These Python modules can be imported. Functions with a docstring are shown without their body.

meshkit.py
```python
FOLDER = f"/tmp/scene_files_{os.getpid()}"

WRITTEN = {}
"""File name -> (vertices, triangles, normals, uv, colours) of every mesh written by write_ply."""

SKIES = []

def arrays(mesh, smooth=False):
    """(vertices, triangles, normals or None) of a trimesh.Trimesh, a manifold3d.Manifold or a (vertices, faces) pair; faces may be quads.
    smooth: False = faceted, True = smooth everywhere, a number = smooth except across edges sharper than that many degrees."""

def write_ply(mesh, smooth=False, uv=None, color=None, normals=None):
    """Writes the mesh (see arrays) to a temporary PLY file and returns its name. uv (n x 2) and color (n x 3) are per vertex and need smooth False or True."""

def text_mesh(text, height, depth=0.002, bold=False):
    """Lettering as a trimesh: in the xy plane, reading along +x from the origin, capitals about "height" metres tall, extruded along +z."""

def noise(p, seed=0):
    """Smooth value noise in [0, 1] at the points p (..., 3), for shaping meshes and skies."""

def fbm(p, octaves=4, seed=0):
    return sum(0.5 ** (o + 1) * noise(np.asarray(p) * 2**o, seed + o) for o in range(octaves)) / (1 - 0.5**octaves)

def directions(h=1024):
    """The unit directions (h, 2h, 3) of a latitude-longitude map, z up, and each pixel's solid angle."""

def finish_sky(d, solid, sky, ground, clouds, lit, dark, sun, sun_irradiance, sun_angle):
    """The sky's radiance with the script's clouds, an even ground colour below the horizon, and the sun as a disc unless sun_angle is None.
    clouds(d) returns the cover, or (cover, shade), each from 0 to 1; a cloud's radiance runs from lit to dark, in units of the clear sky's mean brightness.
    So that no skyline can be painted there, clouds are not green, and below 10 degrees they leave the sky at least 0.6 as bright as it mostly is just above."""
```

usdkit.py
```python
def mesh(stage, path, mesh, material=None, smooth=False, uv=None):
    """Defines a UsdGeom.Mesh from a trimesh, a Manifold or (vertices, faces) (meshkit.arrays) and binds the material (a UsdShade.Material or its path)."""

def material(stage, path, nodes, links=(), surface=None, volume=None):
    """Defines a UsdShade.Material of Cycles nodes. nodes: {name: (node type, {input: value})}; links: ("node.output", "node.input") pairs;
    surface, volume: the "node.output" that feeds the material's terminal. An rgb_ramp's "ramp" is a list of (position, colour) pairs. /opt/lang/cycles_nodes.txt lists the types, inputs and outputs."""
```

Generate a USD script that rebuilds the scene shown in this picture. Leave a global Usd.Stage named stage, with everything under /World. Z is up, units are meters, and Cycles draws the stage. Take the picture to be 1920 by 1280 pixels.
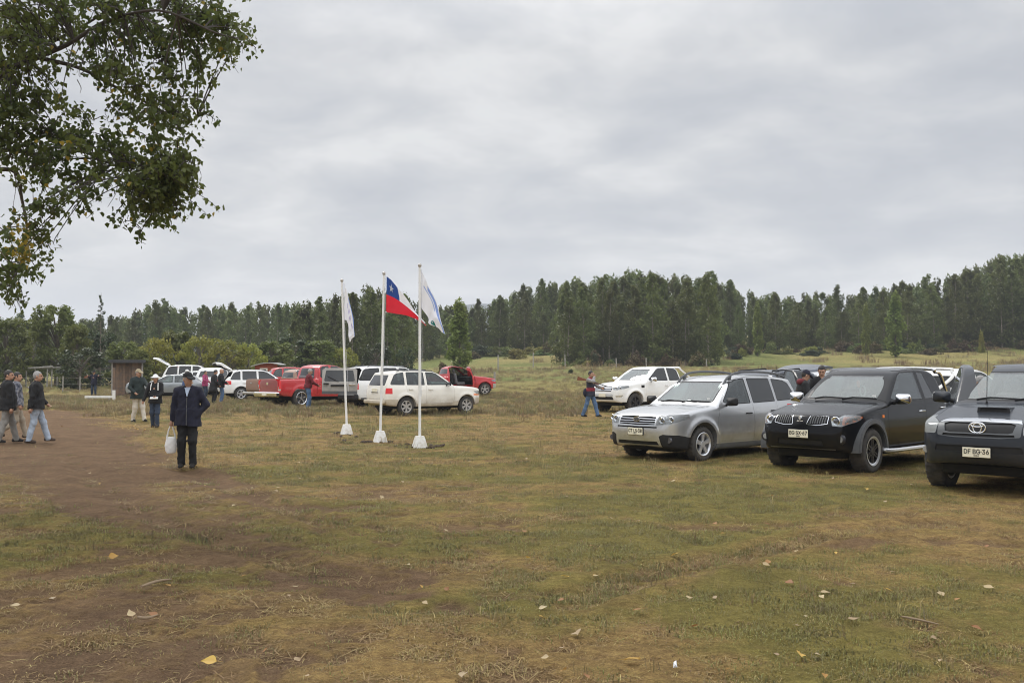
import math
import numpy as np
import trimesh, manifold3d, shapely, usdkit, meshkit
from manifold3d import Manifold, CrossSection
from shapely.geometry import Polygon
from scipy.ndimage import map_coordinates, gaussian_filter
from pxr import Usd, UsdGeom, UsdLux, UsdShade, Sdf, Gf, Vt

stage = Usd.Stage.CreateInMemory()
UsdGeom.SetStageUpAxis(stage, UsdGeom.Tokens.z)
UsdGeom.Xform.Define(stage, '/World')
PI = math.pi

# ------------------------------------------------------------------ camera, sky, sun, exposure
F, YH, EYE = 1900.0, 691.0, 1.70            # focal length and horizon row in pixels of a 1920 wide picture, eye height in metres
PITCH = math.atan((YH - 640) / F)
cam = UsdGeom.Camera.Define(stage, '/World/camera')
cam.CreateHorizontalApertureAttr(36.0)
cam.CreateVerticalApertureAttr(24.0)
cam.CreateFocalLengthAttr(36.0 * F / 1920)
cam.CreateClippingRangeAttr(Gf.Vec2f(0.1, 20000))
cam.AddTranslateOp().Set(Gf.Vec3d(0, 0, EYE))
cam.AddRotateXOp().Set(90 + math.degrees(PITCH))
cam.CreateExposureAttr(0.56)

SUN_EL, SUN_ROT = math.radians(48), math.radians(-35)
SKY_STRENGTH = 0.10
dome = UsdLux.DomeLight.Define(stage, '/World/sky')
dome.GetPrim().SetCustomDataByKey('label', 'grey overcast sky with soft layered cloud')
dome.GetPrim().SetCustomDataByKey('category', 'sky')
dome.GetPrim().SetCustomDataByKey('kind', 'structure')
usdkit.material(stage, '/World/Looks/sky_look', {
    'sky': ('sky_texture', {'sky_type': 'single_scattering', 'sun_disc': False, 'sun_elevation': SUN_EL, 'sun_rotation': SUN_ROT, 'air_density': 1.0, 'aerosol_density': 3.0}),
    'tc': ('texture_coordinate', {}),
    'sep': ('separate_xyz', {}),
    'zz': ('math', {'math_type': 'maximum', 'value2': 0.0}),
    'zo': ('math', {'math_type': 'add', 'value2': 0.24}),
    'dx': ('math', {'math_type': 'divide'}), 'dy': ('math', {'math_type': 'divide'}),
    'flat': ('combine_xyz', {'z': 0.0}),
    'map1': ('mapping', {'location': (3.1, 1.7, 0.0), 'scale': (1.1, 1.2, 1.0)}),
    'n1': ('noise_texture', {'scale': 1.1, 'detail': 6.0, 'roughness': 0.55, 'distortion': 0.35}),
    'n2': ('noise_texture', {'scale': 2.6, 'detail': 6.0, 'roughness': 0.55, 'distortion': 0.3}),
    'mixn': ('math', {'math_type': 'multiply_add', 'value2': 0.75}),
    'rng': ('math', {'math_type': 'multiply', 'value2': 0.572}),
    'ramp': ('rgb_ramp', {'ramp': [(0.0, (3.0, 3.14, 3.4)), (0.40, (3.35, 3.5, 3.8)), (0.47, (3.75, 3.88, 4.12)), (0.53, (4.3, 4.38, 4.52)), (0.60, (5.2, 5.22, 5.25)), (1.0, (6.0, 6.0, 5.95))]}),
    'hg': ('map_range', {'from_min': 0.0, 'from_max': 0.16, 'to_min': 0.55, 'to_max': 0.0, 'clamp': True}),
    'hz': ('mix', {'color2': (4.3, 4.45, 4.7)}),
    'zen': ('map_range', {'from_min': 0.30, 'from_max': 1.0, 'to_min': 1.0, 'to_max': 3.1, 'clamp': True}),
    'zm': ('vector_math', {'math_type': 'scale'}),
    'cover': ('mix', {'fac': 0.965}),
    'bg': ('background_shader', {'strength': SKY_STRENGTH}),
}, [('tc.generated', 'sep.vector'), ('sep.z', 'zz.value1'), ('zz.value', 'zo.value1'), ('sep.x', 'dx.value1'), ('zo.value', 'dx.value2'),
    ('sep.y', 'dy.value1'), ('zo.value', 'dy.value2'), ('dx.value', 'flat.x'), ('dy.value', 'flat.y'), ('flat.vector', 'map1.vector'),
    ('map1.vector', 'n1.vector'), ('map1.vector', 'n2.vector'), ('n2.fac', 'mixn.value1'), ('n1.fac', 'mixn.value3'), ('mixn.value', 'rng.value1'),
    ('rng.value', 'ramp.fac'), ('ramp.color', 'hz.color1'), ('sep.z', 'hg.value'), ('hg.result', 'hz.fac'),
    ('hz.color', 'zm.vector1'), ('sep.z', 'zen.value'), ('zen.result', 'zm.scale'),
    ('sky.color', 'cover.color1'), ('zm.vector', 'cover.color2'), ('cover.color', 'bg.color')], surface='bg.background')
UsdShade.MaterialBindingAPI.Apply(dome.GetPrim()).Bind(UsdShade.Material.Get(stage, '/World/Looks/sky_look'))

sun = UsdLux.DistantLight.Define(stage, '/World/sun')
sun.CreateIntensityAttr(0.40)
sun.CreateAngleAttr(25.0)
sun.CreateNormalizeAttr(True)
sun.CreateColorAttr(Gf.Vec3f(1.0, 0.965, 0.91))
sun.AddRotateZOp().Set(-math.degrees(SUN_ROT))       # the light comes from azimuth SUN_ROT (clockwise from +y)
sun.AddRotateXOp().Set(-(90 - math.degrees(SUN_EL)))

# ------------------------------------------------------------------ helpers
rng = np.random.default_rng(7)
USED = {}

def numbered(parent, name):
    k = (parent, name); n = USED.get(k, 0); USED[k] = n + 1
    return f'{parent}/{name}' if n == 0 else f'{parent}/{name}_{n:03d}'

def tag(prim, label=None, cat=None, group=None, kind=None):
    for k, v in (('label', label), ('category', cat), ('group', group), ('kind', kind)):
        if v: prim.SetCustomDataByKey(k, v)

def thing(name, label, cat, loc=(0, 0, 0), rotz=0.0, group=None, scale=None, kind=None):
    x = UsdGeom.Xform.Define(stage, numbered('/World', name))
    x.AddTranslateOp().Set(Gf.Vec3d(*map(float, loc)))
    if rotz: x.AddRotateZOp().Set(math.degrees(rotz))
    if scale is not None: x.AddScaleOp().Set(Gf.Vec3f(*map(float, scale)))
    tag(x.GetPrim(), label, cat, group, kind)
    return str(x.GetPath())

def xf(name, parent, loc=(0, 0, 0), rotz=0.0):
    x = UsdGeom.Xform.Define(stage, numbered(parent, name))
    x.AddTranslateOp().Set(Gf.Vec3d(*map(float, loc)))
    if rotz: x.AddRotateZOp().Set(math.degrees(rotz))
    return str(x.GetPath())

def copy_of(src, name, label, cat, loc, rotz=0.0, group=None, scale=(1, 1, 1)):
    x = UsdGeom.Xform.Define(stage, numbered('/World', name))
    x.AddTranslateOp().Set(Gf.Vec3d(*map(float, loc))); x.AddRotateZOp().Set(math.degrees(rotz)); x.AddScaleOp().Set(Gf.Vec3f(*map(float, scale)))
    p = x.GetPrim(); p.GetReferences().AddInternalReference(src); p.SetInstanceable(True)
    tag(p, label, cat, group)
    return str(x.GetPath())

def split_smooth(v, f, deg):
    """Corner normals averaged over the faces round a vertex that lie within DEG of the corner's own face; vertices are split where they differ."""
    e = np.cross(v[f[:, 1]] - v[f[:, 0]], v[f[:, 2]] - v[f[:, 0]])
    L = np.linalg.norm(e, axis=1); ok = L > 1e-14
    f, e, L = f[ok], e[ok], L[ok]
    n = e / L[:, None]
    vert = f.ravel(); face = np.repeat(np.arange(len(f)), 3)
    o = np.argsort(vert, kind='stable'); vs, fs = vert[o], face[o]
    start = np.searchsorted(vs, np.arange(len(v) + 1)); cnt = np.diff(start)
    acc = np.zeros((len(vs), 3)); c = math.cos(math.radians(deg)); pos = np.arange(len(vs)) - start[vs]
    for s in range(int(cnt.max()) if len(cnt) else 0):
        m = s < cnt[vs]
        other = fs[start[vs[m]] + (pos[m] + s) % cnt[vs[m]]]
        good = (n[fs[m]] * n[other]).sum(1) > c
        acc[np.nonzero(m)[0][good]] += e[other[good]]
    acc /= np.maximum(np.linalg.norm(acc, axis=1, keepdims=True), 1e-30)
    key = np.c_[vs, np.round(acc * 200).astype(np.int64)]
    _, first, inv = np.unique(key, axis=0, return_index=True, return_inverse=True)
    newf = np.empty(len(vs), int); newf[o] = inv.ravel()
    return v[vs[first]], newf.reshape(-1, 3), acc[first]

def arr(mesh):
    v, f, _ = meshkit.arrays(mesh, False)
    return np.asarray(v, float), np.asarray(f, int)

def obj(name, mesh, material, parent='/World', smooth=None, label=None, cat=None, group=None, kind=None, primvars=None, up=None):
    if isinstance(mesh, list): mesh = join(mesh)
    v, f = arr(mesh)
    path = numbered(parent, name)
    m = UsdGeom.Mesh.Define(stage, path)
    nn = None
    if smooth and len(f): v, f, nn = split_smooth(v, f, smooth)
    if up:       # grass: the blades of a tuft are lit as the tuft is
        nn = np.c_[v[:, 0] * up, v[:, 1] * up, np.ones(len(v))]; nn /= np.linalg.norm(nn, axis=1, keepdims=True)
    m.CreatePointsAttr(Vt.Vec3fArray.FromNumpy(v.astype(np.float32)))
    m.CreateFaceVertexCountsAttr(Vt.IntArray.FromNumpy(np.full(len(f), 3, np.int32)))
    m.CreateFaceVertexIndicesAttr(Vt.IntArray.FromNumpy(f.astype(np.int32).ravel()))
    m.CreateSubdivisionSchemeAttr('none')
    if nn is not None:
        m.CreateNormalsAttr(Vt.Vec3fArray.FromNumpy(nn.astype(np.float32))); m.SetNormalsInterpolation('vertex')
    for k, a in (primvars or {}).items():
        UsdGeom.PrimvarsAPI(m).CreatePrimvar(k, Sdf.ValueTypeNames.FloatArray, 'vertex').Set(Vt.FloatArray.FromNumpy(np.asarray(a, np.float32)))
    UsdShade.MaterialBindingAPI.Apply(m.GetPrim()).Bind(UsdShade.Material.Get(stage, '/World/Looks/' + material))
    tag(m.GetPrim(), label, cat, group, kind)
    return path

def join(ms):
    vs, fs, n = [], [], 0
    for m in ms:
        v, f = arr(m); vs.append(v); fs.append(f + n); n += len(v)
    return np.vstack(vs), np.vstack(fs)

def moved(mesh, loc=(0, 0, 0), rot=None):
    v, f = arr(mesh)
    if rot is not None: v = v @ np.asarray(rot).T
    return v + np.asarray(loc, float), f

def Rz(a): c, s = math.cos(a), math.sin(a); return np.array([[c, -s, 0], [s, c, 0], [0, 0, 1.0]])
def Rx(a): c, s = math.cos(a), math.sin(a); return np.array([[1.0, 0, 0], [0, c, -s], [0, s, c]])
def Ry(a): c, s = math.cos(a), math.sin(a); return np.array([[c, 0, s], [0, 1.0, 0], [-s, 0, c]])

def box(x0, x1, y0, y1, z0, z1): return Manifold.cube((x1 - x0, y1 - y0, z1 - z0)).translate((x0, y0, z0))

def rbox(x0, x1, y0, y1, z0, z1, r=0.01):
    """A box with chamfered edges."""
    P = []
    for x, sx in ((x0, 1), (x1, -1)):
        for y, sy in ((y0, 1), (y1, -1)):
            for z, sz in ((z0, 1), (z1, -1)):
                P += [(x, y + sy * r, z + sz * r), (x + sx * r, y, z + sz * r), (x + sx * r, y + sy * r, z)]
    return Manifold.hull_points(np.array(P))

def ball(p, r, n=12): return Manifold.sphere(r, n).translate(tuple(map(float, p)))

def rod(points, radii, n=8):
    """Hulls of balls along a chain, in one solid."""
    points = np.asarray(points, float); radii = np.broadcast_to(radii, len(points))
    bs = [ball(p, r, n) for p, r in zip(points, radii)]
    return Manifold.batch_boolean([Manifold.batch_hull([a, b]) for a, b in zip(bs, bs[1:])], manifold3d.OpType.Add)

def tube(points, radii, sides=6):
    p = np.asarray(points, float); r = np.broadcast_to(radii, len(p))
    t = np.gradient(p, axis=0); t /= np.linalg.norm(t, axis=1, keepdims=True) + 1e-12
    a = np.zeros_like(p); ref = np.array([0, 0, 1.0]) if abs(t[0, 2]) < 0.9 else np.array([1.0, 0, 0])
    for i in range(len(p)):
        ref = ref - t[i] * (ref @ t[i]); ref /= np.linalg.norm(ref) + 1e-12; a[i] = ref
    b = np.cross(t, a); ang = np.arange(sides) * 2 * PI / sides
    v = (p[:, None] + r[:, None, None] * (np.cos(ang)[None, :, None] * a[:, None] + np.sin(ang)[None, :, None] * b[:, None])).reshape(-1, 3)
    i, j = np.meshgrid(np.arange(len(p) - 1), np.arange(sides), indexing='ij')
    q = np.stack([i * sides + j, i * sides + (j + 1) % sides, (i + 1) * sides + (j + 1) % sides, (i + 1) * sides + j], -1).reshape(-1, 4)
    f = np.vstack([q[:, [0, 1, 2]], q[:, [0, 2, 3]]])
    n = len(v); v = np.vstack([v, p[:1], p[-1:]])
    k = np.arange(sides); k2 = (k + 1) % sides; o = (len(p) - 1) * sides
    f = np.vstack([f, np.c_[k2, k, np.full(sides, n)], np.c_[o + k, o + k2, np.full(sides, n + 1)]])
    return v, f

def spline(points, n):
    """Catmull-Rom through the points."""
    p = np.asarray(points, float); p = np.vstack([2 * p[0] - p[1], p, 2 * p[-1] - p[-2]])
    out = []; seg = len(p) - 3; ts = np.linspace(0, seg, n)
    for t in ts:
        i = min(int(t), seg - 1); u = t - i
        a, b, c, d = p[i:i + 4]
        out.append(0.5 * (2 * b + (c - a) * u + (2 * a - 5 * b + 4 * c - d) * u * u + (3 * b - a - 3 * c + d) * u ** 3))
    return np.array(out)

def poly_prism_y(pts, y0, y1):
    """A prism along y of a polygon given in (x, z)."""
    return Manifold.extrude(CrossSection([orient(pts)]), y1 - y0).transform(np.array([[1, 0, 0, 0], [0, 0, -1.0, y1], [0, 1.0, 0, 0]]))

def poly_prism_x(pts, x0, x1):
    """A prism along x of a polygon given in (y, z)."""
    return Manifold.extrude(CrossSection([orient(pts)]), x1 - x0).transform(np.array([[0, 0, 1.0, x0], [1.0, 0, 0, 0], [0, 1.0, 0, 0]]))

def poly_prism_z(pts, z0, z1):
    return Manifold.extrude(CrossSection([orient(pts)]), z1 - z0).translate((0, 0, z0))

def orient(pts):
    p = Polygon(pts)
    if not p.is_valid: p = p.buffer(0)
    return np.array(shapely.geometry.polygon.orient(p, 1.0).exterior.coords)[:-1]

def rounded(pts, r):
    p = Polygon(pts).buffer(-r, join_style=1).buffer(r, quad_segs=4)
    return list(np.array(p.exterior.coords)[:-1])

def grown(pts, d):
    return list(np.array(Polygon(pts).buffer(d, join_style=2).exterior.coords)[:-1])

def ss(a, b, x):
    t = np.clip((np.asarray(x, float) - a) / (b - a), 0, 1); return t * t * (3 - 2 * t)

# pixels of the 1920 x 1280 photograph to the place
_fw = np.array([0, math.cos(PITCH), math.sin(PITCH)]); _up = np.array([0, -math.sin(PITCH), math.cos(PITCH)])
def ray(px, py):
    d = _fw + (px - 960) / F * np.array([1.0, 0, 0]) + (640 - py) / F * _up
    return d / d[1]
def at(px, py, Y):
    return np.array([0, 0, EYE]) + ray(px, py) * Y
def gp(px, py):
    d = ray(px, py); return np.array([d[0], d[1], 0]) * (-EYE / d[2])

# terrain
_gu = np.array([-0.8, -0.5, -0.25, -0.12, -0.03, 0.05, 0.25, 0.5, 0.8]); _gv = np.array([0.15, 0.15, 0.3, 0.45, 0.9, 1.0, 1.0, 1.2, 1.3])
def zt(X, Y):
    X, Y = np.asarray(X, float), np.asarray(Y, float)
    D = np.maximum(Y, 1.0)
    g = np.interp(np.clip(X / D, -0.8, 0.8), _gu, _gv)
    z = g * (2.1 * ss(45, 140, Y) + 2.9 * ss(138, 180, Y) + 6.0 * ss(185, 290, Y))
    p = np.stack([X, Y, np.zeros_like(X)], -1)
    far = ss(25, 60, np.hypot(X, Y))
    z = z + far * 0.35 * (meshkit.fbm(p * 0.06, 3, 5) - 0.5) * np.minimum(1, D / 100)
    return z + 0.05 * (meshkit.fbm(p * 0.9, 3, 9) - 0.5) * (1 - far)

def surface_nets(fn, lo, hi, h, level=0.0, steps=3, grid=None):
    """The smooth closed surface fn = level on a grid of step h; fn takes (n, 3) points. Vertices are pulled onto the surface."""
    lo = np.asarray(lo, float); n = np.ceil((np.asarray(hi) - lo) / h).astype(int) + 1
    if grid is None:
        ax = [lo[k] + h * np.arange(n[k]) for k in range(3)]
        G = np.stack(np.meshgrid(*ax, indexing='ij'), -1).reshape(-1, 3)
        grid = fn(G).reshape(n)
    A = grid - level
    A = np.where(A == 0, 1e-9, A); s = A < 0
    nx, ny, nz = A.shape
    tot = np.zeros((nx - 1, ny - 1, nz - 1, 3)); cnt = np.zeros((nx - 1, ny - 1, nz - 1))
    for ax in range(3):
        o1, o2 = [k for k in range(3) if k != ax]
        for b in (0, 1):
            for c in (0, 1):
                sl = [slice(0, -1)] * 3; sh = [0, 0, 0]; sh[o1] = b; sh[o2] = c
                i0 = [slice(sh[k], A.shape[k] - 1 + sh[k]) for k in range(3)]; i1 = list(i0); i1[ax] = slice(1, A.shape[ax])
                i0[ax] = slice(0, A.shape[ax] - 1)
                a0, a1 = A[tuple(i0)], A[tuple(i1)]
                cr = (a0 < 0) != (a1 < 0)
                t = np.where(cr, a0 / np.where(cr, a0 - a1, 1), 0)
                off = np.zeros(tot.shape); off[..., ax] = t; off[..., o1] = b; off[..., o2] = c
                tot += off * cr[..., None]; cnt += cr
    act = cnt > 0
    idx = np.full(act.shape, -1); idx[act] = np.arange(act.sum())
    cell = np.stack(np.nonzero(act), -1)
    V = lo + h * (cell + tot[act] / cnt[act][:, None])
    faces = []
    for ax in range(3):
        o1, o2 = (ax + 1) % 3, (ax + 2) % 3
        i0 = [slice(1, A.shape[k] - 1) for k in range(3)]; i0[ax] = slice(0, A.shape[ax] - 1)
        i1 = list(i0); i1[ax] = slice(1, A.shape[ax])
        a0, a1 = s[tuple(i0)], s[tuple(i1)]
        e = np.stack(np.nonzero(a0 != a1), -1)
        if not len(e): continue
        base = e.copy(); base[:, o1] += 1; base[:, o2] += 1
        flip = a1[tuple(e.T)]
        def cid(d1, d2):
            q = base.copy(); q[:, o1] += d1; q[:, o2] += d2; return idx[tuple(q.T)]
        q = np.stack([cid(-1, -1), cid(0, -1), cid(0, 0), cid(-1, 0)], -1)
        q[flip] = q[flip][:, ::-1]
        faces.append(q)
    q = np.vstack(faces)
    d1 = np.linalg.norm(V[q[:, 0]] - V[q[:, 2]], axis=1); d2 = np.linalg.norm(V[q[:, 1]] - V[q[:, 3]], axis=1)
    w = d1 <= d2
    f = np.vstack([q[w][:, [0, 1, 2]], q[w][:, [0, 2, 3]], q[~w][:, [1, 2, 3]], q[~w][:, [1, 3, 0]]])
    e = h * 0.2
    for _ in range(steps):
        v0 = fn(V) - level
        g = np.stack([fn(V + e * np.eye(3)[k]) - fn(V - e * np.eye(3)[k]) for k in range(3)], -1) / (2 * e)
        g2 = (g * g).sum(1)
        step = -(v0 / np.maximum(g2, 0.15))[:, None] * g
        L = np.linalg.norm(step, axis=1, keepdims=True)
        V = V + step * np.minimum(1, 0.5 * h / np.maximum(L, 1e-12))
    return V, f

def solid(mesh):
    v, f = mesh
    m = Manifold(manifold3d.Mesh(np.asarray(v, np.float32), np.asarray(f, np.uint32)))
    if m.status() != manifold3d.Error.NoError: raise RuntimeError(f'not a solid: {m.status()}')
    return m

def smin(a, b, k):
    h = np.maximum(k - np.abs(a - b), 0); return np.minimum(a, b) - h * h / (4 * k)
def smax(a, b, k):
    h = np.maximum(k - np.abs(a - b), 0); return np.maximum(a, b) + h * h / (4 * k)

def d_cone(p, a, b, ra, rb):
    """Distance to a tapered capsule."""
    a, b = np.asarray(a, float), np.asarray(b, float)
    d = b - a; t = np.clip(((p - a) @ d) / (d @ d + 1e-12), 0, 1)
    return np.linalg.norm(p - a - t[:, None] * d, axis=1) - (ra + (rb - ra) * t)

def d_ell(p, c, r, R=None):
    q = p - np.asarray(c, float)
    if R is not None: q = q @ R
    r = np.asarray(r, float)
    k0 = np.linalg.norm(q / r, axis=1); k1 = np.linalg.norm(q / (r * r), axis=1)
    return k0 * (k0 - 1) / np.maximum(k1, 1e-9)

# ------------------------------------------------------------------ materials
MATS = set()
def mat(name, color, rough=0.6, metallic=0.0, coat=0.0, var=0.0, vscale=6.0, color2=None, bump=0.0, bscale=60.0, spec=0.5, per_object=0.0, obj_coords=True, sheen=0.0, detail=4.0):
    if name in MATS: return name
    MATS.add(name)
    nodes = {'p': ('principled_bsdf', {'base_color': color, 'roughness': rough, 'metallic': metallic, 'coat_weight': coat, 'specular_ior_level': spec, 'sheen_weight': sheen}), 'tc': ('texture_coordinate', {})}
    links = []; src = None
    co = 'tc.object' if obj_coords else 'geo.position'
    if not obj_coords: nodes['geo'] = ('geometry', {})
    if var or color2 is not None:
        c2 = color2 if color2 is not None else tuple(c * (1 - var) for c in color)
        nodes['n'] = ('noise_texture', {'scale': vscale, 'detail': detail, 'roughness': 0.6})
        nodes['st'] = ('map_range', {'from_min': 0.35, 'from_max': 0.65, 'clamp': True})
        nodes['m'] = ('mix', {'color1': color, 'color2': c2})
        links += [(co, 'n.vector'), ('n.fac', 'st.value'), ('st.result', 'm.fac')]; src = 'm.color'
    if per_object:
        nodes['oi'] = ('object_info', {}); nodes['pr'] = ('map_range', {'to_min': 1 - per_object, 'to_max': 1 + per_object})
        nodes['hs'] = ('hsv', {'color': color})
        links += [('oi.random', 'pr.value'), ('pr.result', 'hs.value')]
        if src: links.append((src, 'hs.color'))
        src = 'hs.color'
    if src: links.append((src, 'p.base_color'))
    if bump:
        nodes['bn'] = ('noise_texture', {'scale': bscale, 'detail': 4.0}); nodes['b'] = ('bump', {'strength': bump, 'distance': 0.02})
        links += [(co, 'bn.vector'), ('bn.fac', 'b.height'), ('b.normal', 'p.normal')]
    usdkit.material(stage, '/World/Looks/' + name, nodes, links, surface='p.BSDF')
    return name

def leaf_mat(name, c1, c2, per_object=0.2, vscale=0.5, trans=0.35, rough=0.5, hue=0.0, by_leaf=0.3, upright=False):
    """Foliage: two tones by place, a change from tree to tree and from leaf to leaf, some light through."""
    nodes = {'geo': ('geometry', {}), 'n': ('noise_texture', {'scale': vscale, 'detail': 3.0}), 'st': ('map_range', {'from_min': 0.35, 'from_max': 0.65, 'clamp': True}),
             'm': ('mix', {'color1': c1, 'color2': c2}), 'oi': ('object_info', {}), 'pr': ('map_range', {'to_min': 1 - per_object, 'to_max': 1 + per_object}),
             'ph': ('map_range', {'to_min': 0.5 - hue, 'to_max': 0.5 + hue}),
             'ri': ('map_range', {'to_min': 1 - by_leaf, 'to_max': 1 + by_leaf}), 'mu': ('math', {'math_type': 'multiply'}), 'hs': ('hsv', {}),
             'p': ('principled_bsdf', {'roughness': rough, 'specular_ior_level': 0.35}), 't': ('translucent_bsdf', {}), 'x': ('mix_closure', {'fac': trans})}
    links = [('geo.position', 'n.vector'), ('n.fac', 'st.value'), ('st.result', 'm.fac'), ('m.color', 'hs.color'), ('oi.random', 'pr.value'), ('oi.random', 'ph.value'), ('ph.result', 'hs.hue'),
             ('geo.random_per_island', 'ri.value'), ('pr.result', 'mu.value1'), ('ri.result', 'mu.value2'), ('mu.value', 'hs.value'), ('hs.color', 'p.base_color'), ('hs.color', 't.color'),
             ('p.BSDF', 'x.closure1'), ('t.BSDF', 'x.closure2')]
    if upright:      # thin upright blades shade like the sward they make up
        nodes['up'] = ('combine_xyz', {'x': 0.0, 'y': -0.12, 'z': 1.0}); links += [('up.vector', 'p.normal')]
    usdkit.material(stage, '/World/Looks/' + name, nodes, links, surface='x.closure')
    return name

def glass_mat(name, tint, f0=0.08, rough=0.03, haze=0.0, hazec=(0.42, 0.42, 0.40)):
    """A pane: clear or tinted, mirroring more the more one looks along it; haze is the dust on it."""
    nodes = {'lw': ('layer_weight', {}), 'p5': ('math', {'math_type': 'power', 'value2': 4.0}), 'fr': ('map_range', {'to_min': f0, 'to_max': 1.0}), 't': ('transparent_bsdf', {'color': tint}), 'g': ('glossy_bsdf', {'color': (0.95, 0.97, 1.0), 'roughness': rough}), 'x': ('mix_closure', {}),
             'd': ('diffuse_bsdf', {'color': hazec}), 'y': ('mix_closure', {'fac': haze})}
    usdkit.material(stage, '/World/Looks/' + name, nodes, [('lw.facing', 'p5.value1'), ('p5.value', 'fr.value'), ('fr.result', 'x.fac'), ('t.BSDF', 'x.closure1'), ('g.BSDF', 'x.closure2'), ('x.closure', 'y.closure1'), ('d.BSDF', 'y.closure2')], surface='y.closure')
    return name
# ------------------------------------------------------------------ the ground
def sdist(P, poly):
    """Signed distance (inside negative) of points (n, 2) to a polygon."""
    q = np.asarray(poly, float); a, b = q, np.roll(q, -1, 0)
    best = np.full(len(P), 1e9); inside = np.zeros(len(P), bool)
    for (ax, ay), (bx, by) in zip(a, b):
        dx, dy = bx - ax, by - ay
        t = np.clip(((P[:, 0] - ax) * dx + (P[:, 1] - ay) * dy) / (dx * dx + dy * dy + 1e-12), 0, 1)
        best = np.minimum(best, (P[:, 0] - ax - t * dx) ** 2 + (P[:, 1] - ay - t * dy) ** 2)
        c = (ay > P[:, 1]) != (by > P[:, 1])
        if abs(dy) > 1e-12: inside ^= c & (P[:, 0] < dx * (P[:, 1] - ay) / dy + ax)
    return np.where(inside, -1, 1) * np.sqrt(best)

def ground_poly(pts): return [gp(*p)[:2] for p in pts]
DIRT = [ground_poly(p) for p in (
    [(-260, 775), (95, 768), (150, 772), (205, 787), (255, 812), (300, 836), (335, 866), (400, 888), (480, 912), (560, 940), (600, 972), (540, 968), (450, 940), (370, 925), (300, 905), (290, 925), (340, 960), (430, 990), (520, 1015), (590, 1045), (520, 1062), (410, 1035), (320, 1000), (240, 975), (160, 950), (90, 930), (40, 905), (-20, 885), (-260, 850)],
    [(520, 1062), (640, 1050), (780, 1054), (880, 1062), (820, 1095), (720, 1122), (600, 1128), (530, 1108)],
    [(60, 1125), (200, 1098), (370, 1130), (330, 1162), (200, 1168), (80, 1180)],
    [(-200, 1215), (150, 1192), (430, 1205), (440, 1240), (300, 1290), (-200, 1330)],
    [(470, 1225), (560, 1215), (640, 1235), (560, 1260), (480, 1262)])]
WORN = ground_poly([(-260, 870), (120, 870), (320, 900), (560, 975), (680, 1060), (640, 1150), (480, 1290), (-260, 1300)])
TRACKS = [ground_poly(p) for p in (
    [(1040, 1118), (1180, 1072), (1330, 1040), (1480, 1008), (1640, 985), (1800, 972), (1800, 984), (1660, 1000), (1520, 1026), (1380, 1062), (1240, 1100), (1080, 1135)],
    [(1230, 980), (1400, 976), (1560, 982), (1700, 990), (1700, 1000), (1540, 996), (1400, 992), (1240, 994)],
    [(620, 905), (760, 900), (900, 905), (900, 935), (760, 940), (640, 930)])]
GREEN = [(1230, 1028, 2.4, .7), (1420, 1090, 1.6, .45), (1650, 1130, 2.2, .8), (1000, 960, 3.0, .8), (1330, 1005, 1.2, .4), (330, 1000, .8, .25), (300, 1080, .8, .2), (640, 900, 2.5, 1.2), (1330, 930, 3.0, 1.0), (860, 1010, 2.0, .5), (900, 1120, .8, .3), (40, 1050, .6, .3), (1800, 1240, 1.0, .4), (1000, 1190, .6, .15), (520, 1085, .6, .15)]

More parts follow.
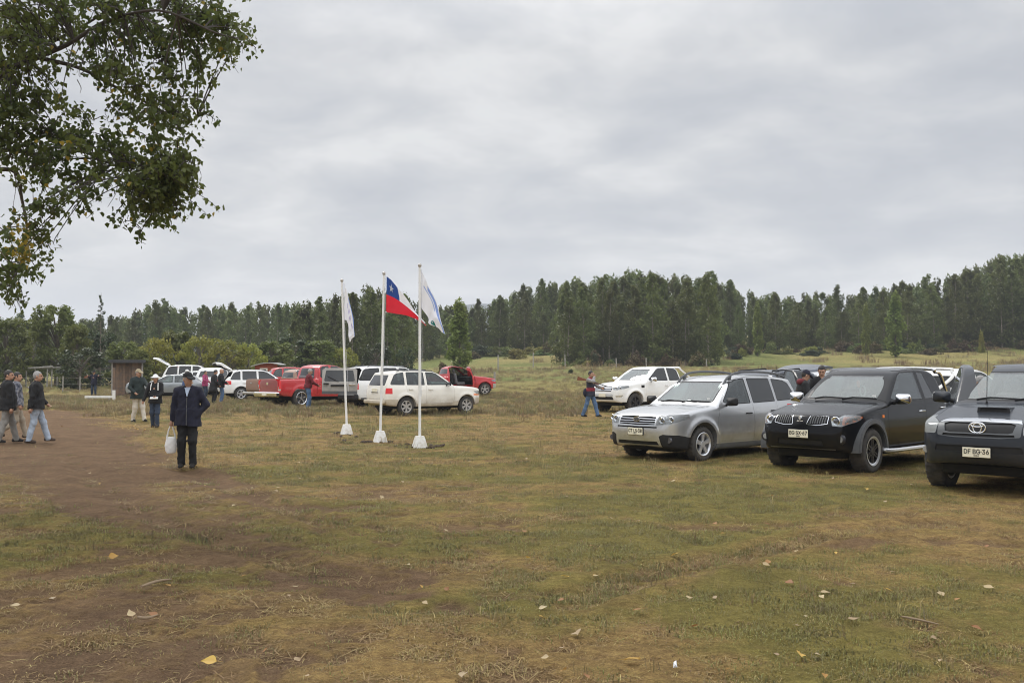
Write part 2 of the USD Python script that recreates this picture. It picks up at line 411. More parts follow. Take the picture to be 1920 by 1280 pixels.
def masks(X, Y):
    """(dirt, dry) at points of the ground, each from 0 to 1."""
    P = np.stack([X, Y], -1); p3 = np.c_[X, Y, np.zeros(len(X))]
    n1 = meshkit.fbm(p3 * 1.1, 4, 21); n2 = meshkit.fbm(p3 * 4.5, 3, 22); n3 = meshkit.fbm(p3 * 0.35, 3, 23)
    dirt = np.zeros(len(X)); near = (Y < 75) & (Y > 2)
    if near.any():
        sd = np.full(near.sum(), 1e9)
        for q in DIRT: sd = np.minimum(sd, sdist(P[near], q))
        dirt[near] = ss(0.32, -0.30, sd + 2.3 * (n1[near] - 0.5) + 1.7 * (n2[near] - 0.5))
    dry_worn = np.zeros(len(X))
    if near.any():
        wd = sdist(P[near], WORN); dry_worn[near] = ss(0.6, -0.8, wd); dirt[near] = np.maximum(dirt[near], dry_worn[near] * 0.9 * ss(0.46, 0.60, n1[near] * 0.5 + n2[near] * 0.5))
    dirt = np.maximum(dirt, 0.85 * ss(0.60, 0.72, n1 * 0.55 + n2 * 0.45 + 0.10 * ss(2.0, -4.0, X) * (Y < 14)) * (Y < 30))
    dry = 0.12 * dry_worn + 0.66 + 2.5 * (n1 - 0.5) + 1.5 * (n3 - 0.5) + 1.3 * (n2 - 0.5) + 0.25 * ss(11, 6, Y) + 0.15 * ss(22, 40, Y)  # the mask is also raised by distance alone, close to the camera
    if near.any():
        sd = np.full(near.sum(), 1e9)
        for q in TRACKS: sd = np.minimum(sd, sdist(P[near], q))
        tr = ss(0.25, -0.1, sd + 0.9 * (n2[near] - 0.5))
        dry[near] += 0.7 * tr; dirt[near] = np.maximum(dirt[near], 0.8 * tr * ss(0.36, 0.58, n2[near]))
    for gx, gy, rx, ry in GREEN:
        c = gp(gx, gy); dry -= 0.55 * np.exp(-(((X - c[0]) / rx) ** 2 + ((Y - c[1]) / (ry * 1.8)) ** 2))
    return np.clip(dirt, 0, 1), np.clip(dry, 0, 1)

RUTS = [spline([gp(*q) for q in l], 60)[:, :2] for l in ([(-60, 780), (60, 795), (120, 850), (200, 915), (330, 985), (480, 1035), (620, 1075), (760, 1095)], [(120, 772), (180, 792), (280, 848), (400, 900), (560, 958), (640, 985)], [(1060, 1128), (1180, 1086), (1330, 1052), (1480, 1018), (1640, 992), (1800, 978)])]
def rut_depth(X, Y):
    out = np.zeros(len(X)); P = np.c_[X, Y]
    for l in RUTS:
        lo, hi = l.min(0) - 1, l.max(0) + 1; m = ((P > lo) & (P < hi)).all(1)
        if not m.any(): continue
        d = np.full(m.sum(), 9.0)
        for p, q in zip(l, l[1:]):
            v = q - p; t = np.clip(((P[m] - p) @ v) / (v @ v + 1e-9), 0, 1); d = np.minimum(d, np.linalg.norm(P[m] - p - t[:, None] * v, axis=1))
        out[m] += -.035 * np.exp(-(d / .17) ** 2) + .022 * np.exp(-((d - .33) / .12) ** 2)
    return out

def make_ground():
    r = [1.5]
    while r[-1] < 120: r.append(r[-1] * (1.0058 if r[-1] < 45 else 1.012))
    while r[-1] < 2600: r.append(r[-1] * 1.04)
    r = np.array(r)
    fine = np.radians(np.arange(-36, 36.01, 0.16)); coarse = np.radians(np.concatenate([np.arange(-180, -36, 4.0), np.arange(40, 180.0, 4.0)]))
    a = np.sort(np.concatenate([fine, coarse]))
    R, A = np.meshgrid(r, a, indexing='ij')
    X, Y = (R * np.sin(A)).ravel(), (R * np.cos(A)).ravel()
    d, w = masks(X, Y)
    Z = zt(X, Y)
    p3 = np.c_[X, Y, np.zeros(len(X))]
    nearf = ss(40, 15, np.hypot(X, Y))
    Z = Z + nearf * (0.035 * (meshkit.fbm(p3 * 5.0, 3, 31) - 0.5) * (1 - 0.6 * d) - 0.030 * d + 0.02 * d * (meshkit.fbm(p3 * 2.2, 2, 33) - 0.5))
    Z = Z + nearf * rut_depth(X, Y) * (0.4 + meshkit.noise(p3 * 0.9, 35))
    nr, na = R.shape
    i, j = np.meshgrid(np.arange(nr - 1), np.arange(na), indexing='ij'); j2 = (j + 1) % na
    q = np.stack([i * na + j, i * na + j2, (i + 1) * na + j2, (i + 1) * na + j], -1).reshape(-1, 4)
    f = np.vstack([q[:, [0, 2, 1]], q[:, [0, 3, 2]]])
    n = len(X)
    V = np.vstack([np.c_[X, Y, Z], [[0, 0, 0]]])
    f = np.vstack([f, np.c_[np.full(na, n), (np.arange(na) + 1) % na, np.arange(na)]])
    d, w = np.append(d, 0), np.append(w, 0.5)
    if V[f[0]].shape:  # make every face look up
        nz = np.cross(V[f[:, 1]] - V[f[:, 0]], V[f[:, 2]] - V[f[:, 0]])[:, 2]
        f[nz < 0] = f[nz < 0][:, ::-1]
    c = V[f].mean(1)
    # the track is the part of the sheet that the wheels have worn bare
    sd = np.full(len(f), 9.0); m = (c[:, 1] < 75) & (c[:, 1] > 2)
    for qd in DIRT[:1]: sd[m] = np.minimum(sd[m], sdist(c[m, :2], qd))
    track = (sd < 0.5) & (d[f].mean(1) > 0.5)
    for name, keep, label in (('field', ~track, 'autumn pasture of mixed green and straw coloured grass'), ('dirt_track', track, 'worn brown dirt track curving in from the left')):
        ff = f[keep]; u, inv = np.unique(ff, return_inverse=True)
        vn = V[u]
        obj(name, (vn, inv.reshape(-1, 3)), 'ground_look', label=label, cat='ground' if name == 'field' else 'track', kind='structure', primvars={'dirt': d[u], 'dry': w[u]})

usdkit.material(stage, '/World/Looks/ground_look', {
    'geo': ('geometry', {}), 'dirt': ('attribute', {'attribute': 'dirt'}), 'dry': ('attribute', {'attribute': 'dry'}),
    'n1': ('noise_texture', {'scale': 14.0, 'detail': 6.0, 'roughness': 0.7}), 'n2': ('noise_texture', {'scale': 0.05, 'detail': 5.0, 'roughness': 0.6}), 'n3': ('noise_texture', {'scale': 70.0, 'detail': 4.0, 'roughness': 0.75}), 'n4': ('noise_texture', {'scale': 1.7, 'detail': 6.0, 'roughness': 0.65}), 'f3': ('map_range', {'from_min': 0.28, 'from_max': 0.72, 'to_min': 0.5, 'to_max': 1.45, 'clamp': True}), 'f4': ('map_range', {'from_min': 0.3, 'from_max': 0.7, 'to_min': 0.72, 'to_max': 1.25, 'clamp': True}), 'ff': ('math', {'math_type': 'multiply'}), 'hv': ('hsv', {}),
    'st': ('map_range', {'from_min': 0.3, 'from_max': 0.7, 'clamp': True}),
    'gr': ('mix', {'color1': (0.15, 0.122, 0.03), 'color2': (0.27, 0.22, 0.06)}),
    'sw': ('mix', {'color1': (0.185, 0.110, 0.043), 'color2': (0.41, 0.28, 0.10)}),
    'gs': ('mix', {}), 'so': ('mix', {'color1': (0.135, 0.080, 0.042), 'color2': (0.225, 0.142, 0.078)}), 'all': ('mix', {}),
    'sp': ('separate_xyz', {}), 'yr': ('map_range', {'from_min': 45.0, 'from_max': 80.0, 'clamp': True}),
    'farn': ('map_range', {'from_min': 0.40, 'from_max': 0.60, 'clamp': True}), 'farc': ('mix', {'color1': (0.135, 0.15, 0.042), 'color2': (0.245, 0.205, 0.075)}), 'fm': ('mix', {}),
    'h': ('math', {'math_type': 'add'}), 'b': ('bump', {'strength': 1.0, 'distance': 0.04}), 'p': ('principled_bsdf', {'roughness': 0.95, 'specular_ior_level': 0.15}),
}, [('geo.position', 'n1.vector'), ('geo.position', 'n2.vector'), ('geo.position', 'n3.vector'), ('n1.fac', 'st.value'), ('st.result', 'gr.fac'), ('st.result', 'sw.fac'), ('st.result', 'so.fac'),
    ('dry.fac', 'gs.fac'), ('gr.color', 'gs.color1'), ('sw.color', 'gs.color2'), ('geo.position', 'sp.vector'), ('sp.y', 'yr.value'), ('n2.fac', 'farn.value'), ('farn.result', 'farc.fac'),
    ('gs.color', 'fm.color1'), ('farc.color', 'fm.color2'), ('yr.result', 'fm.fac'), ('fm.color', 'all.color1'), ('so.color', 'all.color2'), ('dirt.fac', 'all.fac'),
    ('geo.position', 'n4.vector'), ('n3.fac', 'f3.value'), ('n4.fac', 'f4.value'), ('f3.result', 'ff.value1'), ('f4.result', 'ff.value2'), ('ff.value', 'hv.value'), ('all.color', 'hv.color'), ('hv.color', 'p.base_color'), ('n1.fac', 'h.value1'), ('n3.fac', 'h.value2'), ('h.value', 'b.height'), ('b.normal', 'p.normal')], surface='p.BSDF')
make_ground()

# ------------------------------------------------------------------ distant hill
mat('far_hill_look', (0.035, 0.05, 0.055), 1.0, var=0.3, vscale=0.02, obj_coords=False)
def make_hill():
    xs = np.linspace(-700, 900, 90); ys = np.linspace(1250, 2300, 40)
    X, Y = np.meshgrid(xs, ys, indexing='ij')
    Z = 92 * np.exp(-((X + 60) / 190) ** 2 - ((Y - 1700) / 300) ** 2) + 80 * np.exp(-((X - 420) / 300) ** 2 - ((Y - 1800) / 320) ** 2) + 12 * (meshkit.fbm(np.stack([X, Y, X * 0], -1) * 0.01, 4, 3) - 0.5)
    Z *= ss(0, 60, np.minimum.reduce([X + 700, 900 - X, Y - 1250, 2300 - Y])); Z -= 1.0
    n, m = X.shape; i, j = np.meshgrid(np.arange(n - 1), np.arange(m - 1), indexing='ij')
    q = np.stack([i * m + j, (i + 1) * m + j, (i + 1) * m + j + 1, i * m + j + 1], -1).reshape(-1, 4)
    obj('hill', (np.c_[X.ravel(), Y.ravel(), Z.ravel() + zt(X.ravel() * 0, np.full(X.size, 400.0))], np.vstack([q[:, [0, 1, 2]], q[:, [0, 2, 3]]])), 'far_hill_look', smooth=40, label='blue grey wooded hill far beyond the plantation', cat='hill', kind='structure')
make_hill()

# ------------------------------------------------------------------ grass and weeds
def instancer(name, protos, pos, rotz, scale, idx, label, cat, tilt=None, up=None):
    path = numbered('/World', name)
    pi = UsdGeom.PointInstancer.Define(stage, path)
    for k, (m, mt) in enumerate(protos): obj(f'{name}_form', m, mt, path, up=up)
    pi.CreatePrototypesRel().SetTargets([c.GetPath() for c in stage.GetPrimAtPath(path).GetChildren()])
    n = len(pos); h = np.asarray(rotz) / 2
    q = np.c_[np.cos(h), np.zeros(n), np.zeros(n), np.sin(h)]
    if tilt is not None:
        c, s = np.cos(tilt / 2), np.sin(tilt / 2)      # about x, before the turn about z
        q = np.c_[q[:, 0] * c, q[:, 0] * s, q[:, 3] * s, q[:, 3] * c]
    pi.CreatePositionsAttr(Vt.Vec3fArray.FromNumpy(np.asarray(pos, np.float32)))
    pi.CreateOrientationsAttr(Vt.QuathArray([Gf.Quath(float(a), float(b), float(c), float(d)) for a, b, c, d in q]))
    sc = np.asarray(scale, np.float32); sc = np.repeat(sc[:, None], 3, 1) if sc.ndim == 1 else sc
    pi.CreateScalesAttr(Vt.Vec3fArray.FromNumpy(sc))
    pi.CreateProtoIndicesAttr(Vt.IntArray.FromNumpy(np.asarray(idx, np.int32)))
    tag(pi.GetPrim(), label, cat, kind='stuff')
    return path

def blades(n, rad, h0, h1, w, lean, seed, flat=0.0):
    """A tuft: n bent blades of two tapering segments."""
    g = np.random.default_rng(seed); vs, fs = [], []
    for k in range(n):
        a = g.uniform(0, 2 * PI); r = rad * math.sqrt(g.uniform()); b = g.uniform(0, 2 * PI)
        h = g.uniform(h0, h1); d = np.array([math.cos(b), math.sin(b), 0]); s = np.array([-d[1], d[0], 0]) * w * g.uniform(0.6, 1.3) / 2
        p0 = np.array([r * math.cos(a), r * math.sin(a), -0.01]); l = g.uniform(0.2, 1.0) * lean
        p1 = p0 + d * h * l * 0.35 + np.array([0, 0, h * 0.62 * (1 - flat)]); p2 = p0 + d * h * l * 1.0 + np.array([0, 0, h * (1 - flat) * (1 - 0.45 * l)])
        o = len(vs) * 0 + sum(len(x) for x in vs)
        vs.append(np.array([p0 - s, p0 + s, p1 - s * 0.8, p1 + s * 0.8, p2])); fs.append(np.array([[0, 1, 3], [0, 3, 2], [2, 3, 4]]) + o)
    return np.vstack(vs), np.vstack(fs)

leaf_mat('green_grass', (0.25, 0.225, 0.050), (0.34, 0.295, 0.080), 0.22, 0.8, 0.06, 0.6, 0.02, 0.35, True)
leaf_mat('straw_grass', (0.40, 0.285, 0.09), (0.52, 0.385, 0.14), 0.25, 0.8, 0.06, 0.6, 0.012, 0.35, True)
leaf_mat('brown_grass', (0.32, 0.195, 0.07), (0.42, 0.27, 0.11), 0.25, 0.8, 0.06, 0.7, 0.012, 0.35, True)
leaf_mat('weed_green', (0.13, 0.15, 0.045), (0.19, 0.19, 0.06), 0.3, 0.1, 0.3, 0.6, 0.02, 0.3)

def scatter(r0, r1, per_m2, half=0.55, seed=1):
    g = np.random.default_rng(seed)
    n = int(per_m2 * half * (r1 * r1 - r0 * r0))
    Y = np.sqrt(g.uniform(r0 * r0, r1 * r1, n)); X = Y * g.uniform(-half, half, n)
    return X, Y, g

def make_grass():
    protos = []
    for s in range(2): protos.append((blades(26, 0.10, 0.015, 0.05, 0.006, 0.9, 10 + s), 'green_grass'))
    for s in range(2): protos.append((blades(24, 0.11, 0.015, 0.045, 0.006, 1.3, 20 + s), 'straw_grass'))
    for s in range(2): protos.append((blades(24, 0.11, 0.01, 0.04, 0.007, 1.5, 30 + s), 'brown_grass'))
    for s in range(2): protos.append((blades(26, 0.17, 0.04, 0.15, 0.0055, 2.2, 40 + s, 0.8), ('straw_grass', 'brown_grass')[s]))     # strands lying flat
    for s in range(2): protos.append((blades(7, 0.05, 0.07, 0.16, 0.005, 0.7, 50 + s), 'straw_grass'))             # stalks gone to seed
    pos, rot, sc, idx = [], [], [], []
    for (r0, r1, dens, s0, s1, sd) in ((4.2, 9, 330, .6, 1.2, 1), (9, 16, 210, .7, 1.35, 2), (16, 27, 85, .9, 1.8, 3), (27, 42, 26, 1.3, 2.4, 4)):
        X, Y, g = scatter(r0, r1, dens, 0.56, 100 + sd)
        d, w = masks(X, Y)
        p3 = np.c_[X, Y, X * 0]
        clump = meshkit.fbm(p3 * 2.6, 3, 41)
        keep = (g.uniform(size=len(X)) > d * np.where(Y < 11, 0.86, 0.95)) & (g.uniform(size=len(X)) < 0.25 + 1.5 * (clump - 0.25))
        X, Y, w, d, clump = X[keep], Y[keep], w[keep], d[keep], clump[keep]
        u = g.uniform(size=len(X)); v = g.uniform(size=len(X))
        k = np.where(u > w * 0.9 + 0.08, 0, np.where(v < 0.26, 2, np.where(v < 0.56 + 0.12 * ss(13, 8, Y), 4, 6)))  # brown tufts grow more common towards the camera, which darkens the near ground
        k = np.where((g.uniform(size=len(X)) < (0.012 if r1 < 20 else 0.05)), 8, k)
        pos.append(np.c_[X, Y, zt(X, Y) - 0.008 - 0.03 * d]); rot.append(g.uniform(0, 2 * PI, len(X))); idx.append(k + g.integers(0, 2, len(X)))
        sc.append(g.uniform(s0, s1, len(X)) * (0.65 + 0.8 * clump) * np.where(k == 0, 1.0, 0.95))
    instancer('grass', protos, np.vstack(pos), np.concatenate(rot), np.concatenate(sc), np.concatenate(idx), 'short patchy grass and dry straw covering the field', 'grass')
    # long dry grass round the far cars and beyond
    protos = [(blades(34, 0.28, 0.14, 0.34, 0.016, 0.55, 60 + s), ('straw_grass', 'green_grass', 'straw_grass', 'brown_grass')[s]) for s in range(4)]
    X, Y, g = scatter(30, 62, 9.0, 0.56, 201)
    n = meshkit.fbm(np.c_[X, Y, X * 0] * 0.25, 3, 51); d, w = masks(X, Y)
    dens = np.where(X / Y < 0.07, ss(34, 40, Y), 0.5 * ss(36, 46, Y)) * (0.25 + n)
    keep = (g.uniform(size=len(X)) < dens) & (d < 0.4); X, Y, n = X[keep], Y[keep], n[keep]
    X2, Y2, g2 = scatter(62, 120, .8, 0.6, 202); n2 = meshkit.fbm(np.c_[X2, Y2, X2 * 0] * 0.08, 3, 52)
    k2 = g2.uniform(size=len(X2)) < 0.35 + n2 * 0.8; X2, Y2, n2 = X2[k2], Y2[k2], n2[k2]
    idx = np.where(g.uniform(size=len(X)) < 0.30 + 0.9 * (0.5 - n), 1, g.choice([0, 2, 3], len(X))); idx2 = np.where(n2 > 0.5, g2.choice([0, 2], len(X2)), g2.choice([1, 3, 0], len(X2)))
    XX, YY = np.r_[X, X2], np.r_[Y, Y2]
    instancer('long_grass', protos, np.c_[XX, YY, zt(XX, YY) - 0.02], np.r_[g.uniform(0, 6.28, len(X)), g2.uniform(0, 6.28, len(X2))], np.r_[g.uniform(.5, 1.0, len(X)), g2.uniform(.6, 1.3, len(X2))], np.r_[idx, idx2], 'long seeding grass round and behind the parked cars', 'long grass')
make_grass()

def leaf_cloud(g, centers, radii, per, size, flat=0.7, droop=0.0, quad=True):
    """Small leaf faces spread through ellipsoids round the centres."""
    out_v, out_f, o = [], [], 0
    for c, r in zip(centers, radii):
        d = g.normal(size=(per, 3)); d /= np.linalg.norm(d, axis=1, keepdims=True)
        p = np.asarray(c) + d * (g.uniform(size=(per, 1)) ** 0.45) * np.asarray(r)
        nrm = d * 0.7 + g.normal(size=(per, 3)) * 0.55 + np.array([0, 0, 0.35]); nrm /= np.linalg.norm(nrm, axis=1, keepdims=True)
        t = np.cross(nrm, g.normal(size=(per, 3))); t[:, 2] -= droop; t -= nrm * (t * nrm).sum(1, keepdims=True); t /= np.linalg.norm(t, axis=1, keepdims=True) + 1e-9
        b = np.cross(nrm, t); s = size * g.uniform(0.6, 1.35, (per, 1))
        v = np.stack([p - t * s, p + b * s * flat * 0.6, p + t * s, p - b * s * flat * 0.6], 1).reshape(-1, 3)
        k = np.arange(per) * 4 + o
        out_v.append(v); out_f += [np.c_[k, k + 1, k + 2], np.c_[k, k + 2, k + 3]]; o += per * 4
    return np.vstack(out_v), np.vstack(out_f)

mat('bark_grey', (0.17, 0.14, 0.11), 0.9, var=0.5, vscale=8.0, bump=0.4, bscale=20)
mat('bark_dark', (0.06, 0.05, 0.042), 0.9, var=0.4, vscale=8.0)  # limb and twig bark darkened in colour to read as silhouettes against the sky
mat('bark_pale', (0.27, 0.23, 0.19), 0.9, var=0.5, vscale=3.0)
leaf_mat('eucalyptus_leaf', (0.14, 0.175, 0.046), (0.21, 0.24, 0.062), 0.36, 0.09, 0.45, 0.5, 0.02, 0.4)
leaf_mat('green_leaf', (0.19, 0.25, 0.062), (0.27, 0.31, 0.085), 0.25, 0.25, 0.45, 0.5, 0.02, 0.4)
leaf_mat('yellow_green_leaf', (0.32, 0.35, 0.07), (0.42, 0.39, 0.08), 0.22, 0.3, 0.45, 0.5, 0.02, 0.4)
leaf_mat('dark_leaf', (0.06, 0.09, 0.04), (0.095, 0.125, 0.05), 0.25, 0.3, 0.35, 0.5, 0.015, 0.4)
leaf_mat('rust_leaf', (0.17, 0.11, 0.05), (0.15, 0.125, 0.05), 0.25, 0.4, 0.25, 0.6, 0.02, 0.4)
leaf_mat('poplar_leaf', (0.25, 0.34, 0.07), (0.31, 0.37, 0.08), 0.12, 0.3, 0.45, 0.5, 0.02, 0.35)
stage.CreateClassPrim('/World/forms')

def form(name, trunk, bark, crown, leaf, branches=None):
    p = str(UsdGeom.Xform.Define(stage, numbered('/World/forms', name)).GetPath())
    obj('trunk', trunk, bark, p, smooth=60); obj('crown', crown, leaf, p)
    if branches is not None: obj('branches', branches, bark, p)
    return p

def eucalyptus(seed, H=12.0):
    g = np.random.default_rng(seed)
    lean = g.normal(0, 0.15, 2)
    def axis(z): return np.array([lean[0] * (z / H) ** 2 * 2, lean[1] * (z / H) ** 2 * 2, z])
    tr = tube([axis(z) for z in np.linspace(-0.4, H * 0.97, 9)], np.linspace(0.13, 0.02, 9), 6)
    C, R = [], []
    n = 58
    for k in range(n):
        z = H * (0.07 + 0.91 * (k + g.uniform(0, 1)) / n); u = z / H
        w = 2.15 * (min(1, (1.03 - u) * 1.6) ** 0.85) * (0.62 + 0.38 * ss(0.05, 0.35, u)) * g.uniform(0.3, 1.1)
        a = g.uniform(0, 2 * PI); c = axis(z) + np.array([math.cos(a) * w, math.sin(a) * w, -0.15 * w])
        s = (0.48 + 0.36 * g.uniform()) * (0.45 + 0.65 * min(1, (1.05 - u) * 2.2)); C.append(c); R.append((s, s, s * g.uniform(1.0, 1.6)))
    br = join([tube([axis(c[2] - 0.5 - 0.3 * np.hypot(*(c[:2] - axis(c[2])[:2]))), c], [0.03, 0.012], 3) for c in C[::2]])
    return form('eucalyptus_form', tr, 'bark_pale', leaf_cloud(g, C, R, 46, 0.21, 0.75, 0.8), 'eucalyptus_leaf', br)

def broad(seed, H, W, leaf, n=60, per=42, size=0.16, low=0.12, name='broadleaf_form'):
    g = np.random.default_rng(seed)
    tr = tube([(0, 0, -0.3), (0.05, 0, H * .2), (0.0, 0.1, H * .45), (0.1, 0.05, H * .8)], [0.05 * W, 0.04 * W, 0.025 * W, 0.008 * W], 7)
    C, R, B = [], [], []
    for k in range(n):
        u = g.uniform(low, 0.97); w = W * 0.5 * math.sqrt(max(0.02, 1 - ((u - 0.45) / 0.58) ** 2)) * g.uniform(0.45, 1.12)
        a = g.uniform(0, 2 * PI); c = np.array([math.cos(a) * w, math.sin(a) * w, u * H]); C.append(c); s = W * g.uniform(0.08, 0.16); R.append((s, s, s * 0.85))
        if k % 2: B.append(tube([(0, 0.05, H * min(.6, u * .6)), c * [.5, .5, 1] - [0, 0, .1 * H], c], [0.015 * W, 0.01 * W, 0.004 * W], 3))
    return form(name, tr, 'bark_grey', leaf_cloud(g, C, R, per, size, 0.8), leaf, join(B))

def columnar(seed, H, W):
    g = np.random.default_rng(seed)
    tr = tube([(0, 0, -0.3), (0, 0, H * .5), (0.03, 0, H * .97)], [0.10, 0.05, 0.01], 6)
    C, R = [], []
    for k in range(52):
        u = 0.07 + 0.91 * (k + g.uniform()) / 52; w = W * 0.5 * (ss(0.0, 0.3, u) * 0.6 + 0.4) * min(1, (1.05 - u) * 2.2) * g.uniform(0.3, 1.0); a = g.uniform(0, 2 * PI)
        C.append((math.cos(a) * w, math.sin(a) * w, u * H)); s = W * g.uniform(.14, .24); R.append((s, s, s * 2.0))
    return form('columnar_form', tr, 'bark_grey', leaf_cloud(g, C, R, 64, 0.16, 0.8), 'poplar_leaf')

EUC = [eucalyptus(300 + k) for k in range(7)]
_sx = [-200, 0, 150, 200, 240, 290, 340, 430, 500, 600, 680, 740, 800, 890, 940, 1010, 1080, 1140, 1180, 1280, 1320, 1360, 1420, 1470, 1520, 1600, 1660, 1750, 1790, 1840, 1880, 1920, 2100]
_sy = [600, 596, 592, 592, 582, 562, 576, 566, 566, 562, 530, 545, 562, 566, 546, 530, 518, 512, 503, 512, 518, 522, 540, 552, 542, 546, 536, 520, 506, 490, 476, 470, 462]
def sky_y(px): return np.interp(px, _sx, _sy)

def make_forest():
    g = np.random.default_rng(77)
    rows = []
    def row(px0, px1, Y0, Y1, step, hid):
        px = px0
        while px < px1:
            t = (px - px0) / (px1 - px0); Y = Y0 + (Y1 - Y0) * t + g.normal(0, 1.3)
            rows.append((px + g.normal(0, 5), Y, hid)); px += step * F / Y * g.uniform(0.75, 1.3)
    for k, (hid) in enumerate((30, 22, 12, 4)):
        row(-60, 560, 176 + 5 * k, 178 + 5 * k, 4.2, hid)
        row(560, 760, 122 + 4 * k, 126 + 4 * k, 3.4, hid)
        row(760, 1060, 172 + 4 * k, 176 + 4 * k, 3.7, hid)
        row(1060, 1340, 139 + 5 * k, 142 + 5 * k, 2.9, hid)
        row(1340, 2010, 174 + 4.5 * k, 166 + 4.5 * k, 3.5, hid)
    g.shuffle(rows)
    for n, (px, Y, hid) in enumerate(sorted(rows[:300], key=lambda r: r[1])):
        X = at(px, 691, Y)[0]; z = float(zt(X, Y)) - 0.1
        top = at(px, sky_y(px) + abs(g.normal(0, 1)) * (hid + 12) + g.uniform(-12, 6), Y)[2]
        h = np.clip(top - z, 6.5, 22) / 12.0; w = h ** 0.6 * g.uniform(0.85, 1.2)
        copy_of(EUC[n % len(EUC)], 'eucalyptus_tree', 'tall dark green eucalyptus in the plantation behind the field', 'tree', (X, Y, z), g.uniform(0, 2 * PI), 'eucalyptus trees of the plantation', (w, w, h))
    # deep in the plantation nothing can be told apart
    P, S, I = [], [], []
    for Y in np.arange(190, 250, 6.0):
        for px in np.arange(-80, 2020, 5.0 * F / Y):
            p = px + g.normal(0, 8); y = Y + g.normal(0, 1.5); X = at(p, 691, y)[0]; z = float(zt(X, y))
            h = np.clip(at(p, sky_y(p) + 8 + abs(g.normal(0, 14)), y)[2] - z, 6, 20) / 12
            P.append((X, y, z)); S.append((h ** .6, h ** .6, h)); I.append(0)
    for Y in (134, 142):
        for px in np.arange(575, 740, 5.0 * F / Y):
            X = at(px, 691, Y)[0]; P.append((X, Y, float(zt(X, Y)))); S.append((.9, .9, .8)); I.append(0)
    gg = np.random.default_rng(5); C = [(gg.normal(0, .7) * (1.05 - u), gg.normal(0, .7) * (1.05 - u), 12 * u) for u in np.linspace(.12, .98, 34)]
    m = join([tube([(0, 0, -.4), (0, 0, 11)], [.13, .03], 5), leaf_cloud(gg, C, [(.8, .8, 1.0)] * 34, 26, 0.32, .8)])
    instancer('eucalyptus_wood', [(m, 'eucalyptus_leaf')], P, g.uniform(0, 6.28, len(P)), S, I, 'mass of eucalyptus trunks and crowns deep in the plantation', 'wood')
make_forest()

def place_tree(src, name, label, px, py_top, Y, W, H0, W0, group=None, cat='tree', sink=0.1):
    X = at(px, 691, Y)[0]; z = float(zt(X, Y)) - sink; top = at(px, py_top, Y)[2]
    s = (top - z) / H0; w = W * Y / F / W0
    copy_of(src, name, label, cat, (X, Y, z), rng.uniform(0, 6.28), group, (w, w, s))

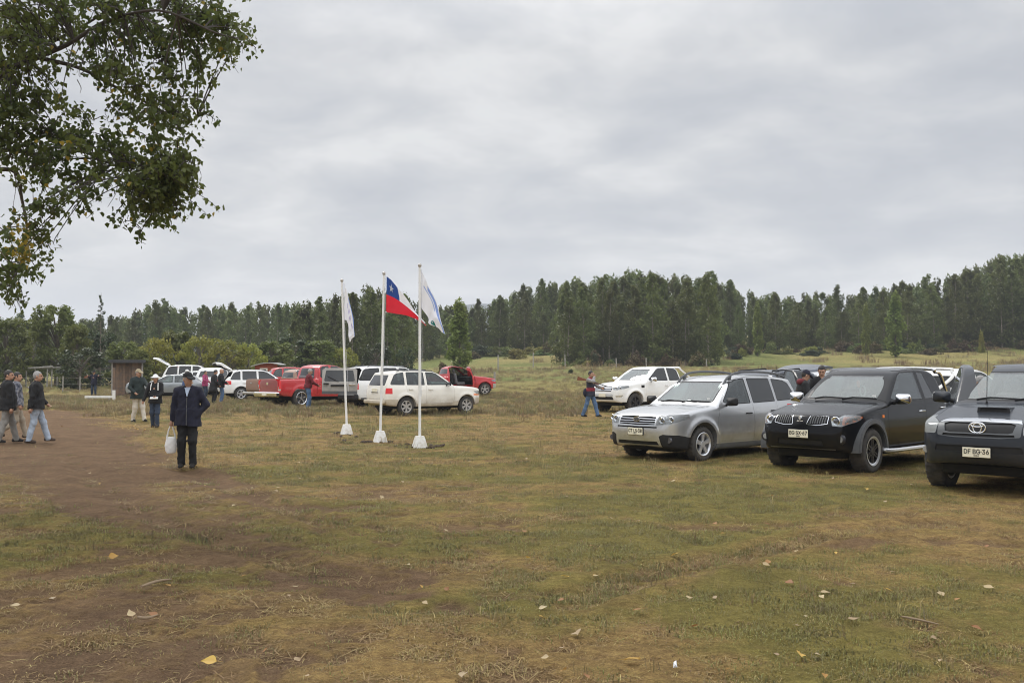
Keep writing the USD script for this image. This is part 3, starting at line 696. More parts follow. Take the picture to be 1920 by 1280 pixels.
def make_left_trees():
    G = [broad(401 + k, 6, 4, 'green_leaf', 90, 58, 0.16) for k in range(2)]; YG = [broad(411 + k, 4, 4, 'yellow_green_leaf', 60, 44, 0.15, 0.05) for k in range(2)]; DK = [broad(421 + k, 5, 4, 'dark_leaf', 60, 44, 0.16, 0.05) for k in range(2)]
    RU = broad(431, 3, 3, 'rust_leaf', 40, 40, 0.14, 0.05)
    T = [(G[0], 'broadleaf_tree', 'rounded green tree at the left edge of the picture behind the walking men', 12, 598, 88, 90, 6, 4),
         (G[1], 'broadleaf_tree', 'tallest loose green tree left of the wooden shed', 106, 572, 92, 100, 6, 4),
         (DK[0], 'broadleaf_tree', 'dark evergreen between the two left green trees', 60, 590, 100, 52, 5, 4),
         (G[0], 'broadleaf_tree', 'green tree close behind the shelter frame of logs', 140, 612, 84, 60, 6, 4),
         (DK[1], 'broadleaf_tree', 'dark layered evergreen standing behind the shed', 186, 620, 90, 80, 5, 4),
         (G[1], 'broadleaf_tree', 'green tree directly behind the shed roof', 236, 640, 86, 70, 6, 4)]
    for s, nm, lb, px, pt, Y, W, H0, W0 in T: place_tree(s, nm, lb, px, pt, Y, W, H0, W0)
    B = [(YG[0], 'yellow green bush right of the shed roof', 290, 638, 82, 70), (G[0], 'mid green bush behind the white hatchback van', 330, 622, 86, 76), (YG[1], 'yellowish bush above the raised white tailgate', 372, 632, 82, 72),
         (YG[0], 'tawny yellow bush behind the white open boot car', 428, 640, 84, 80), (YG[1], 'paler yellow bush left of the red roofed hut', 466, 645, 86, 60), (G[1], 'deep green bush behind the small red hut', 512, 640, 92, 76),
         (DK[0], 'dark bush left of the foremost eucalyptus clump', 548, 628, 98, 80), (G[0], 'green bush under the foremost eucalyptus clump', 596, 640, 98, 80), (YG[0], 'small yellow green bush behind the left flagpole', 648, 655, 98, 50),
         (DK[1], 'dark bush behind the middle flagpole', 704, 645, 104, 60), (DK[0], 'narrow grey green bush between the middle and right flagpoles', 760, 652, 108, 34), (G[1], 'low green bush left of the walking man by the shed', 258, 655, 80, 50), (DK[1], 'dark hedge bush under the left green trees', 150, 655, 80, 90)]
    for s, lb, px, pt, Y, W in B: place_tree(s, 'bush', lb, px, pt, Y, W, {True: 6, False: 4}[s in G] if s not in DK else 5, 4, 'bushes at the left field edge', 'bush')
    CO = [columnar(441, 7, 1.7), columnar(442, 7, 1.5)]
    place_tree(CO[0], 'poplar', 'yellow green columnar poplar behind the open red pickup', 862, 568, 112, 44, 7, 1.7, None)
    place_tree(CO[1], 'poplar', 'slim yellow green poplar before the middle of the plantation', 1421, 572, 160, 20, 7, 1.5, None)
    place_tree(CO[0], 'poplar', 'slim poplar, left one of the pair above the black pickup', 1624, 574, 158, 15, 7, 1.5, None)
    place_tree(CO[1], 'poplar', 'broad tall poplar, right one of the pair above the black pickup', 1680, 552, 156, 32, 7, 1.5, None)
    g = np.random.default_rng(12); pass
    def shrub(seed, leaf, name='shrub_form'):
        q = np.random.default_rng(seed); C, Rr = [], []
        for k in range(42):
            a = q.uniform(0, 6.28); u = q.uniform(.04, .95); w = 1.4 * math.sqrt(max(0.03, 1 - u * u)) * q.uniform(.25, 1.0); C.append((math.cos(a) * w, math.sin(a) * w, 1.9 * u * q.uniform(.7, 1.05))); s_ = q.uniform(.22, .42); Rr.append((s_, s_, s_))
        return form(name, tube([(0, 0, -.3), (.03, 0, .5), (0, .04, 1.2)], [.08, .05, .02], 5), 'bark_grey', leaf_cloud(q, C, Rr, 46, .13, .8), leaf)
    SH = [shrub(451, 'yellow_green_leaf'), shrub(452, 'dark_leaf'), shrub(453, 'rust_leaf'), shrub(454, 'green_leaf'), shrub(455, 'rust_leaf'), shrub(456, 'green_leaf')]
    spots = [(1110, 676, 132, 50), (1148, 674, 132, 30), (1266, 668, 133, 30), (1300, 672, 132, 24), (1376, 658, 156, 30), (1394, 640, 163, 22), (1840, 622, 160, 14), (1070, 693, 98, 16), (830, 676, 118, 22)]
    for k in range(84):
        px = g.uniform(880, 1935); Y = (168 if px < 1050 else 136 if px < 1335 else 168) - abs(g.normal(0, 5)); X = at(px, 691, Y)[0]; z = float(zt(X, Y)); spots.append((px, 691 - (z + g.uniform(.5, 1.9) - EYE) * F / Y, Y, g.uniform(20, 52)))
    for k, (px, pt, Y, W) in enumerate(spots):
        place_tree(SH[k % 6], 'shrub', 'low shrub of the rough ground between field and plantation', px, pt, Y, W, 1.9, 2.9, 'shrubs below the plantation', 'shrub', 0.3)
    # the thin half bare conifer
    g = np.random.default_rng(13); H = 8.0; tr = tube([(0, 0, -.3), (0, 0, H * .5), (0.05, 0, H)], [.12, .06, .015], 6); C, R, B = [], [], []
    for k in range(46):
        u = 0.25 + 0.74 * k / 46; L = (1.06 - u) * 2.3 * g.uniform(.4, 1.0); a = g.uniform(0, 6.28); e = np.array([math.cos(a) * L, math.sin(a) * L, u * H + 0.12 * L])
        B.append(tube([(0, 0, u * H - 0.1), e * [.6, .6, 1] - [0, 0, .05], e], [.025, .018, .008], 3))
        for q in (.55, .8, 1.0): C.append(e * [q, q, 1] - [0, 0, .1]); R.append((.16, .16, .10))
    f = form('bare_conifer_form', tr, 'bark_grey', leaf_cloud(g, C, R, 9, .09, .5), 'dark_leaf', join(B))
    place_tree(f, 'conifer', 'thin half bare conifer with a spiky top rising left of the shed', 188, 548, 88, 60, 8, 4)
make_left_trees()

# ------------------------------------------------------------------ the big poplar whose branches hang into the picture
def make_big_tree():
    g = np.random.default_rng(91)
    T = thing('cottonwood_tree', 'large poplar at the left whose leafy branches hang across the upper left of the picture', 'tree', (0, 0, 0))
    base = np.array([-10.2, 14.5, 0.0])
    trunk = spline([base + [0, 0, -.3], base + [.1, 0, 2.0], base + [.35, .1, 4.5], base + [.5, .2, 7.5], base + [.4, .3, 11.0], base + [.3, .3, 14.0]], 22)
    tv = tube(trunk, np.interp(np.linspace(0, 1, 22), [0, .06, .3, .6, 1], [.62, .48, .38, .26, .06]), 14)
    obj('trunk', tv, 'bark_grey', T, smooth=50)
    def P(px, py, Y): return at(px, py, Y)
    limbs = [  # pixels of the picture and depths: the limbs one sees between the leaves
        [(-330, 330, 14.5), (-120, 220, 14.6), (0, 150, 14.7), (60, 100, 14.8), (150, 52, 15.0), (215, 10, 15.2), (300, -60, 15.4)],
        [(-120, 220, 14.6), (0, 140, 14.3), (70, 108, 14.2), (130, 82, 14.0), (200, 40, 13.8), (300, 20, 13.6), (400, 60, 13.5), (450, 75, 13.5)],
        [(70, 108, 14.2), (150, 128, 14.4), (210, 160, 14.6), (270, 190, 14.7), (330, 240, 14.8), (370, 220, 14.8)],
        [(-300, 420, 14.6), (-100, 330, 14.7), (0, 282, 14.8), (70, 290, 14.8), (150, 283, 14.9), (220, 312, 14.8), (280, 318, 14.7), (330, 345, 14.6)],
        [(60, 100, 14.8), (72, 40, 14.9), (80, -60, 15.0)],
        [(-200, 380, 14.6), (-60, 330, 14.9), (25, 320, 15.0), (40, 370, 15.1), (50, 440, 15.2), (30, 520, 15.2)],
        [(-250, 60, 14.3), (-80, -40, 14.2), (120, -150, 14.0)], [(-300, 0, 13.6), (-150, -160, 13.2), (0, -300, 13.0)]]
    for L in limbs:
        pts = spline([P(*q) for q in L], 4 * len(L)); obj('limb', tube(pts, np.linspace(.05 if L[0][0] < -50 else .032, .006, len(pts)), 7), 'bark_dark', T, smooth=50)
    j = spline([trunk[8], trunk[10] + [.4, 0, .2], P(-330, 330, 14.5)], 8); obj('limb', tube(j, np.linspace(.2, .11, 8), 8), 'bark_grey', T, smooth=50)
    j = spline([trunk[7], P(-400, 470, 14.3), P(-300, 420, 14.3)], 6); obj('limb', tube(j, np.linspace(.16, .1, 6), 8), 'bark_grey', T, smooth=50)
    j = spline([trunk[12], P(-330, 120, 14.3), P(-250, 60, 14.3)], 6); obj('limb', tube(j, np.linspace(.16, .1, 6), 8), 'bark_grey', T, smooth=50)
    # clumps of leaves: pixel, radii in pixels, leaf count
    K = [(20, 20, 70, 45, 620), (110, 15, 60, 40, 460), (190, 10, 60, 35, 380), (265, 18, 50, 40, 400), (330, 25, 45, 42, 420), (385, 30, 42, 42, 420), (425, 55, 30, 30, 260), (450, 78, 16, 12, 60), (415, 95, 22, 22, 130),
         (30, 80, 60, 45, 420), (110, 75, 45, 30, 190), (175, 90, 30, 22, 110), (245, 65, 42, 35, 260), (310, 80, 40, 36, 300), (365, 95, 34, 32, 260), (18, 140, 50, 40, 330), (85, 140, 30, 22, 110), (150, 120, 35, 16, 80), (215, 130, 34, 30, 190), (245, 165, 28, 26, 190), (205, 165, 20, 20, 80),
         (300, 120, 32, 26, 160), (320, 155, 30, 26, 140), (372, 130, 22, 22, 90), (235, 205, 18, 24, 90), (300, 190, 26, 24, 120), (345, 185, 28, 22, 130), (385, 218, 18, 7, 34), (280, 215, 24, 22, 130), (325, 215, 30, 22, 140), (295, 245, 26, 24, 120), (340, 250, 22, 22, 90), (265, 255, 14, 18, 50),
         (15, 200, 45, 40, 380), (75, 195, 40, 30, 260), (125, 200, 16, 14, 50), (20, 250, 50, 38, 400), (85, 245, 45, 34, 320), (130, 260, 30, 24, 150), (170, 240, 18, 22, 70), (15, 290, 30, 18, 90), (60, 310, 24, 18, 80), (95, 300, 34, 22, 160), (70, 325, 16, 16, 60),
         (150, 285, 26, 18, 90), (200, 262, 30, 26, 190), (225, 290, 28, 24, 170), (180, 300, 20, 18, 70), (130, 335, 20, 16, 70), (155, 325, 22, 18, 80), (190, 330, 18, 14, 50), (270, 320, 40, 34, 420), (320, 320, 38, 32, 380), (255, 360, 36, 32, 330), (305, 365, 42, 34, 430), (345, 350, 26, 30, 220), (350, 305, 20, 26, 130), (285, 390, 34, 26, 240), (335, 390, 22, 20, 110), (255, 405, 18, 18, 80), (256, 432, 8, 12, 28),
         (205, 345, 14, 14, 36), (160, 375, 18, 18, 80), (155, 395, 10, 8, 20), (92, 355, 14, 22, 60), (95, 395, 20, 26, 120), (62, 430, 24, 30, 150), (85, 445, 16, 22, 80), (20, 435, 20, 26, 60), (15, 480, 24, 22, 110), (50, 470, 20, 18, 50), (70, 495, 16, 10, 40), (20, 510, 26, 16, 130), (10, 540, 18, 22, 80), (38, 565, 10, 8, 20), (5, 560, 14, 14, 40), (28, 350, 10, 22, 30), (-60, 300, 60, 60, 260), (-70, 180, 70, 80, 330), (-70, 60, 70, 80, 330), (-80, 430, 60, 60, 260), (-60, 530, 50, 40, 170),
         (60, -90, 110, 50, 520), (240, -80, 110, 50, 520), (400, -50, 60, 40, 260), (-120, -120, 110, 80, 420), (80, -220, 150, 70, 520), (320, -180, 120, 70, 420), (-300, 120, 120, 120, 460), (-320, -120, 140, 120, 460), (-280, 380, 90, 90, 260), (-40, -330, 160, 80, 420), (-420, 200, 120, 140, 420), (-560, 60, 140, 160, 420), (-700, 200, 140, 160, 360), (-500, -220, 160, 120, 360)]
    Vs, Ns, twigs = [], [], []
    limb_pts = np.vstack([spline([P(*q) for q in L], 30) for L in limbs])
    for px, py, rx, ry, n in K:
        Y = 14.2 + g.uniform(-.9, .9); c = P(px, py, Y); rx, ry = rx * Y / F, ry * Y / F
        near = limb_pts[np.argmin(np.linalg.norm(limb_pts - c - [0, 0, .1], axis=1))]
        m = max(3, n // 14)
        for t in range(m):
            e = c + g.normal(size=3) * np.array([rx, 0.38 + .35 * rx, ry]) * 0.62
            k = max(3, int(n / m * g.uniform(.6, 1.5) * 1.05)); s = near if t % 3 == 0 else c + g.normal(size=3) * .05
            mid = (s + e) / 2 + [0, 0, .06]; tw = spline([s, mid, e, e + [g.normal(0, .05), g.normal(0, .05), -.10]], 7); twigs.append(tube(tw, np.linspace(.008 if t % 3 else .012, .0025, 7), 3))
            tt = g.uniform(.35, 1.0, k); p = tw[np.minimum((tt * 6).astype(int), 6)] + g.normal(size=(k, 3)) * .055
            Vs.append(p)
    p = np.vstack(Vs); n = len(p)
    nr = g.normal(size=(n, 3)) * [1, 1, .7] + [0, -.1, .3]; nr /= np.linalg.norm(nr, axis=1, keepdims=True)
    t = np.tile([0, 0, -1.0], (n, 1)) + g.normal(size=(n, 3)) * .55; t -= nr * (t * nr).sum(1, keepdims=True); t /= np.linalg.norm(t, axis=1, keepdims=True); b = np.cross(nr, t)
    s = g.uniform(.027, .048, (n, 1))
    v = np.stack([p - t * s * .8, p - t * s * .25 + b * s * .85 + nr * s * .15, p + t * s * .25 + b * s * .6, p + t * s * 1.25, p + t * s * .25 - b * s * .6, p - t * s * .25 - b * s * .85 + nr * s * .15], 1)
    pix = np.c_[960 + F * p[:, 0] / p[:, 1], 691 - F * (p[:, 2] - EYE) / p[:, 1]]
    yel = (np.hypot((pix[:, 0] - 34) / 26, (pix[:, 1] - 452) / 46) < 1) & (g.uniform(size=n) < .5) | (g.uniform(size=n) < .012)
    for name, keep, mt, lb in (('crown', ~yel, 'cottonwood_leaf', None), ('yellow_leaves', yel, 'cottonwood_yellow', 'yellow autumn leaves low on the hanging branches')):
        vv = v[keep].reshape(-1, 3); k = np.arange(keep.sum()) * 6
        obj(name, (vv, np.vstack([np.c_[k, k + i, k + i + 1] for i in (1, 2, 3, 4)])), mt, T, label=lb, kind='stuff')
    obj('twigs', join(twigs), 'bark_dark', T, kind='stuff')
    # bare hanging twigs
    for (a, b_, c_) in (((25, 320), (38, 370), (52, 420)), ((40, 330), (60, 350), (62, 400)), ((20, 290), (30, 340), (24, 390)), ((145, 150), (152, 165), (150, 175)), ((205, 200), (222, 210), (225, 225)), ((175, 225), (195, 218), (205, 232)), ((170, 290), (172, 320), (165, 345)), ((220, 330), (218, 360), (202, 388)), ((0, 470), (20, 500), (38, 560))):
        obj('hanging_twig', tube(spline([P(*a, 14.1), P(*b_, 14.1), P(*c_, 14.0)], 9), np.linspace(.007, .003, 9), 4), 'bark_grey', T)
leaf_mat('cottonwood_leaf', (0.11, 0.155, 0.042), (0.19, 0.225, 0.06), 0.0, 0.8, 0.5, 0.4, 0.0, 0.4)
leaf_mat('cottonwood_yellow', (0.48, 0.36, 0.05), (0.36, 0.28, 0.05), 0.0, 2.0, 0.35, 0.45, 0.0, 0.3)
make_big_tree()

def make_weeds():
    g = np.random.default_rng(61); protos = []
    for s, mt in enumerate(('weed_green', 'straw_grass', 'brown_grass', 'weed_green')):
        protos.append((blades(46, .7, .2, .65, .035, .7, 600 + s), mt))
    X, Y, g2 = scatter(70, 176, .10, .62, 62); n = meshkit.fbm(np.c_[X, Y, X * 0] * .05, 3, 63); m = meshkit.fbm(np.c_[X, Y, X * 0] * .02, 3, 64)
    k = (g2.uniform(size=len(X)) < np.clip((n - .42) * 4, 0, 1) * np.clip((Y - 60) / 70, .2, 1)) & (X / Y > -.2); X, Y, m = X[k], Y[k], m[k]
    idx = np.where(m > .54, g2.choice([1, 2, 1], len(X)), g2.choice([0, 3, 1], len(X)))
    instancer('weeds', protos, np.c_[X, Y, zt(X, Y)], g2.uniform(0, 6.28, len(X)), g2.uniform(.7, 1.9, len(X)), idx, 'rough weeds and low growth on the rising field', 'weeds')
make_weeds()

# ------------------------------------------------------------------ the air
usdkit.material(stage, '/World/Looks/haze_air', {'v': ('principled_volume', {'color': (0.86, 0.89, 0.94), 'density': 0.0003, 'anisotropy': 0.0})}, volume='v.volume')
obj('haze', trimesh.creation.box(bounds=[[-2700, -2700, -8], [2700, 2700, 150]]), 'haze_air', label='thin pale haze in the air over the field', cat='haze', kind='stuff')
# ------------------------------------------------------------------ vehicles: car space is x backwards from the front bumper, y to the car's right, z up
def chaikin(p, n=2):
    p = np.asarray(p, float)
    for _ in range(n):
        q = np.roll(p, -1, 0); p = np.stack([0.75 * p + 0.25 * q, 0.25 * p + 0.75 * q], 1).reshape(-1, 2)
    return p

def paint(name, color, metallic=0.0, rough=0.3, coat=0.8, dust=0.25, dustc=(0.22, 0.19, 0.15)):
    """Car paint with field dust that lies thicker on the lower panels and in blotches."""
    if name in MATS: return name
    MATS.add(name)
    usdkit.material(stage, '/World/Looks/' + name, {
        'tc': ('texture_coordinate', {}), 'n': ('noise_texture', {'scale': 2.2, 'detail': 6.0, 'roughness': 0.65}), 'sp': ('separate_xyz', {}),
        'low': ('map_range', {'from_min': 0.28, 'from_max': 0.75, 'to_min': 2.4, 'to_max': 0.25, 'clamp': True}), 'st': ('map_range', {'from_min': 0.35, 'from_max': 0.75, 'clamp': True}),
        'mu': ('math', {'math_type': 'multiply'}), 'am': ('math', {'math_type': 'multiply', 'value2': dust * 2, 'use_clamp': True}),
        'm': ('mix', {'color1': color, 'color2': dustc}), 'rr': ('map_range', {'to_min': rough, 'to_max': 0.85}), 'ct': ('map_range', {'to_min': coat, 'to_max': 0.0}), 'mt': ('map_range', {'to_min': metallic, 'to_max': 0.0}),
        'p': ('principled_bsdf', {'coat_roughness': 0.06, 'specular_ior_level': 0.22 if max(color) < .05 else 0.5})},
        [('tc.object', 'n.vector'), ('tc.object', 'sp.vector'), ('sp.z', 'low.value'), ('n.fac', 'st.value'), ('low.result', 'mu.value1'), ('st.result', 'mu.value2'), ('mu.value', 'am.value1'), ('am.value', 'm.fac'),
         ('am.value', 'rr.value'), ('am.value', 'ct.value'), ('am.value', 'mt.value'), ('m.color', 'p.base_color'), ('rr.result', 'p.roughness'), ('ct.result', 'p.coat_weight'), ('mt.result', 'p.metallic')], surface='p.BSDF')
    return name

paint('silver_paint', (0.50, 0.505, 0.51), 0.9, 0.30, 1.0, 0.06)
paint('black_paint', (0.003, 0.0032, 0.004), 0.0, 0.16, 0.1, 0.02, (0.12, 0.105, 0.09))
paint('charcoal_paint', (0.014, 0.0165, 0.021), 0.0, 0.25, 0.3, 0.05, (0.14, 0.13, 0.115))
paint('white_paint', (0.74, 0.74, 0.72), 0.0, 0.3, 0.6, 0.15, (0.42, 0.37, 0.3))
paint('dusty_white_paint', (0.72, 0.70, 0.64), 0.0, 0.4, 0.4, 0.35, (0.40, 0.34, 0.26))
paint('beige_dust_paint', (0.52, 0.47, 0.38), 0.0, 0.5, 0.2, 0.4, (0.36, 0.30, 0.22))
paint('red_paint', (0.40, 0.018, 0.022), 0.0, 0.3, 0.7, 0.16, (0.30, 0.12, 0.09))
paint('dusty_red_paint', (0.22, 0.04, 0.035), 0.0, 0.5, 0.3, 0.35, (0.24, 0.17, 0.13))
paint('brown_dust_paint', (0.27, 0.16, 0.115), 0.0, 0.6, 0.1, 0.4, (0.32, 0.24, 0.17))
paint('grey_paint', (0.24, 0.26, 0.27), 0.4, 0.35, 0.6, 0.2)
paint('dark_blue_paint', (0.04, 0.05, 0.07), 0.3, 0.35, 0.6, 0.2)
mat('black_plastic', (0.014, 0.014, 0.015), 0.6, var=0.3, vscale=9.0, spec=.3); mat('lamp_grey', (0.34, 0.35, 0.36), 0.25, metallic=0.6); mat('dark_trim', (0.10, 0.105, 0.11), 0.4, metallic=.4); mat('lining', (0.035, 0.035, 0.036), 0.9)
mat('grey_plastic', (0.085, 0.088, 0.092), 0.5, var=0.25, vscale=6.0)
mat('dull_grey_panel', (0.30, 0.28, 0.25), 0.55, var=0.25, vscale=3.0)
mat('rubber', (0.020, 0.019, 0.018), 0.85, color2=(0.055, 0.048, 0.04), vscale=6.0)
mat('alloy', (0.62, 0.63, 0.65), 0.3, metallic=0.8)
mat('dusty_alloy', (0.42, 0.40, 0.37), 0.45, metallic=0.5)
mat('dark_alloy', (0.05, 0.05, 0.055), 0.3, metallic=0.7)
mat('chrome', (0.85, 0.86, 0.88), 0.08, metallic=1.0)
mat('lamp_silver', (0.72, 0.74, 0.76), 0.2, metallic=0.8)
mat('lamp_dark', (0.10, 0.10, 0.11), 0.2, metallic=0.5)
mat('amber', (0.75, 0.20, 0.05), 0.15, coat=0.6)
mat('red_lamp', (0.55, 0.012, 0.012), 0.12, coat=0.8)
mat('seat_grey', (0.13, 0.13, 0.135), 0.9)
mat('plate_white', (0.74, 0.70, 0.56), 0.4)
mat('plate_black', (0.015, 0.015, 0.015), 0.5)
mat('white_cloth', (0.72, 0.72, 0.70), 0.9)
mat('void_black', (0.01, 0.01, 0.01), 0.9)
glass_mat('windscreen', (0.62, 0.68, 0.66), 0.07, 0.01, 0.10)
glass_mat('clear_window', (0.55, 0.60, 0.59), 0.06, 0.01, 0.03)
glass_mat('tinted_window', (0.07, 0.075, 0.078), 0.06, 0.02, 0.04)
glass_mat('lamp_lens', (0.90, 0.92, 0.93), 0.06, 0.02, 0.08, (0.6, 0.6, 0.58))
glass_mat('milky_lens', (0.8, 0.82, 0.82), 0.06, 0.05, 0.4, (0.34, 0.35, 0.34))

_dents = {}
class Car:
    def __init__(s, L, H, side, plan, T, axles, R, tw, track, h=0.035, k=0.055, curve=0.10, crown=0.05, flare=0.022, cabin=None, well=0.07):
        s.L, s.H, s.axles, s.R, s.tw, s.track = L, H, axles, R, tw, track
        s.parts = []          # name, mesh, material, parent index or None, smooth, label
        st = 0.0125; s.st = st
        xs = np.arange(-0.4, L + 0.4, st); zs = np.arange(-0.1, H + 0.4, st); ys = np.arange(0, 1.6, st)
        S = chaikin(side, 2)
        X, Z = np.meshgrid(xs, zs, indexing='ij'); s.S = gaussian_filter(sdist(np.c_[X.ravel(), Z.ravel()], S).reshape(X.shape), 1.1)
        pl = np.array(plan, float); full = chaikin(np.vstack([pl, pl[::-1] * [1, -1]]), 2)
        X, Y = np.meshgrid(xs, ys, indexing='ij'); s.P = gaussian_filter(sdist(np.c_[X.ravel(), Y.ravel()], full).reshape(X.shape), 1.2, mode='nearest')
        T = np.array(T, float); s.Tz = np.linspace(T[0, 0], T[-1, 0], 200); s.Tm = gaussian_filter(np.interp(s.Tz, T[:, 0], T[:, 1]), 3, mode='nearest')
        s.curve, s.crown, s.flare, s.k = curve, crown, flare, k
        lo, hi = np.array([-0.12, -1.15, 0.0]), np.array([L + 0.12, 1.15, H + 0.15])
        n = np.ceil((hi - lo) / h).astype(int) + 1
        ax = [lo[q] + h * np.arange(n[q]) for q in range(3)]
        G = s.f(np.stack(np.meshgrid(*ax, indexing='ij'), -1).reshape(-1, 3)).reshape(n)
        s.outer, s.skin, s.inner = (solid(surface_nets(s.f, lo, hi, h, lv, 2, G)) for lv in (0.0, -0.014, -0.062))
        s.wells = [Manifold.cylinder(0.62, R + well, R + well, 48).rotate((90, 0, 0)).translate((xa, 0.31 + sg * (track / 2 + 0.13), R + 0.005)) for xa in axles for sg in (-1, 1)]
        s.rem = s.outer - Manifold.batch_boolean(s.wells, manifold3d.OpType.Add)
        s.body = s.rem
        s.cav = None; s.holes = []
        if cabin:
            x0, x1, zf = cabin; s.cav = s.inner ^ box(x0, x1, -2, 2, zf, 3); s.body = s.body - s.cav
    def f(s, p):
        x, y, z = p[:, 0], np.abs(p[:, 1]), p[:, 2]
        m = np.interp(z, s.Tz, s.Tm)
        wf = 1 - 2 * ss(0.3 * s.L, 0.7 * s.L, x)
        dS = map_coordinates(s.S, [(x - s.curve * y * y * wf + 0.4) / s.st, (z + s.crown * y * y + 0.1) / s.st], order=1, mode='nearest')
        dP = map_coordinates(s.P, [(x + 0.4) / s.st, (y / m) / s.st], order=1, mode='nearest') * m
        if s.flare:
            for xa in s.axles:
                r = np.hypot(x - xa, z - s.R)
                dP = dP - s.flare * np.exp(-((r - s.R - 0.10) / 0.07) ** 2)
        return smax(dS, dP, s.k)
    def sx(s, y, z, rear=False):
        xs = np.arange(-0.2, s.L * 0.6, 0.004); xs = s.L - xs if rear else xs
        v = s.f(np.c_[xs, np.full(len(xs), y), np.full(len(xs), z)]); i = np.argmax(v < 0); return xs[i]
    def sy(s, x, z):
        ys = np.arange(1.3, 0, -0.004); v = s.f(np.c_[np.full(len(ys), x), ys, np.full(len(ys), z)]); return ys[np.argmax(v < 0)]
    def sz(s, x, y):
        zs = np.arange(s.H + 0.2, 0, -0.004); v = s.f(np.c_[np.full(len(zs), x), np.full(len(zs), y), zs]); return zs[np.argmax(v < 0)]
    def add(s, name, mesh, material, parent=None, smooth=35, label=None):
        s.parts.append((name, mesh, material, parent, smooth, label)); return len(s.parts) - 1
    def take(s, name, P, material, parent=None, gap=None, mode='skin', label=None):
        """Cuts the region P out of the outer skin as a part of its own. mode: skin, recess (set back), through (a pane over a hole), lens (clear cover over a bowl)."""
        hole = gap if gap is not None else P
        if mode == 'skin': piece = (s.rem ^ P) - s.skin; s.body = s.body - (hole - s.skin)
        elif mode == 'recess': piece = (s.skin ^ P) - s.inner; s.body = s.body - (hole - s.inner)
        elif mode == 'through': piece = (s.rem ^ P) - s.skin; s.body = s.body - hole; s.holes.append(hole)
        elif mode == 'lens':
            piece = (s.rem ^ P) - s.skin; s.body = s.body - (hole - s.inner)
        if mode != 'recess': s.rem = s.rem - hole
        if piece.is_empty(): return None
        i = s.add(name, piece, material, parent, 35, label)
        return i
    def side(s, name, poly, material, mode='skin', gap=0.004, sides=(-1, 1), parents=None, label=None, ymin=0.42):
        out = {}
        for sg in sides:
            y0, y1 = (ymin, 1.4) if sg > 0 else (-1.4, -ymin)
            out[sg] = s.take(name, poly_prism_y(poly, y0, y1), material, parents.get(sg) if parents else None, poly_prism_y(grown(poly, gap), y0, y1) if gap else None, mode, label)
        return out
    def front(s, name, poly, material, mode='skin', x=(-0.3, 0.8), both=True, gap=0.0, parent=None, label=None):
        """poly is in (y, z); with both it is mirrored to the other side as a second part."""
        out = []
        for sg in ((1, -1) if both else (1,)):
            pp = [(sg * a, b) for a, b in poly]
            out.append(s.take(name, poly_prism_x(pp, *x), material, parent, poly_prism_x(grown(pp, gap), *x) if gap else None, mode, label))
        return out
    def rear(s, *a, **k):
        k.setdefault('x', (s.L - 0.8, s.L + 0.3)); return s.front(*a, **k)
    def lamp(s, poly, lens='lamp_lens', bowl='lamp_silver', bulbs=(), x=(-0.3, 0.55), name='headlight', both=True):
        for sg in ((1, -1) if both else (1,)):
            pp = [(sg * a, b) for a, b in poly]; P = poly_prism_x(pp, *x)
            i = s.take(name, P, lens, None, None, 'lens')
            s.add('lamp_housing', (s.skin ^ poly_prism_x(grown(pp, -0.004), *x)) - s.inner, bowl, i)
            for (by, bz, br) in bulbs:
                cx = s.sx(by, bz) + 0.012
                ring = Manifold.revolve(CrossSection([[(br * 0.62, 0), (br, 0), (br, 0.012), (br * 0.9, 0.018), (br * .62, 0.006)]]), 20).rotate((0, -90, 0)).translate((cx, sg * by, bz))
                s.add('reflector', ring, 'chrome', i); s.add('bulb', ball((cx + .004, sg * by, bz), br * 0.55, 16), 'lamp_dark', i)
    def wheels(s, rim='alloy', spokes=5, hole=0.16, style=0, extra_out=0.0, tyre_dirt='rubber'):
        R, w = s.R, s.tw; rr = R * 0.64 if not style == 'big' else R * 0.60
        prof = [(rr, -w / 2 + .012), (rr + .02, -w / 2), (R - .055, -w / 2 - .004), (R - .022, -w / 2 + .012), (R - .004, -w / 2 + .045), (R, -w * .12), (R, w * .12), (R - .004, w / 2 - .045), (R - .022, w / 2 - .012), (R - .055, w / 2 + .004), (rr + .02, w / 2), (rr, w / 2 - .012)]
        tyre = Manifold.revolve(CrossSection([orient(prof)]), 40).rotate((-90, 0, 0))
        n = 52; lugs = []
        for k in range(n):
            b = box(-.013, .013, -w * .42, -w * .05, R - .012, R + .003) if k % 2 else box(-.013, .013, w * .05, w * .42, R - .012, R + .003)
            lugs.append(b.rotate((0, 360 * k / n, 0)))
        tyre = Manifold.batch_boolean([tyre] + lugs, manifold3d.OpType.Add) if s.near else tyre
        o = w / 2
        ringp = [(rr - .03, -o + .02), (rr + .004, -o + .02), (rr + .004, o - .012), (rr + .008, o - .004), (rr - .002, o + .002), (rr - .022, o - .014), (rr - .03, o - .03)]
        pcs = [Manifold.revolve(CrossSection([orient(ringp)]), 36).rotate((-90, 0, 0))]
        hub = Manifold.cylinder(.045, .075, .06, 16).rotate((-90, 0, 0)).translate((0, o - .055, 0)); pcs.append(hub)
        for k in range(spokes):
            wd0, wd1 = (.028, .042) if style != 'thin' else (.018, .02)
            offs = (0.0,) if style != 'double' else (-.024, .024)
            for of in offs:
                if style == 'double': wd0 = wd1 = .014
                pts = [(x_, y_, z_) for z_, wd, ya in ((.035, wd0, o - .018), (rr - .015, wd1, o - .012)) for x_ in (-wd + of, wd + of) for y_ in (ya, ya - .03)]
                pcs.append(Manifold.hull_points(np.array(pts)).rotate((0, 360 * k / spokes, 0)))
        rimm = Manifold.batch_boolean(pcs, manifold3d.OpType.Add)
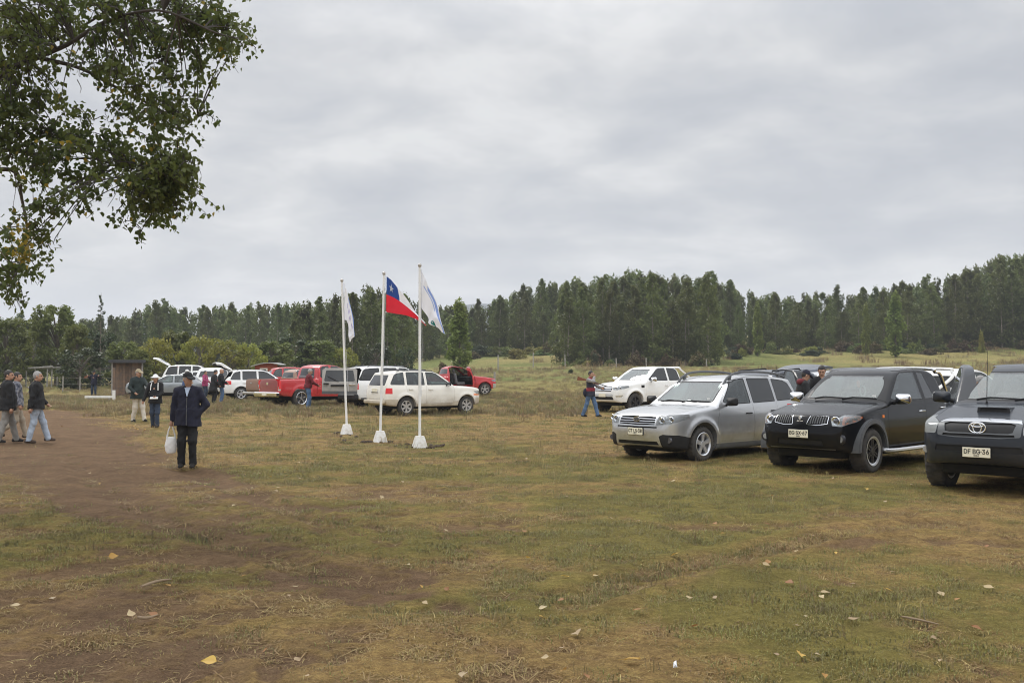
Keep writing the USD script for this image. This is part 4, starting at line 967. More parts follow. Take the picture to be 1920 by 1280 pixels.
        back = Manifold.cylinder(.02, rr - .02, rr - .02, 28).rotate((-90, 0, 0)).translate((0, o - .10, 0))
        s.wheel_parts = [('tyre', tyre, tyre_dirt, 40), ('rim', rimm, rim, 35), ('brake_disc', back, 'lamp_dark' if rim != 'dusty_alloy' else 'black_plastic', 30)]
    near = False
    def pane(s, name, poly, glass, sides=(-1, 1), ymin=.42):
        """A side window in its dark rubber seal."""
        out = {}
        for sg in sides:
            y0, y1 = (ymin, 1.4) if sg > 0 else (-1.4, -ymin); P = poly_prism_y(poly, y0, y1)
            inn = poly_prism_y(grown(poly, -.016), y0, y1); s.holes.append(P); sl = (s.rem ^ (P - inn)) - s.skin; i = s.take(name, inn, glass, None, P, 'through'); out[sg] = i
            if i is not None: s.add('window_seal', sl, 'black_plastic', i)
        return out
    def screen(s, name, poly, glass, x):
        P = poly_prism_x(poly, *x); inn = poly_prism_x(grown(poly, -.022), *x); s.holes.append(P); sl = (s.rem ^ (P - inn)) - s.skin
        i = s.take(name, inn, glass, None, P, 'through'); s.add('screen_seal', sl, 'black_plastic', i); return i
    def doors(s, polys, material, handle='black_plastic', handles=(), sides=(-1, 1), windows=(), glass='clear_window', r=.03, ymin=0.5):
        """Skin doors; each may own one window and a handle. Returns, for each poly, {side: [door part, window part, handle part]}."""
        out = []; glass = glass if isinstance(glass, (list, tuple)) else [glass] * len(polys)
        W = [s.pane('window', rounded(w, r), glass[q], sides) if w else {} for q, w in enumerate(windows)]
        for q, poly in enumerate(polys):
            d = s.side('door', poly, material, 'skin', 0.006, sides, ymin=ymin); res = {sg: [d[sg]] for sg in sides}
            for sg in sides:
                if q < len(W) and W[q].get(sg) is not None:
                    i = W[q][sg]; n, m, mt, pa, sm, lb = s.parts[i]; s.parts[i] = (n, m, mt, d[sg], sm, lb); res[sg].append(i)
                if q < len(handles) and handles[q]:
                    hx, hz = handles[q]; y = s.sy(hx, hz)
                    m = rod([(hx - .09, sg * (y - .005), hz), (hx - .07, sg * (y + .028), hz + .003), (hx + .07, sg * (y + .028), hz + .003), (hx + .09, sg * (y - .005), hz)], .013, 8)
                    res[sg].append(s.add('handle', m, handle, d[sg]))
            out.append(res)
        return out
    def mirrors(s, x, z, material, size=1.0, sides=(-1, 1)):
        for sg in sides:
            y = s.sy(x + .05, z - .04); c = np.array([x, sg * (y + .15 * size), z + .05 * size]); e = size
            hs = Manifold.batch_hull([ball(c + np.array([0, sg * .085 * e, .035 * e]), .045 * e, 14), ball(c + np.array([0, sg * .085 * e, -.03 * e]), .045 * e, 14), ball(c + np.array([0, -sg * .07 * e, .03 * e]), .05 * e, 14), ball(c + np.array([0, -sg * .07 * e, -.04 * e]), .045 * e, 14), ball(c + np.array([-.045 * e, 0, 0]), .05 * e, 14)])
            i = s.add('mirror', hs - box(c[0] + .035 * e, c[0] + .3, -3, 3, 0, 3), material)
            s.add('mirror_glass', rbox(c[0] + .028 * e, c[0] + .036 * e, c[1] - .105 * e, c[1] + .105 * e, c[2] - .06 * e, c[2] + .06 * e, .003), 'chrome', i)
            s.add('mirror_arm', rod([(x + .03, sg * (y - .01), z - .02), c], [.03 * e, .028 * e], 8), 'black_plastic', i)
    def plate(s, y, z, text=None, rear=False, w=.36, hgt=.13, x=None):
        x = (s.sx(y, z, rear) + (.012 if rear else -.012)) if x is None else x
        m = rbox(x - .006, x + .006, y - w / 2, y + w / 2, z - hgt / 2, z + hgt / 2, .003)
        i = s.add('plate', m, 'plate_white', None, None)
        if text:
            # car y runs to the car's right: seen from the front it points to the left
            R = np.array([[0, 0, -1.0], [-1.0, 0, 0], [0, 1.0, 0]])
            for t, hh, dz in ((text, .060, -.018), ('CHILE', .017, -.050)):
                tv, tf = arr(meshkit.text_mesh(t, hh, .003, True)); wd = tv[:, 0].max()
                kx = min(1.0, (w - .03) / wd); tv = tv * [kx, 1, 1]; tv[:, 0] -= wd * kx / 2; tv = tv @ R.T + [x - .0055, y, z + dz]
                s.add('lettering', (tv, tf), 'plate_black', i, None)
            fr = poly_prism_x([(y - w / 2 - .006, z - hgt / 2 - .006), (y + w / 2 + .006, z - hgt / 2 - .006), (y + w / 2 + .006, z + hgt / 2 + .006), (y - w / 2 - .006, z + hgt / 2 + .006)], x - .002, x + .012)
            s.add('plate_frame', fr - m, 'black_plastic', i, None)
    def seats(s, x1, x2, zb=.55, w=.5, dash=None, wheel_y=-.36):
        for y in (-.37, .37):
            a = rbox(x1, x1 + .5, y - w / 2, y + w / 2, zb, zb + .18, .04); b = rbox(0, .14, y - w / 2 + .02, y + w / 2 - .02, 0, .62, .05).rotate((0, 12, 0)).translate((x1 + .42, 0, zb + .1)); c = rbox(0, .09, y - .12, y + .12, 0, .17, .04).rotate((0, 12, 0)).translate((x1 + .57, 0, zb + .74))
            s.add('seat', a + b + c, 'seat_grey')
        if x2: s.add('rear_seat', rbox(x2, x2 + .5, -.62, .62, zb, zb + .18, .04) + rbox(0, .14, -.62, .62, 0, .6, .05).rotate((0, 14, 0)).translate((x2 + .45, 0, zb + .1)), 'seat_grey')
        if dash:
            s.add('dashboard', rbox(dash[0], dash[0] + .4, -.64, .64, dash[1] - .3, dash[1], .05), 'black_plastic')
            th = np.linspace(0, 2 * PI, 25); s.add('steering_wheel', tube(np.c_[dash[0] + .5 + .06 * np.sin(th), wheel_y + .18 * np.cos(th), dash[1] + .02 + .17 * np.sin(th)], .014, 6), 'black_plastic')
    def wipers(s, x, z, ys=((-.1, .5), (-.62, -.05))):
        for a, b in ys:
            p = [(s.sx_ws(y, z + dz), y, z + dz) for y, dz in ((b, .0), (a * .3 + b * .7, .03), (a, .015))]
            s.add('wiper', rod(p, .011, 6), 'black_plastic')
    def sx_ws(s, y, z):
        xs = np.arange(s.L * .15, s.L * .6, 0.004); v = s.f(np.c_[xs, np.full(len(xs), y), np.full(len(xs), z)]); i = np.argmax(v < 0); return xs[i] - .015
    def under(s, z0=.2, z1=.36, w=.62):
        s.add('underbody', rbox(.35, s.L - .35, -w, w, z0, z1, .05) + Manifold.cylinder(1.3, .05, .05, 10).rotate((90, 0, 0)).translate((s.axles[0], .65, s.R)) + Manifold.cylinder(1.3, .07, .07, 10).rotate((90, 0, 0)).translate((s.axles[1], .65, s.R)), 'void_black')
    def swing(s, idx, M):
        """Opens parts: applies the affine 3 x 4 matrix to the parts with these numbers."""
        idx = [i for i in idx if i is not None]; idx += [k for k, p in enumerate(s.parts) if p[3] in idx and k not in idx]
        for i in idx:
            n, m, mt, pa, sm, lb = s.parts[i]
            if isinstance(m, Manifold): m = m.transform(M)
            else: v, f = arr(m); m = (v @ M[:, :3].T + M[:, 3], f)
            s.parts[i] = (n, m, mt, pa, sm, lb)
    def emit(s, name, label, cat, loc, rotz, body_mat, group=None, sink=0.02, skip=()):
        T = thing(name, label, cat, (loc[0], loc[1], (loc[2] if len(loc) > 2 else float(zt(loc[0], loc[1]))) - sink), rotz, group)
        if s.cav is not None and not s.cav.is_empty():
            b = s.cav.bounding_box(); ce = np.array([(b[0] + b[3]) / 2, 0, (b[2] + b[5]) / 2]); small = s.cav.translate(tuple(-ce)).scale((.985, .975, .98)).translate(tuple(ce))
            lin = s.cav.translate(tuple(-ce)).scale((.998, .997, .998)).translate(tuple(ce)) - small
            if s.holes: lin = lin - Manifold.batch_boolean(s.holes, manifold3d.OpType.Add)
            obj('lining', lin, 'lining', T)
        obj('body', s.body, body_mat, T, smooth=35)
        paths = {}; todo = [i for i, p in enumerate(s.parts) if not (isinstance(p[1], Manifold) and p[1].is_empty())]
        while todo:
            for i in list(todo):
                n, m, mt, pa, sm, lb = s.parts[i]
                if pa is None or pa in paths or pa not in todo:
                    paths[i] = obj(n, m, mt, paths.get(pa, T), smooth=sm, label=lb); todo.remove(i)
        for xa in s.axles:
            for sg in (-1, 1):
                W = xf('wheel', T, (xa, sg * (s.track / 2), s.R), 0 if sg > 0 else PI)
                for n, m, mt, sm in s.wheel_parts: obj(n, m, mt, W, smooth=sm)
        return T

def turn(axis_pt, axis, ang):
    """3 x 4 matrix of a rotation about an axis through a point."""
    R = trimesh.transformations.rotation_matrix(ang, axis, axis_pt); return np.ascontiguousarray(R[:3, :4])

def facing(px, py, theta):
    """Where a car stands whose front centre is over this pixel of the ground, and its turn; theta 0 faces the camera, positive faces to the left."""
    g = gp(px, py); return (g[0], g[1]), PI / 2 - theta
def forester():
    side = [(.12, .26), (.03, .40), (0, .58), (.02, .72), (.07, .84), (.14, .905), (.55, .985), (1.0, 1.035), (1.27, 1.05), (1.27, 1.05), (1.60, 1.26), (1.98, 1.49), (2.25, 1.575), (2.7, 1.615), (3.3, 1.61), (3.9, 1.575), (4.2, 1.53), (4.2, 1.53), (4.42, 1.15), (4.50, 1.00), (4.55, .85), (4.56, .6), (4.52, .40), (4.40, .27), (4.40, .27), (2.3, .22)]
    plan = [(-.02, 0), (0, .40), (.05, .60), (.16, .745), (.36, .835), (.8, .885), (1.4, .89), (3.0, .89), (3.9, .875), (4.3, .82), (4.5, .70), (4.58, .45), (4.58, 0)]
    T = [(.1, .90), (.3, .955), (.5, .995), (.7, 1.0), (.88, .985), (1.0, .955), (1.06, .925), (1.3, .83), (1.5, .745), (1.62, .70), (1.9, .6)]
    Car.near = True
    c = Car(4.56, 1.61, side, plan, T, (.92, 3.535), .335, .215, 1.545, .03, .055, .13, .05, .026, cabin=(1.35, 4.25, .5))
    wf = [(1.93, 1.05), (1.58, 1.09), (2.02, 1.475), (2.25, 1.535), (2.50, 1.55), (2.50, 1.06)]
    wr = [(2.58, 1.06), (2.58, 1.55), (3.35, 1.545), (3.36, 1.08)]
    wq = [(3.43, 1.085), (3.43, 1.54), (3.86, 1.50), (4.02, 1.44), (4.20, 1.14), (4.10, 1.10)]
    c.doors([[(1.42, .36), (1.36, .75), (1.48, 1.05), (2.02, 1.50), (2.54, 1.56), (2.54, .36)], [(2.54, .36), (2.54, 1.56), (3.38, 1.555), (3.40, 1.06), (3.30, .80), (3.12, .62), (3.05, .36)]], 'silver_paint', 'black_plastic', ((2.36, .87), (3.22, .90)), windows=(wf, wr), glass=('clear_window', 'tinted_window'))
    c.pane('quarter_window', rounded(wq, .03), 'tinted_window')
    c.screen('windscreen', rounded([(-.70, 1.09), (.70, 1.09), (.575, 1.485), (-.575, 1.485)], .04), 'windscreen', (1.1, 2.45))
    c.rear('rear_window', rounded([(-.62, 1.12), (.62, 1.12), (.54, 1.46), (-.54, 1.46)], .04), 'tinted_window', 'through', both=False)
    hp = [(.17, -.60), (.10, 0), (.17, .60), (.5, .72), (1.1, .745), (1.24, .74), (1.26, 0), (1.24, -.74), (1.1, -.745), (.5, -.72)]
    c.take('bonnet', poly_prism_z(hp, .80, 1.3), 'silver_paint', None, poly_prism_z(grown(hp, .006), .80, 1.3))
    c.lamp(rounded([(.455, .70), (.47, .865), (.62, .885), (.86, .90), (.90, .86), (.80, .765), (.70, .715)], .02), bowl='lamp_grey', bulbs=((.56, .79, .06), (.72, .81, .05)))
    g = rounded([(-.44, .695), (-.43, .86), (0, .872), (.43, .86), (.44, .695), (0, .685)], .02)
    c.front('grille', g, 'black_plastic', 'recess', both=False)
    for z in (.73, .772, .815): c.add('grille_bar', ((c.outer ^ poly_prism_x([(-.425, z - .005), (.425, z - .005), (.425, z + .005), (-.425, z + .005)], -.3, .5)) - c.skin), 'chrome')
    fr = poly_prism_x(g, -.3, .5) - poly_prism_x(grown(g, -.010), -.3, .5)
    c.add('grille_frame', ((c.outer ^ fr) - c.skin), 'chrome')
    x = c.sx(0, .80); em = [(.075 * math.cos(t), .80 + .042 * math.sin(t)) for t in np.linspace(0, 2 * PI, 24, endpoint=False)]
    i = c.add('emblem', poly_prism_x(em, x - .02, x + .02), 'chrome'); c.add('emblem_centre', poly_prism_x([(.065 * math.cos(t), .80 + .034 * math.sin(t)) for t in np.linspace(0, 2 * PI, 24, endpoint=False)], x - .024, x + .02), 'dark_blue_paint', i)
    for (sy_, sz_, r_) in ((.035, .805, .010), (.01, .812, .006), (-.012, .806, .006), (-.03, .797, .006), (.0, .79, .006), (-.015, .783, .006)): c.add('emblem_star', poly_prism_x([(sy_ + r_ * (1 if k % 2 else .45) * math.cos(k * PI / 4), sz_ + r_ * (1 if k % 2 else .45) * math.sin(k * PI / 4)) for k in range(8)], x - .027, x - .02), 'chrome', i)
    c.front('bumper_slot', rounded([(-.48, .645), (-.48, .672), (.48, .672), (.48, .645)], .008), 'black_plastic', 'recess', both=False)
    c.front('lower_intake', rounded([(-.50, .335), (-.47, .40), (.47, .40), (.50, .335)], .01), 'black_plastic', 'recess', both=False)
    c.front('bumper_corner', rounded([(.55, .30), (.52, .50), (.60, .535), (.80, .52), (1.0, .40), (1.0, .25), (.55, .25)], .02), 'black_plastic', 'skin', x=(-.3, .62))
    for sg in (-1, 1):
        x = c.sx(.70, .43); c.add('fog_light', Manifold.cylinder(.03, .055, .05, 18).rotate((0, -90, 0)).translate((x + .012, sg * .70, .43)), 'lamp_dark')
    c.take('lower_trim', box(.3, 4.5, -2, 2, .1, .325), 'grey_plastic')
    c.side('side_strip', [(1.45, .40), (1.45, .425), (3.05, .425), (3.05, .40)], 'chrome', gap=0)
    for sg in (-1, 1):
        ps = [(1.95, sg * .565, c.sz(1.95, .565) - .01), (2.12, sg * .565, c.sz(2.12, .565) + .06), (2.5, sg * .56, c.sz(2.5, .56) + .085), (3.4, sg * .555, c.sz(3.4, .555) + .08), (4.0, sg * .54, c.sz(4.0, .54) + .05), (4.12, sg * .53, c.sz(4.12, .53))]
        rl = c.add('roof_rail', tube(spline(ps, 22), .024, 8), 'grey_plastic')
        for xx in (2.15, 3.85): c.add('rail_foot', rod([(xx, sg * .555, c.sz(xx, .555) - .02), (xx + .03, sg * .555, c.sz(xx, .555) + .06)], .035, 8), 'grey_plastic', rl)
    c.mirrors(1.66, 1.06, 'black_plastic', 1.0)
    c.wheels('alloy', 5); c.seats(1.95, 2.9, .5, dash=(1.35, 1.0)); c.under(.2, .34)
    c.wipers(1.3, 1.09); c.plate(.0, .575, 'CT LS·38')
    x = c.sx_ws(-.55, 1.14); c.add('windscreen_sticker', rbox(x + .008, x + .016, -.60, -.54, 1.135, 1.175, .002), 'white_cloth')
    c.rear('tail_light', rounded([(.62, .78), (.60, 1.02), (.95, 1.02), (.95, .78)], .02), 'red_lamp', 'skin')
    p, r = facing(1191, 862, .84)
    c.emit('silver_suv', 'silver off-roader with dark roof rails parked left of the black pickup', 'car', p, r, 'silver_paint')
forester()

def pickup(L, H, axles, R, tw, track, W, zs, hz, cx, cz, wx, wz, rx, bz, h, cab='double', flare=.024, bedwell=True, curve=.10, k=.055, tumble=.75, tail_z=None):
    """A pickup: bonnet line hz, windscreen foot (cx, cz) and head (wx, wz), back of the cab rx, bed rail bz."""
    side = [(.15, zs), (.04, zs + .1), (0, zs + .26), (.02, hz - .22), (.08, hz - .08), (.16, hz - .01), (.55, hz + .05), (1.0, cz - .035), (cx, cz), (cx, cz), ((cx + wx) / 2, (cz + wz) / 2 + .015), (wx, wz), (wx + .28, H - .03), ((wx + rx) / 2 + .1, H), (rx - .3, H - .025), (rx - .02, H - .11), (rx + .06, bz + .12), (rx + .07, bz), (rx + .07, bz), (rx + .3, bz - .005), (L - .06, bz - .015), (L - .01, bz - .05), (L, .8), (L - .02, zs + .2), (L - .15, zs + .08), (axles[1] + .1, zs + .05), (L / 2, zs)]
    plan = [(-.02, 0), (0, W * .44), (.05, W * .66), (.16, W * .84), (.36, W * .94), (.8, W * .995), (1.4, W), (L - .5, W * .995), (L - .1, W * .97), (L, W * .93), (L + .02, W * .5), (L + .02, 0)]
    T = [(.1, .92), (zs, .955), (zs + .22, .99), (hz - .3, 1.0), (hz - .1, .985), (cz - .04, .955), (cz + .04, .925), ((cz + wz) / 2, tumble + .095), (wz, tumble), (H, tumble - .05), (H + .3, .6)]
    c = Car(L, H, side, plan, T, axles, R, tw, track, h, k, curve, .045, flare, cabin=(cx + .1, rx - .02, zs + .22))
    c.dims = dict(zs=zs, hz=hz, cx=cx, cz=cz, wx=wx, wz=wz, rx=rx, bz=bz, W=W)
    if bedwell:
        b = box(rx + .15, L - .07, -W + .13, W - .13, bz - .48, 3); c.body -= b; c.rem -= b
    g = box(rx + .085, rx + .105, -2, 2, zs + .15, 3); c.body -= g; c.rem -= g
    zb, zt_ = cz + .015, wz - .005
    mid = (cx + .42 + rx) / 2 + .12 if cab == 'double' else rx - .08
    wf = [(cx + .46, zb), (cx + .24, zb + .03), (cx + .24 + (wx - cx) * .86, zt_), (wx + .30, zt_ + .05), (mid - .05, zt_ + .06), (mid - .05, zb)]
    df = [(cx + .12, zs + .10), (cx + .08, zb - .25), (cx + .14, zb + .02), (cx + .14 + (wx - cx) * .95, zt_ + .05), (mid, zt_ + .10), (mid, zs + .10)]
    wr = [(mid + .05, zb), (mid + .05, zt_ + .06), (rx - .30, zt_ + .045), (rx - .16, zt_ - .04), (rx - .10, zb + .06), (rx - .16, zb)]
    dr = [(mid, zs + .10), (mid, zt_ + .10), (rx - .26, zt_ + .085), (rx - .10, zt_ - .02), (rx - .03, zb + .05), (rx - .04, zb - .3), (rx - .12, zs + .45), (rx - .3, zs + .1)]
    c.polys = (wf, df, wr, dr, mid)
    return c

def screens(c, w0=.70, w1=.565, glass='windscreen', rear=True):
    d = c.dims
    c.screen('windscreen', rounded([(-w0, d['cz'] + .03), (w0, d['cz'] + .03), (w1, d['wz'] - .01), (-w1, d['wz'] - .01)], .04), glass, (d['cx'] - .15, d['wx'] + .5))
    if rear: c.front('rear_window', rounded([(-.62, d['cz'] + .10), (.62, d['cz'] + .10), (.54, d['wz'] - .05), (-.54, d['wz'] - .05)], .04), 'tinted_window', 'through', (d['rx'] - .4, d['rx'] + .3), False)

def bonnet(c, mt, x0=.18, y=.60, y1=.74):
    d = c.dims; hp = [(x0, -y), (x0 - .06, 0), (x0, y), (.5, y1 - .02), (d['cx'] - .15, y1), (d['cx'] - .02, y1 - .01), (d['cx'] - .01, 0), (d['cx'] - .02, -y1 + .01), (d['cx'] - .15, -y1), (.5, -y1 + .02)]
    c.take('bonnet', poly_prism_z(hp, d['hz'] - .07, 1.6), mt, None, poly_prism_z(grown(hp, .006), d['hz'] - .07, 1.6))

def flares(c, mt, wide=.055, out=.035, zmin=.3):
    for xa in c.axles:
        for sg in (-1, 1):
            r0 = c.R + .065; ang = np.linspace(-.02, PI + .02, 26)
            ring = [(xa + (r0 + wide * (1 + .3 * math.sin(max(0, min(PI, t))))) * math.cos(t), c.R + (r0 + wide * (1 + .3 * math.sin(max(0, min(PI, t))))) * math.sin(t)) for t in ang] + [(xa + r0 * math.cos(t), c.R + r0 * math.sin(t)) for t in ang[::-1]]
            y = c.sy(xa, c.R * 2 + .12); P = poly_prism_y(ring, min(sg * (y - .12), sg * (y + out)), max(sg * (y - .12), sg * (y + out))); P2 = poly_prism_y(grown(ring, -.014), min(sg * (y - .12), sg * (y + out + .014)), max(sg * (y - .12), sg * (y + out + .014)))
            c.add('wheel_arch', P + P2, mt, None, 50)

def sport_bar(c, mt, z0, z1, x0, x1, w=.70, r=.032, sides=True):
    pts = [(x1, -w, z0 - .35), (x0 + .12, -w, z0), (x0 + .02, -w + .06, z1 - .06), (x0, -w + .16, z1), (x0, w - .16, z1), (x0 + .02, w - .06, z1 - .06), (x0 + .12, w, z0), (x1, w, z0 - .35)]
    i = c.add('sport_bar', tube(spline(pts, 50), r, 8), mt)
    return i

def l200():
    c = pickup(5.0, 1.75, (.83, 3.83), .375, .265, 1.53, .885, .37, .995, 1.36, 1.165, 2.06, 1.63, 3.84, 1.13, .03, flare=.02, curve=.14)
    wf, df, wr, dr, mid = c.polys; rx = c.dims['rx']
    wr = [(mid + .05, wr[0][1]), (mid + .05, 1.68), (rx - .62, 1.665), (rx - .46, 1.19)]
    wq = [(rx - .56, 1.66), (rx - .34, 1.62), (rx - .20, 1.50), (rx - .22, 1.34), (rx - .40, 1.19)]
    c.doors([df, dr], 'black_paint', 'chrome', ((mid - .17, .98), (rx - .17, 1.02)), windows=(wf, wr), glass=('clear_window', 'tinted_window'))
    c.pane('quarter_window', rounded(wq, .03), 'tinted_window')
    screens(c, .70, .57); bonnet(c, 'black_paint', .17, .62)
    L = rounded([(.56, .80), (.50, .955), (.62, .975), (.80, .975), (.865, .955), (.82, .86), (.70, .79)], .02)
    c.lamp(L, bulbs=((.60, .88, .075),), x=(-.3, .55))
    c.front('turn_signal', rounded([(.70, .80), (.69, .95), (.80, .955), (.86, .95), (.80, .86)], .015), 'amber', 'recess', x=(-.3, .6))
    gl = rounded([(.12, .81), (.16, .965), (.475, .955), (.49, .83), (.30, .80)], .02)
    for sg in (1, -1):
        pp = [(sg * a, b) for a, b in gl]; i = c.take('grille', poly_prism_x(pp, -.3, .5), 'black_plastic', None, None, 'recess')
        fr = poly_prism_x(pp, -.3, .5) - poly_prism_x(grown(pp, -.009), -.3, .5); c.add('grille_frame', (c.outer ^ fr) - c.skin, 'chrome', i)
        for y in np.arange(.19, .47, .04):
            pb = [(sg * y - .007, .83), (sg * y + .007, .83), (sg * y + .007, .945), (sg * y - .007, .945)]; c.add('grille_bar', (c.outer ^ poly_prism_x(pb, -.3, .5)) - c.skin, 'grey_plastic', i)
    x = c.sx(0, .885)
    for a in (90, 210, 330):   # three diamonds meeting in a point
        t = math.radians(a); u = np.array([math.cos(t), math.sin(t)]); v = np.array([-u[1], u[0]]); q = [u * .004, u * .042 + v * .026, u * .080, u * .042 - v * .026]
        c.add('emblem', poly_prism_x([(float(p_[0]), .875 + float(p_[1])) for p_ in q], x - .016, x + .03), 'lamp_silver')
    c.front('lower_intake', rounded([(-.42, .47), (-.40, .56), (.40, .56), (.42, .47)], .02), 'black_plastic', 'recess', both=False)
    for sg in (-1, 1):
        y, z = .70, .585; x = c.sx(y, z); R_ = Manifold.revolve(CrossSection([[(.045, 0), (.082, 0), (.082, .03), (.06, .045), (.045, .035)]]), 24).rotate((0, -90, 0)).rotate((0, 0, sg * 22)).translate((x + .022, sg * y, z))
        i = c.add('fog_light', Manifold.cylinder(.035, .048, .048, 20).rotate((0, -90, 0)).rotate((0, 0, sg * 22)).translate((x + .014, sg * y, z)), 'lamp_grey'); c.add('fog_ring', R_, 'dark_alloy', i)
    c.front('bumper_strip', rounded([(-.60, .405), (-.60, .425), (.60, .425), (.60, .405)], .005), 'grey_plastic', both=False)
    c.take('lower_trim', box(.2, 5, -2, 2, .1, .385), 'black_plastic')
    flares(c, 'grey_plastic', .07, .028)
    for sg in (-1, 1):
        y = c.sy(1.25, .93); c.add('side_lamp', rbox(1.22, 1.29, sg * y - .012, sg * y + .012, .905, .955, .005), 'amber')
        c.add('side_step', tube(spline([(1.25, sg * .80, .40), (1.32, sg * .93, .36), (2.3, sg * .94, .355), (3.2, sg * .93, .36), (3.3, sg * .80, .40)], 24), .036, 8), 'alloy')
    sport_bar(c, 'chrome', 1.62, 1.725, rx + .10, rx + .5, .64)
    c.mirrors(1.70, 1.16, 'chrome', 1.08)
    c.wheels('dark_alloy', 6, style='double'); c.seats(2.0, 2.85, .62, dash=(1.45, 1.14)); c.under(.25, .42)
    for nm, m, mt, sm in list(c.wheel_parts):
        if nm == 'rim':
            rr = c.R * .64; o = c.tw / 2
            lip = Manifold.revolve(CrossSection([orient([(rr - .03, o - .02), (rr - .004, o - .005), (rr + .006, o + .004), (rr - .012, o + .004), (rr - .036, o - .012)])]), 40).rotate((-90, 0, 0)); c.wheel_parts.append(('rim_lip', lip, 'alloy', 35))
    c.wipers(1.4, 1.205); c.plate(.0, .66, 'BG SX·67')
    x = c.sx_ws(-.56, 1.25); c.add('windscreen_sticker', rbox(x + .01, x + .018, -.60, -.53, 1.235, 1.275, .002), 'white_cloth')
    c.add('mirror_ornament', rod([(2.05, -.02, 1.50), (2.06, -.02, 1.42)], .03, 8), 'amber'); th = np.linspace(0, 6.28, 14); c.add('hanging_charm', tube(np.c_[2.06 + 0 * th, -.1 + .05 * np.cos(th), 1.33 + .09 * np.sin(th)], .016, 6), 'white_cloth')
    p, r = facing(1497, 884, .80)
    c.emit('black_pickup', 'black double cab pickup with chrome mirrors between the silver off-roader and charcoal pickup', 'pickup', p, r, 'black_paint')
l200()

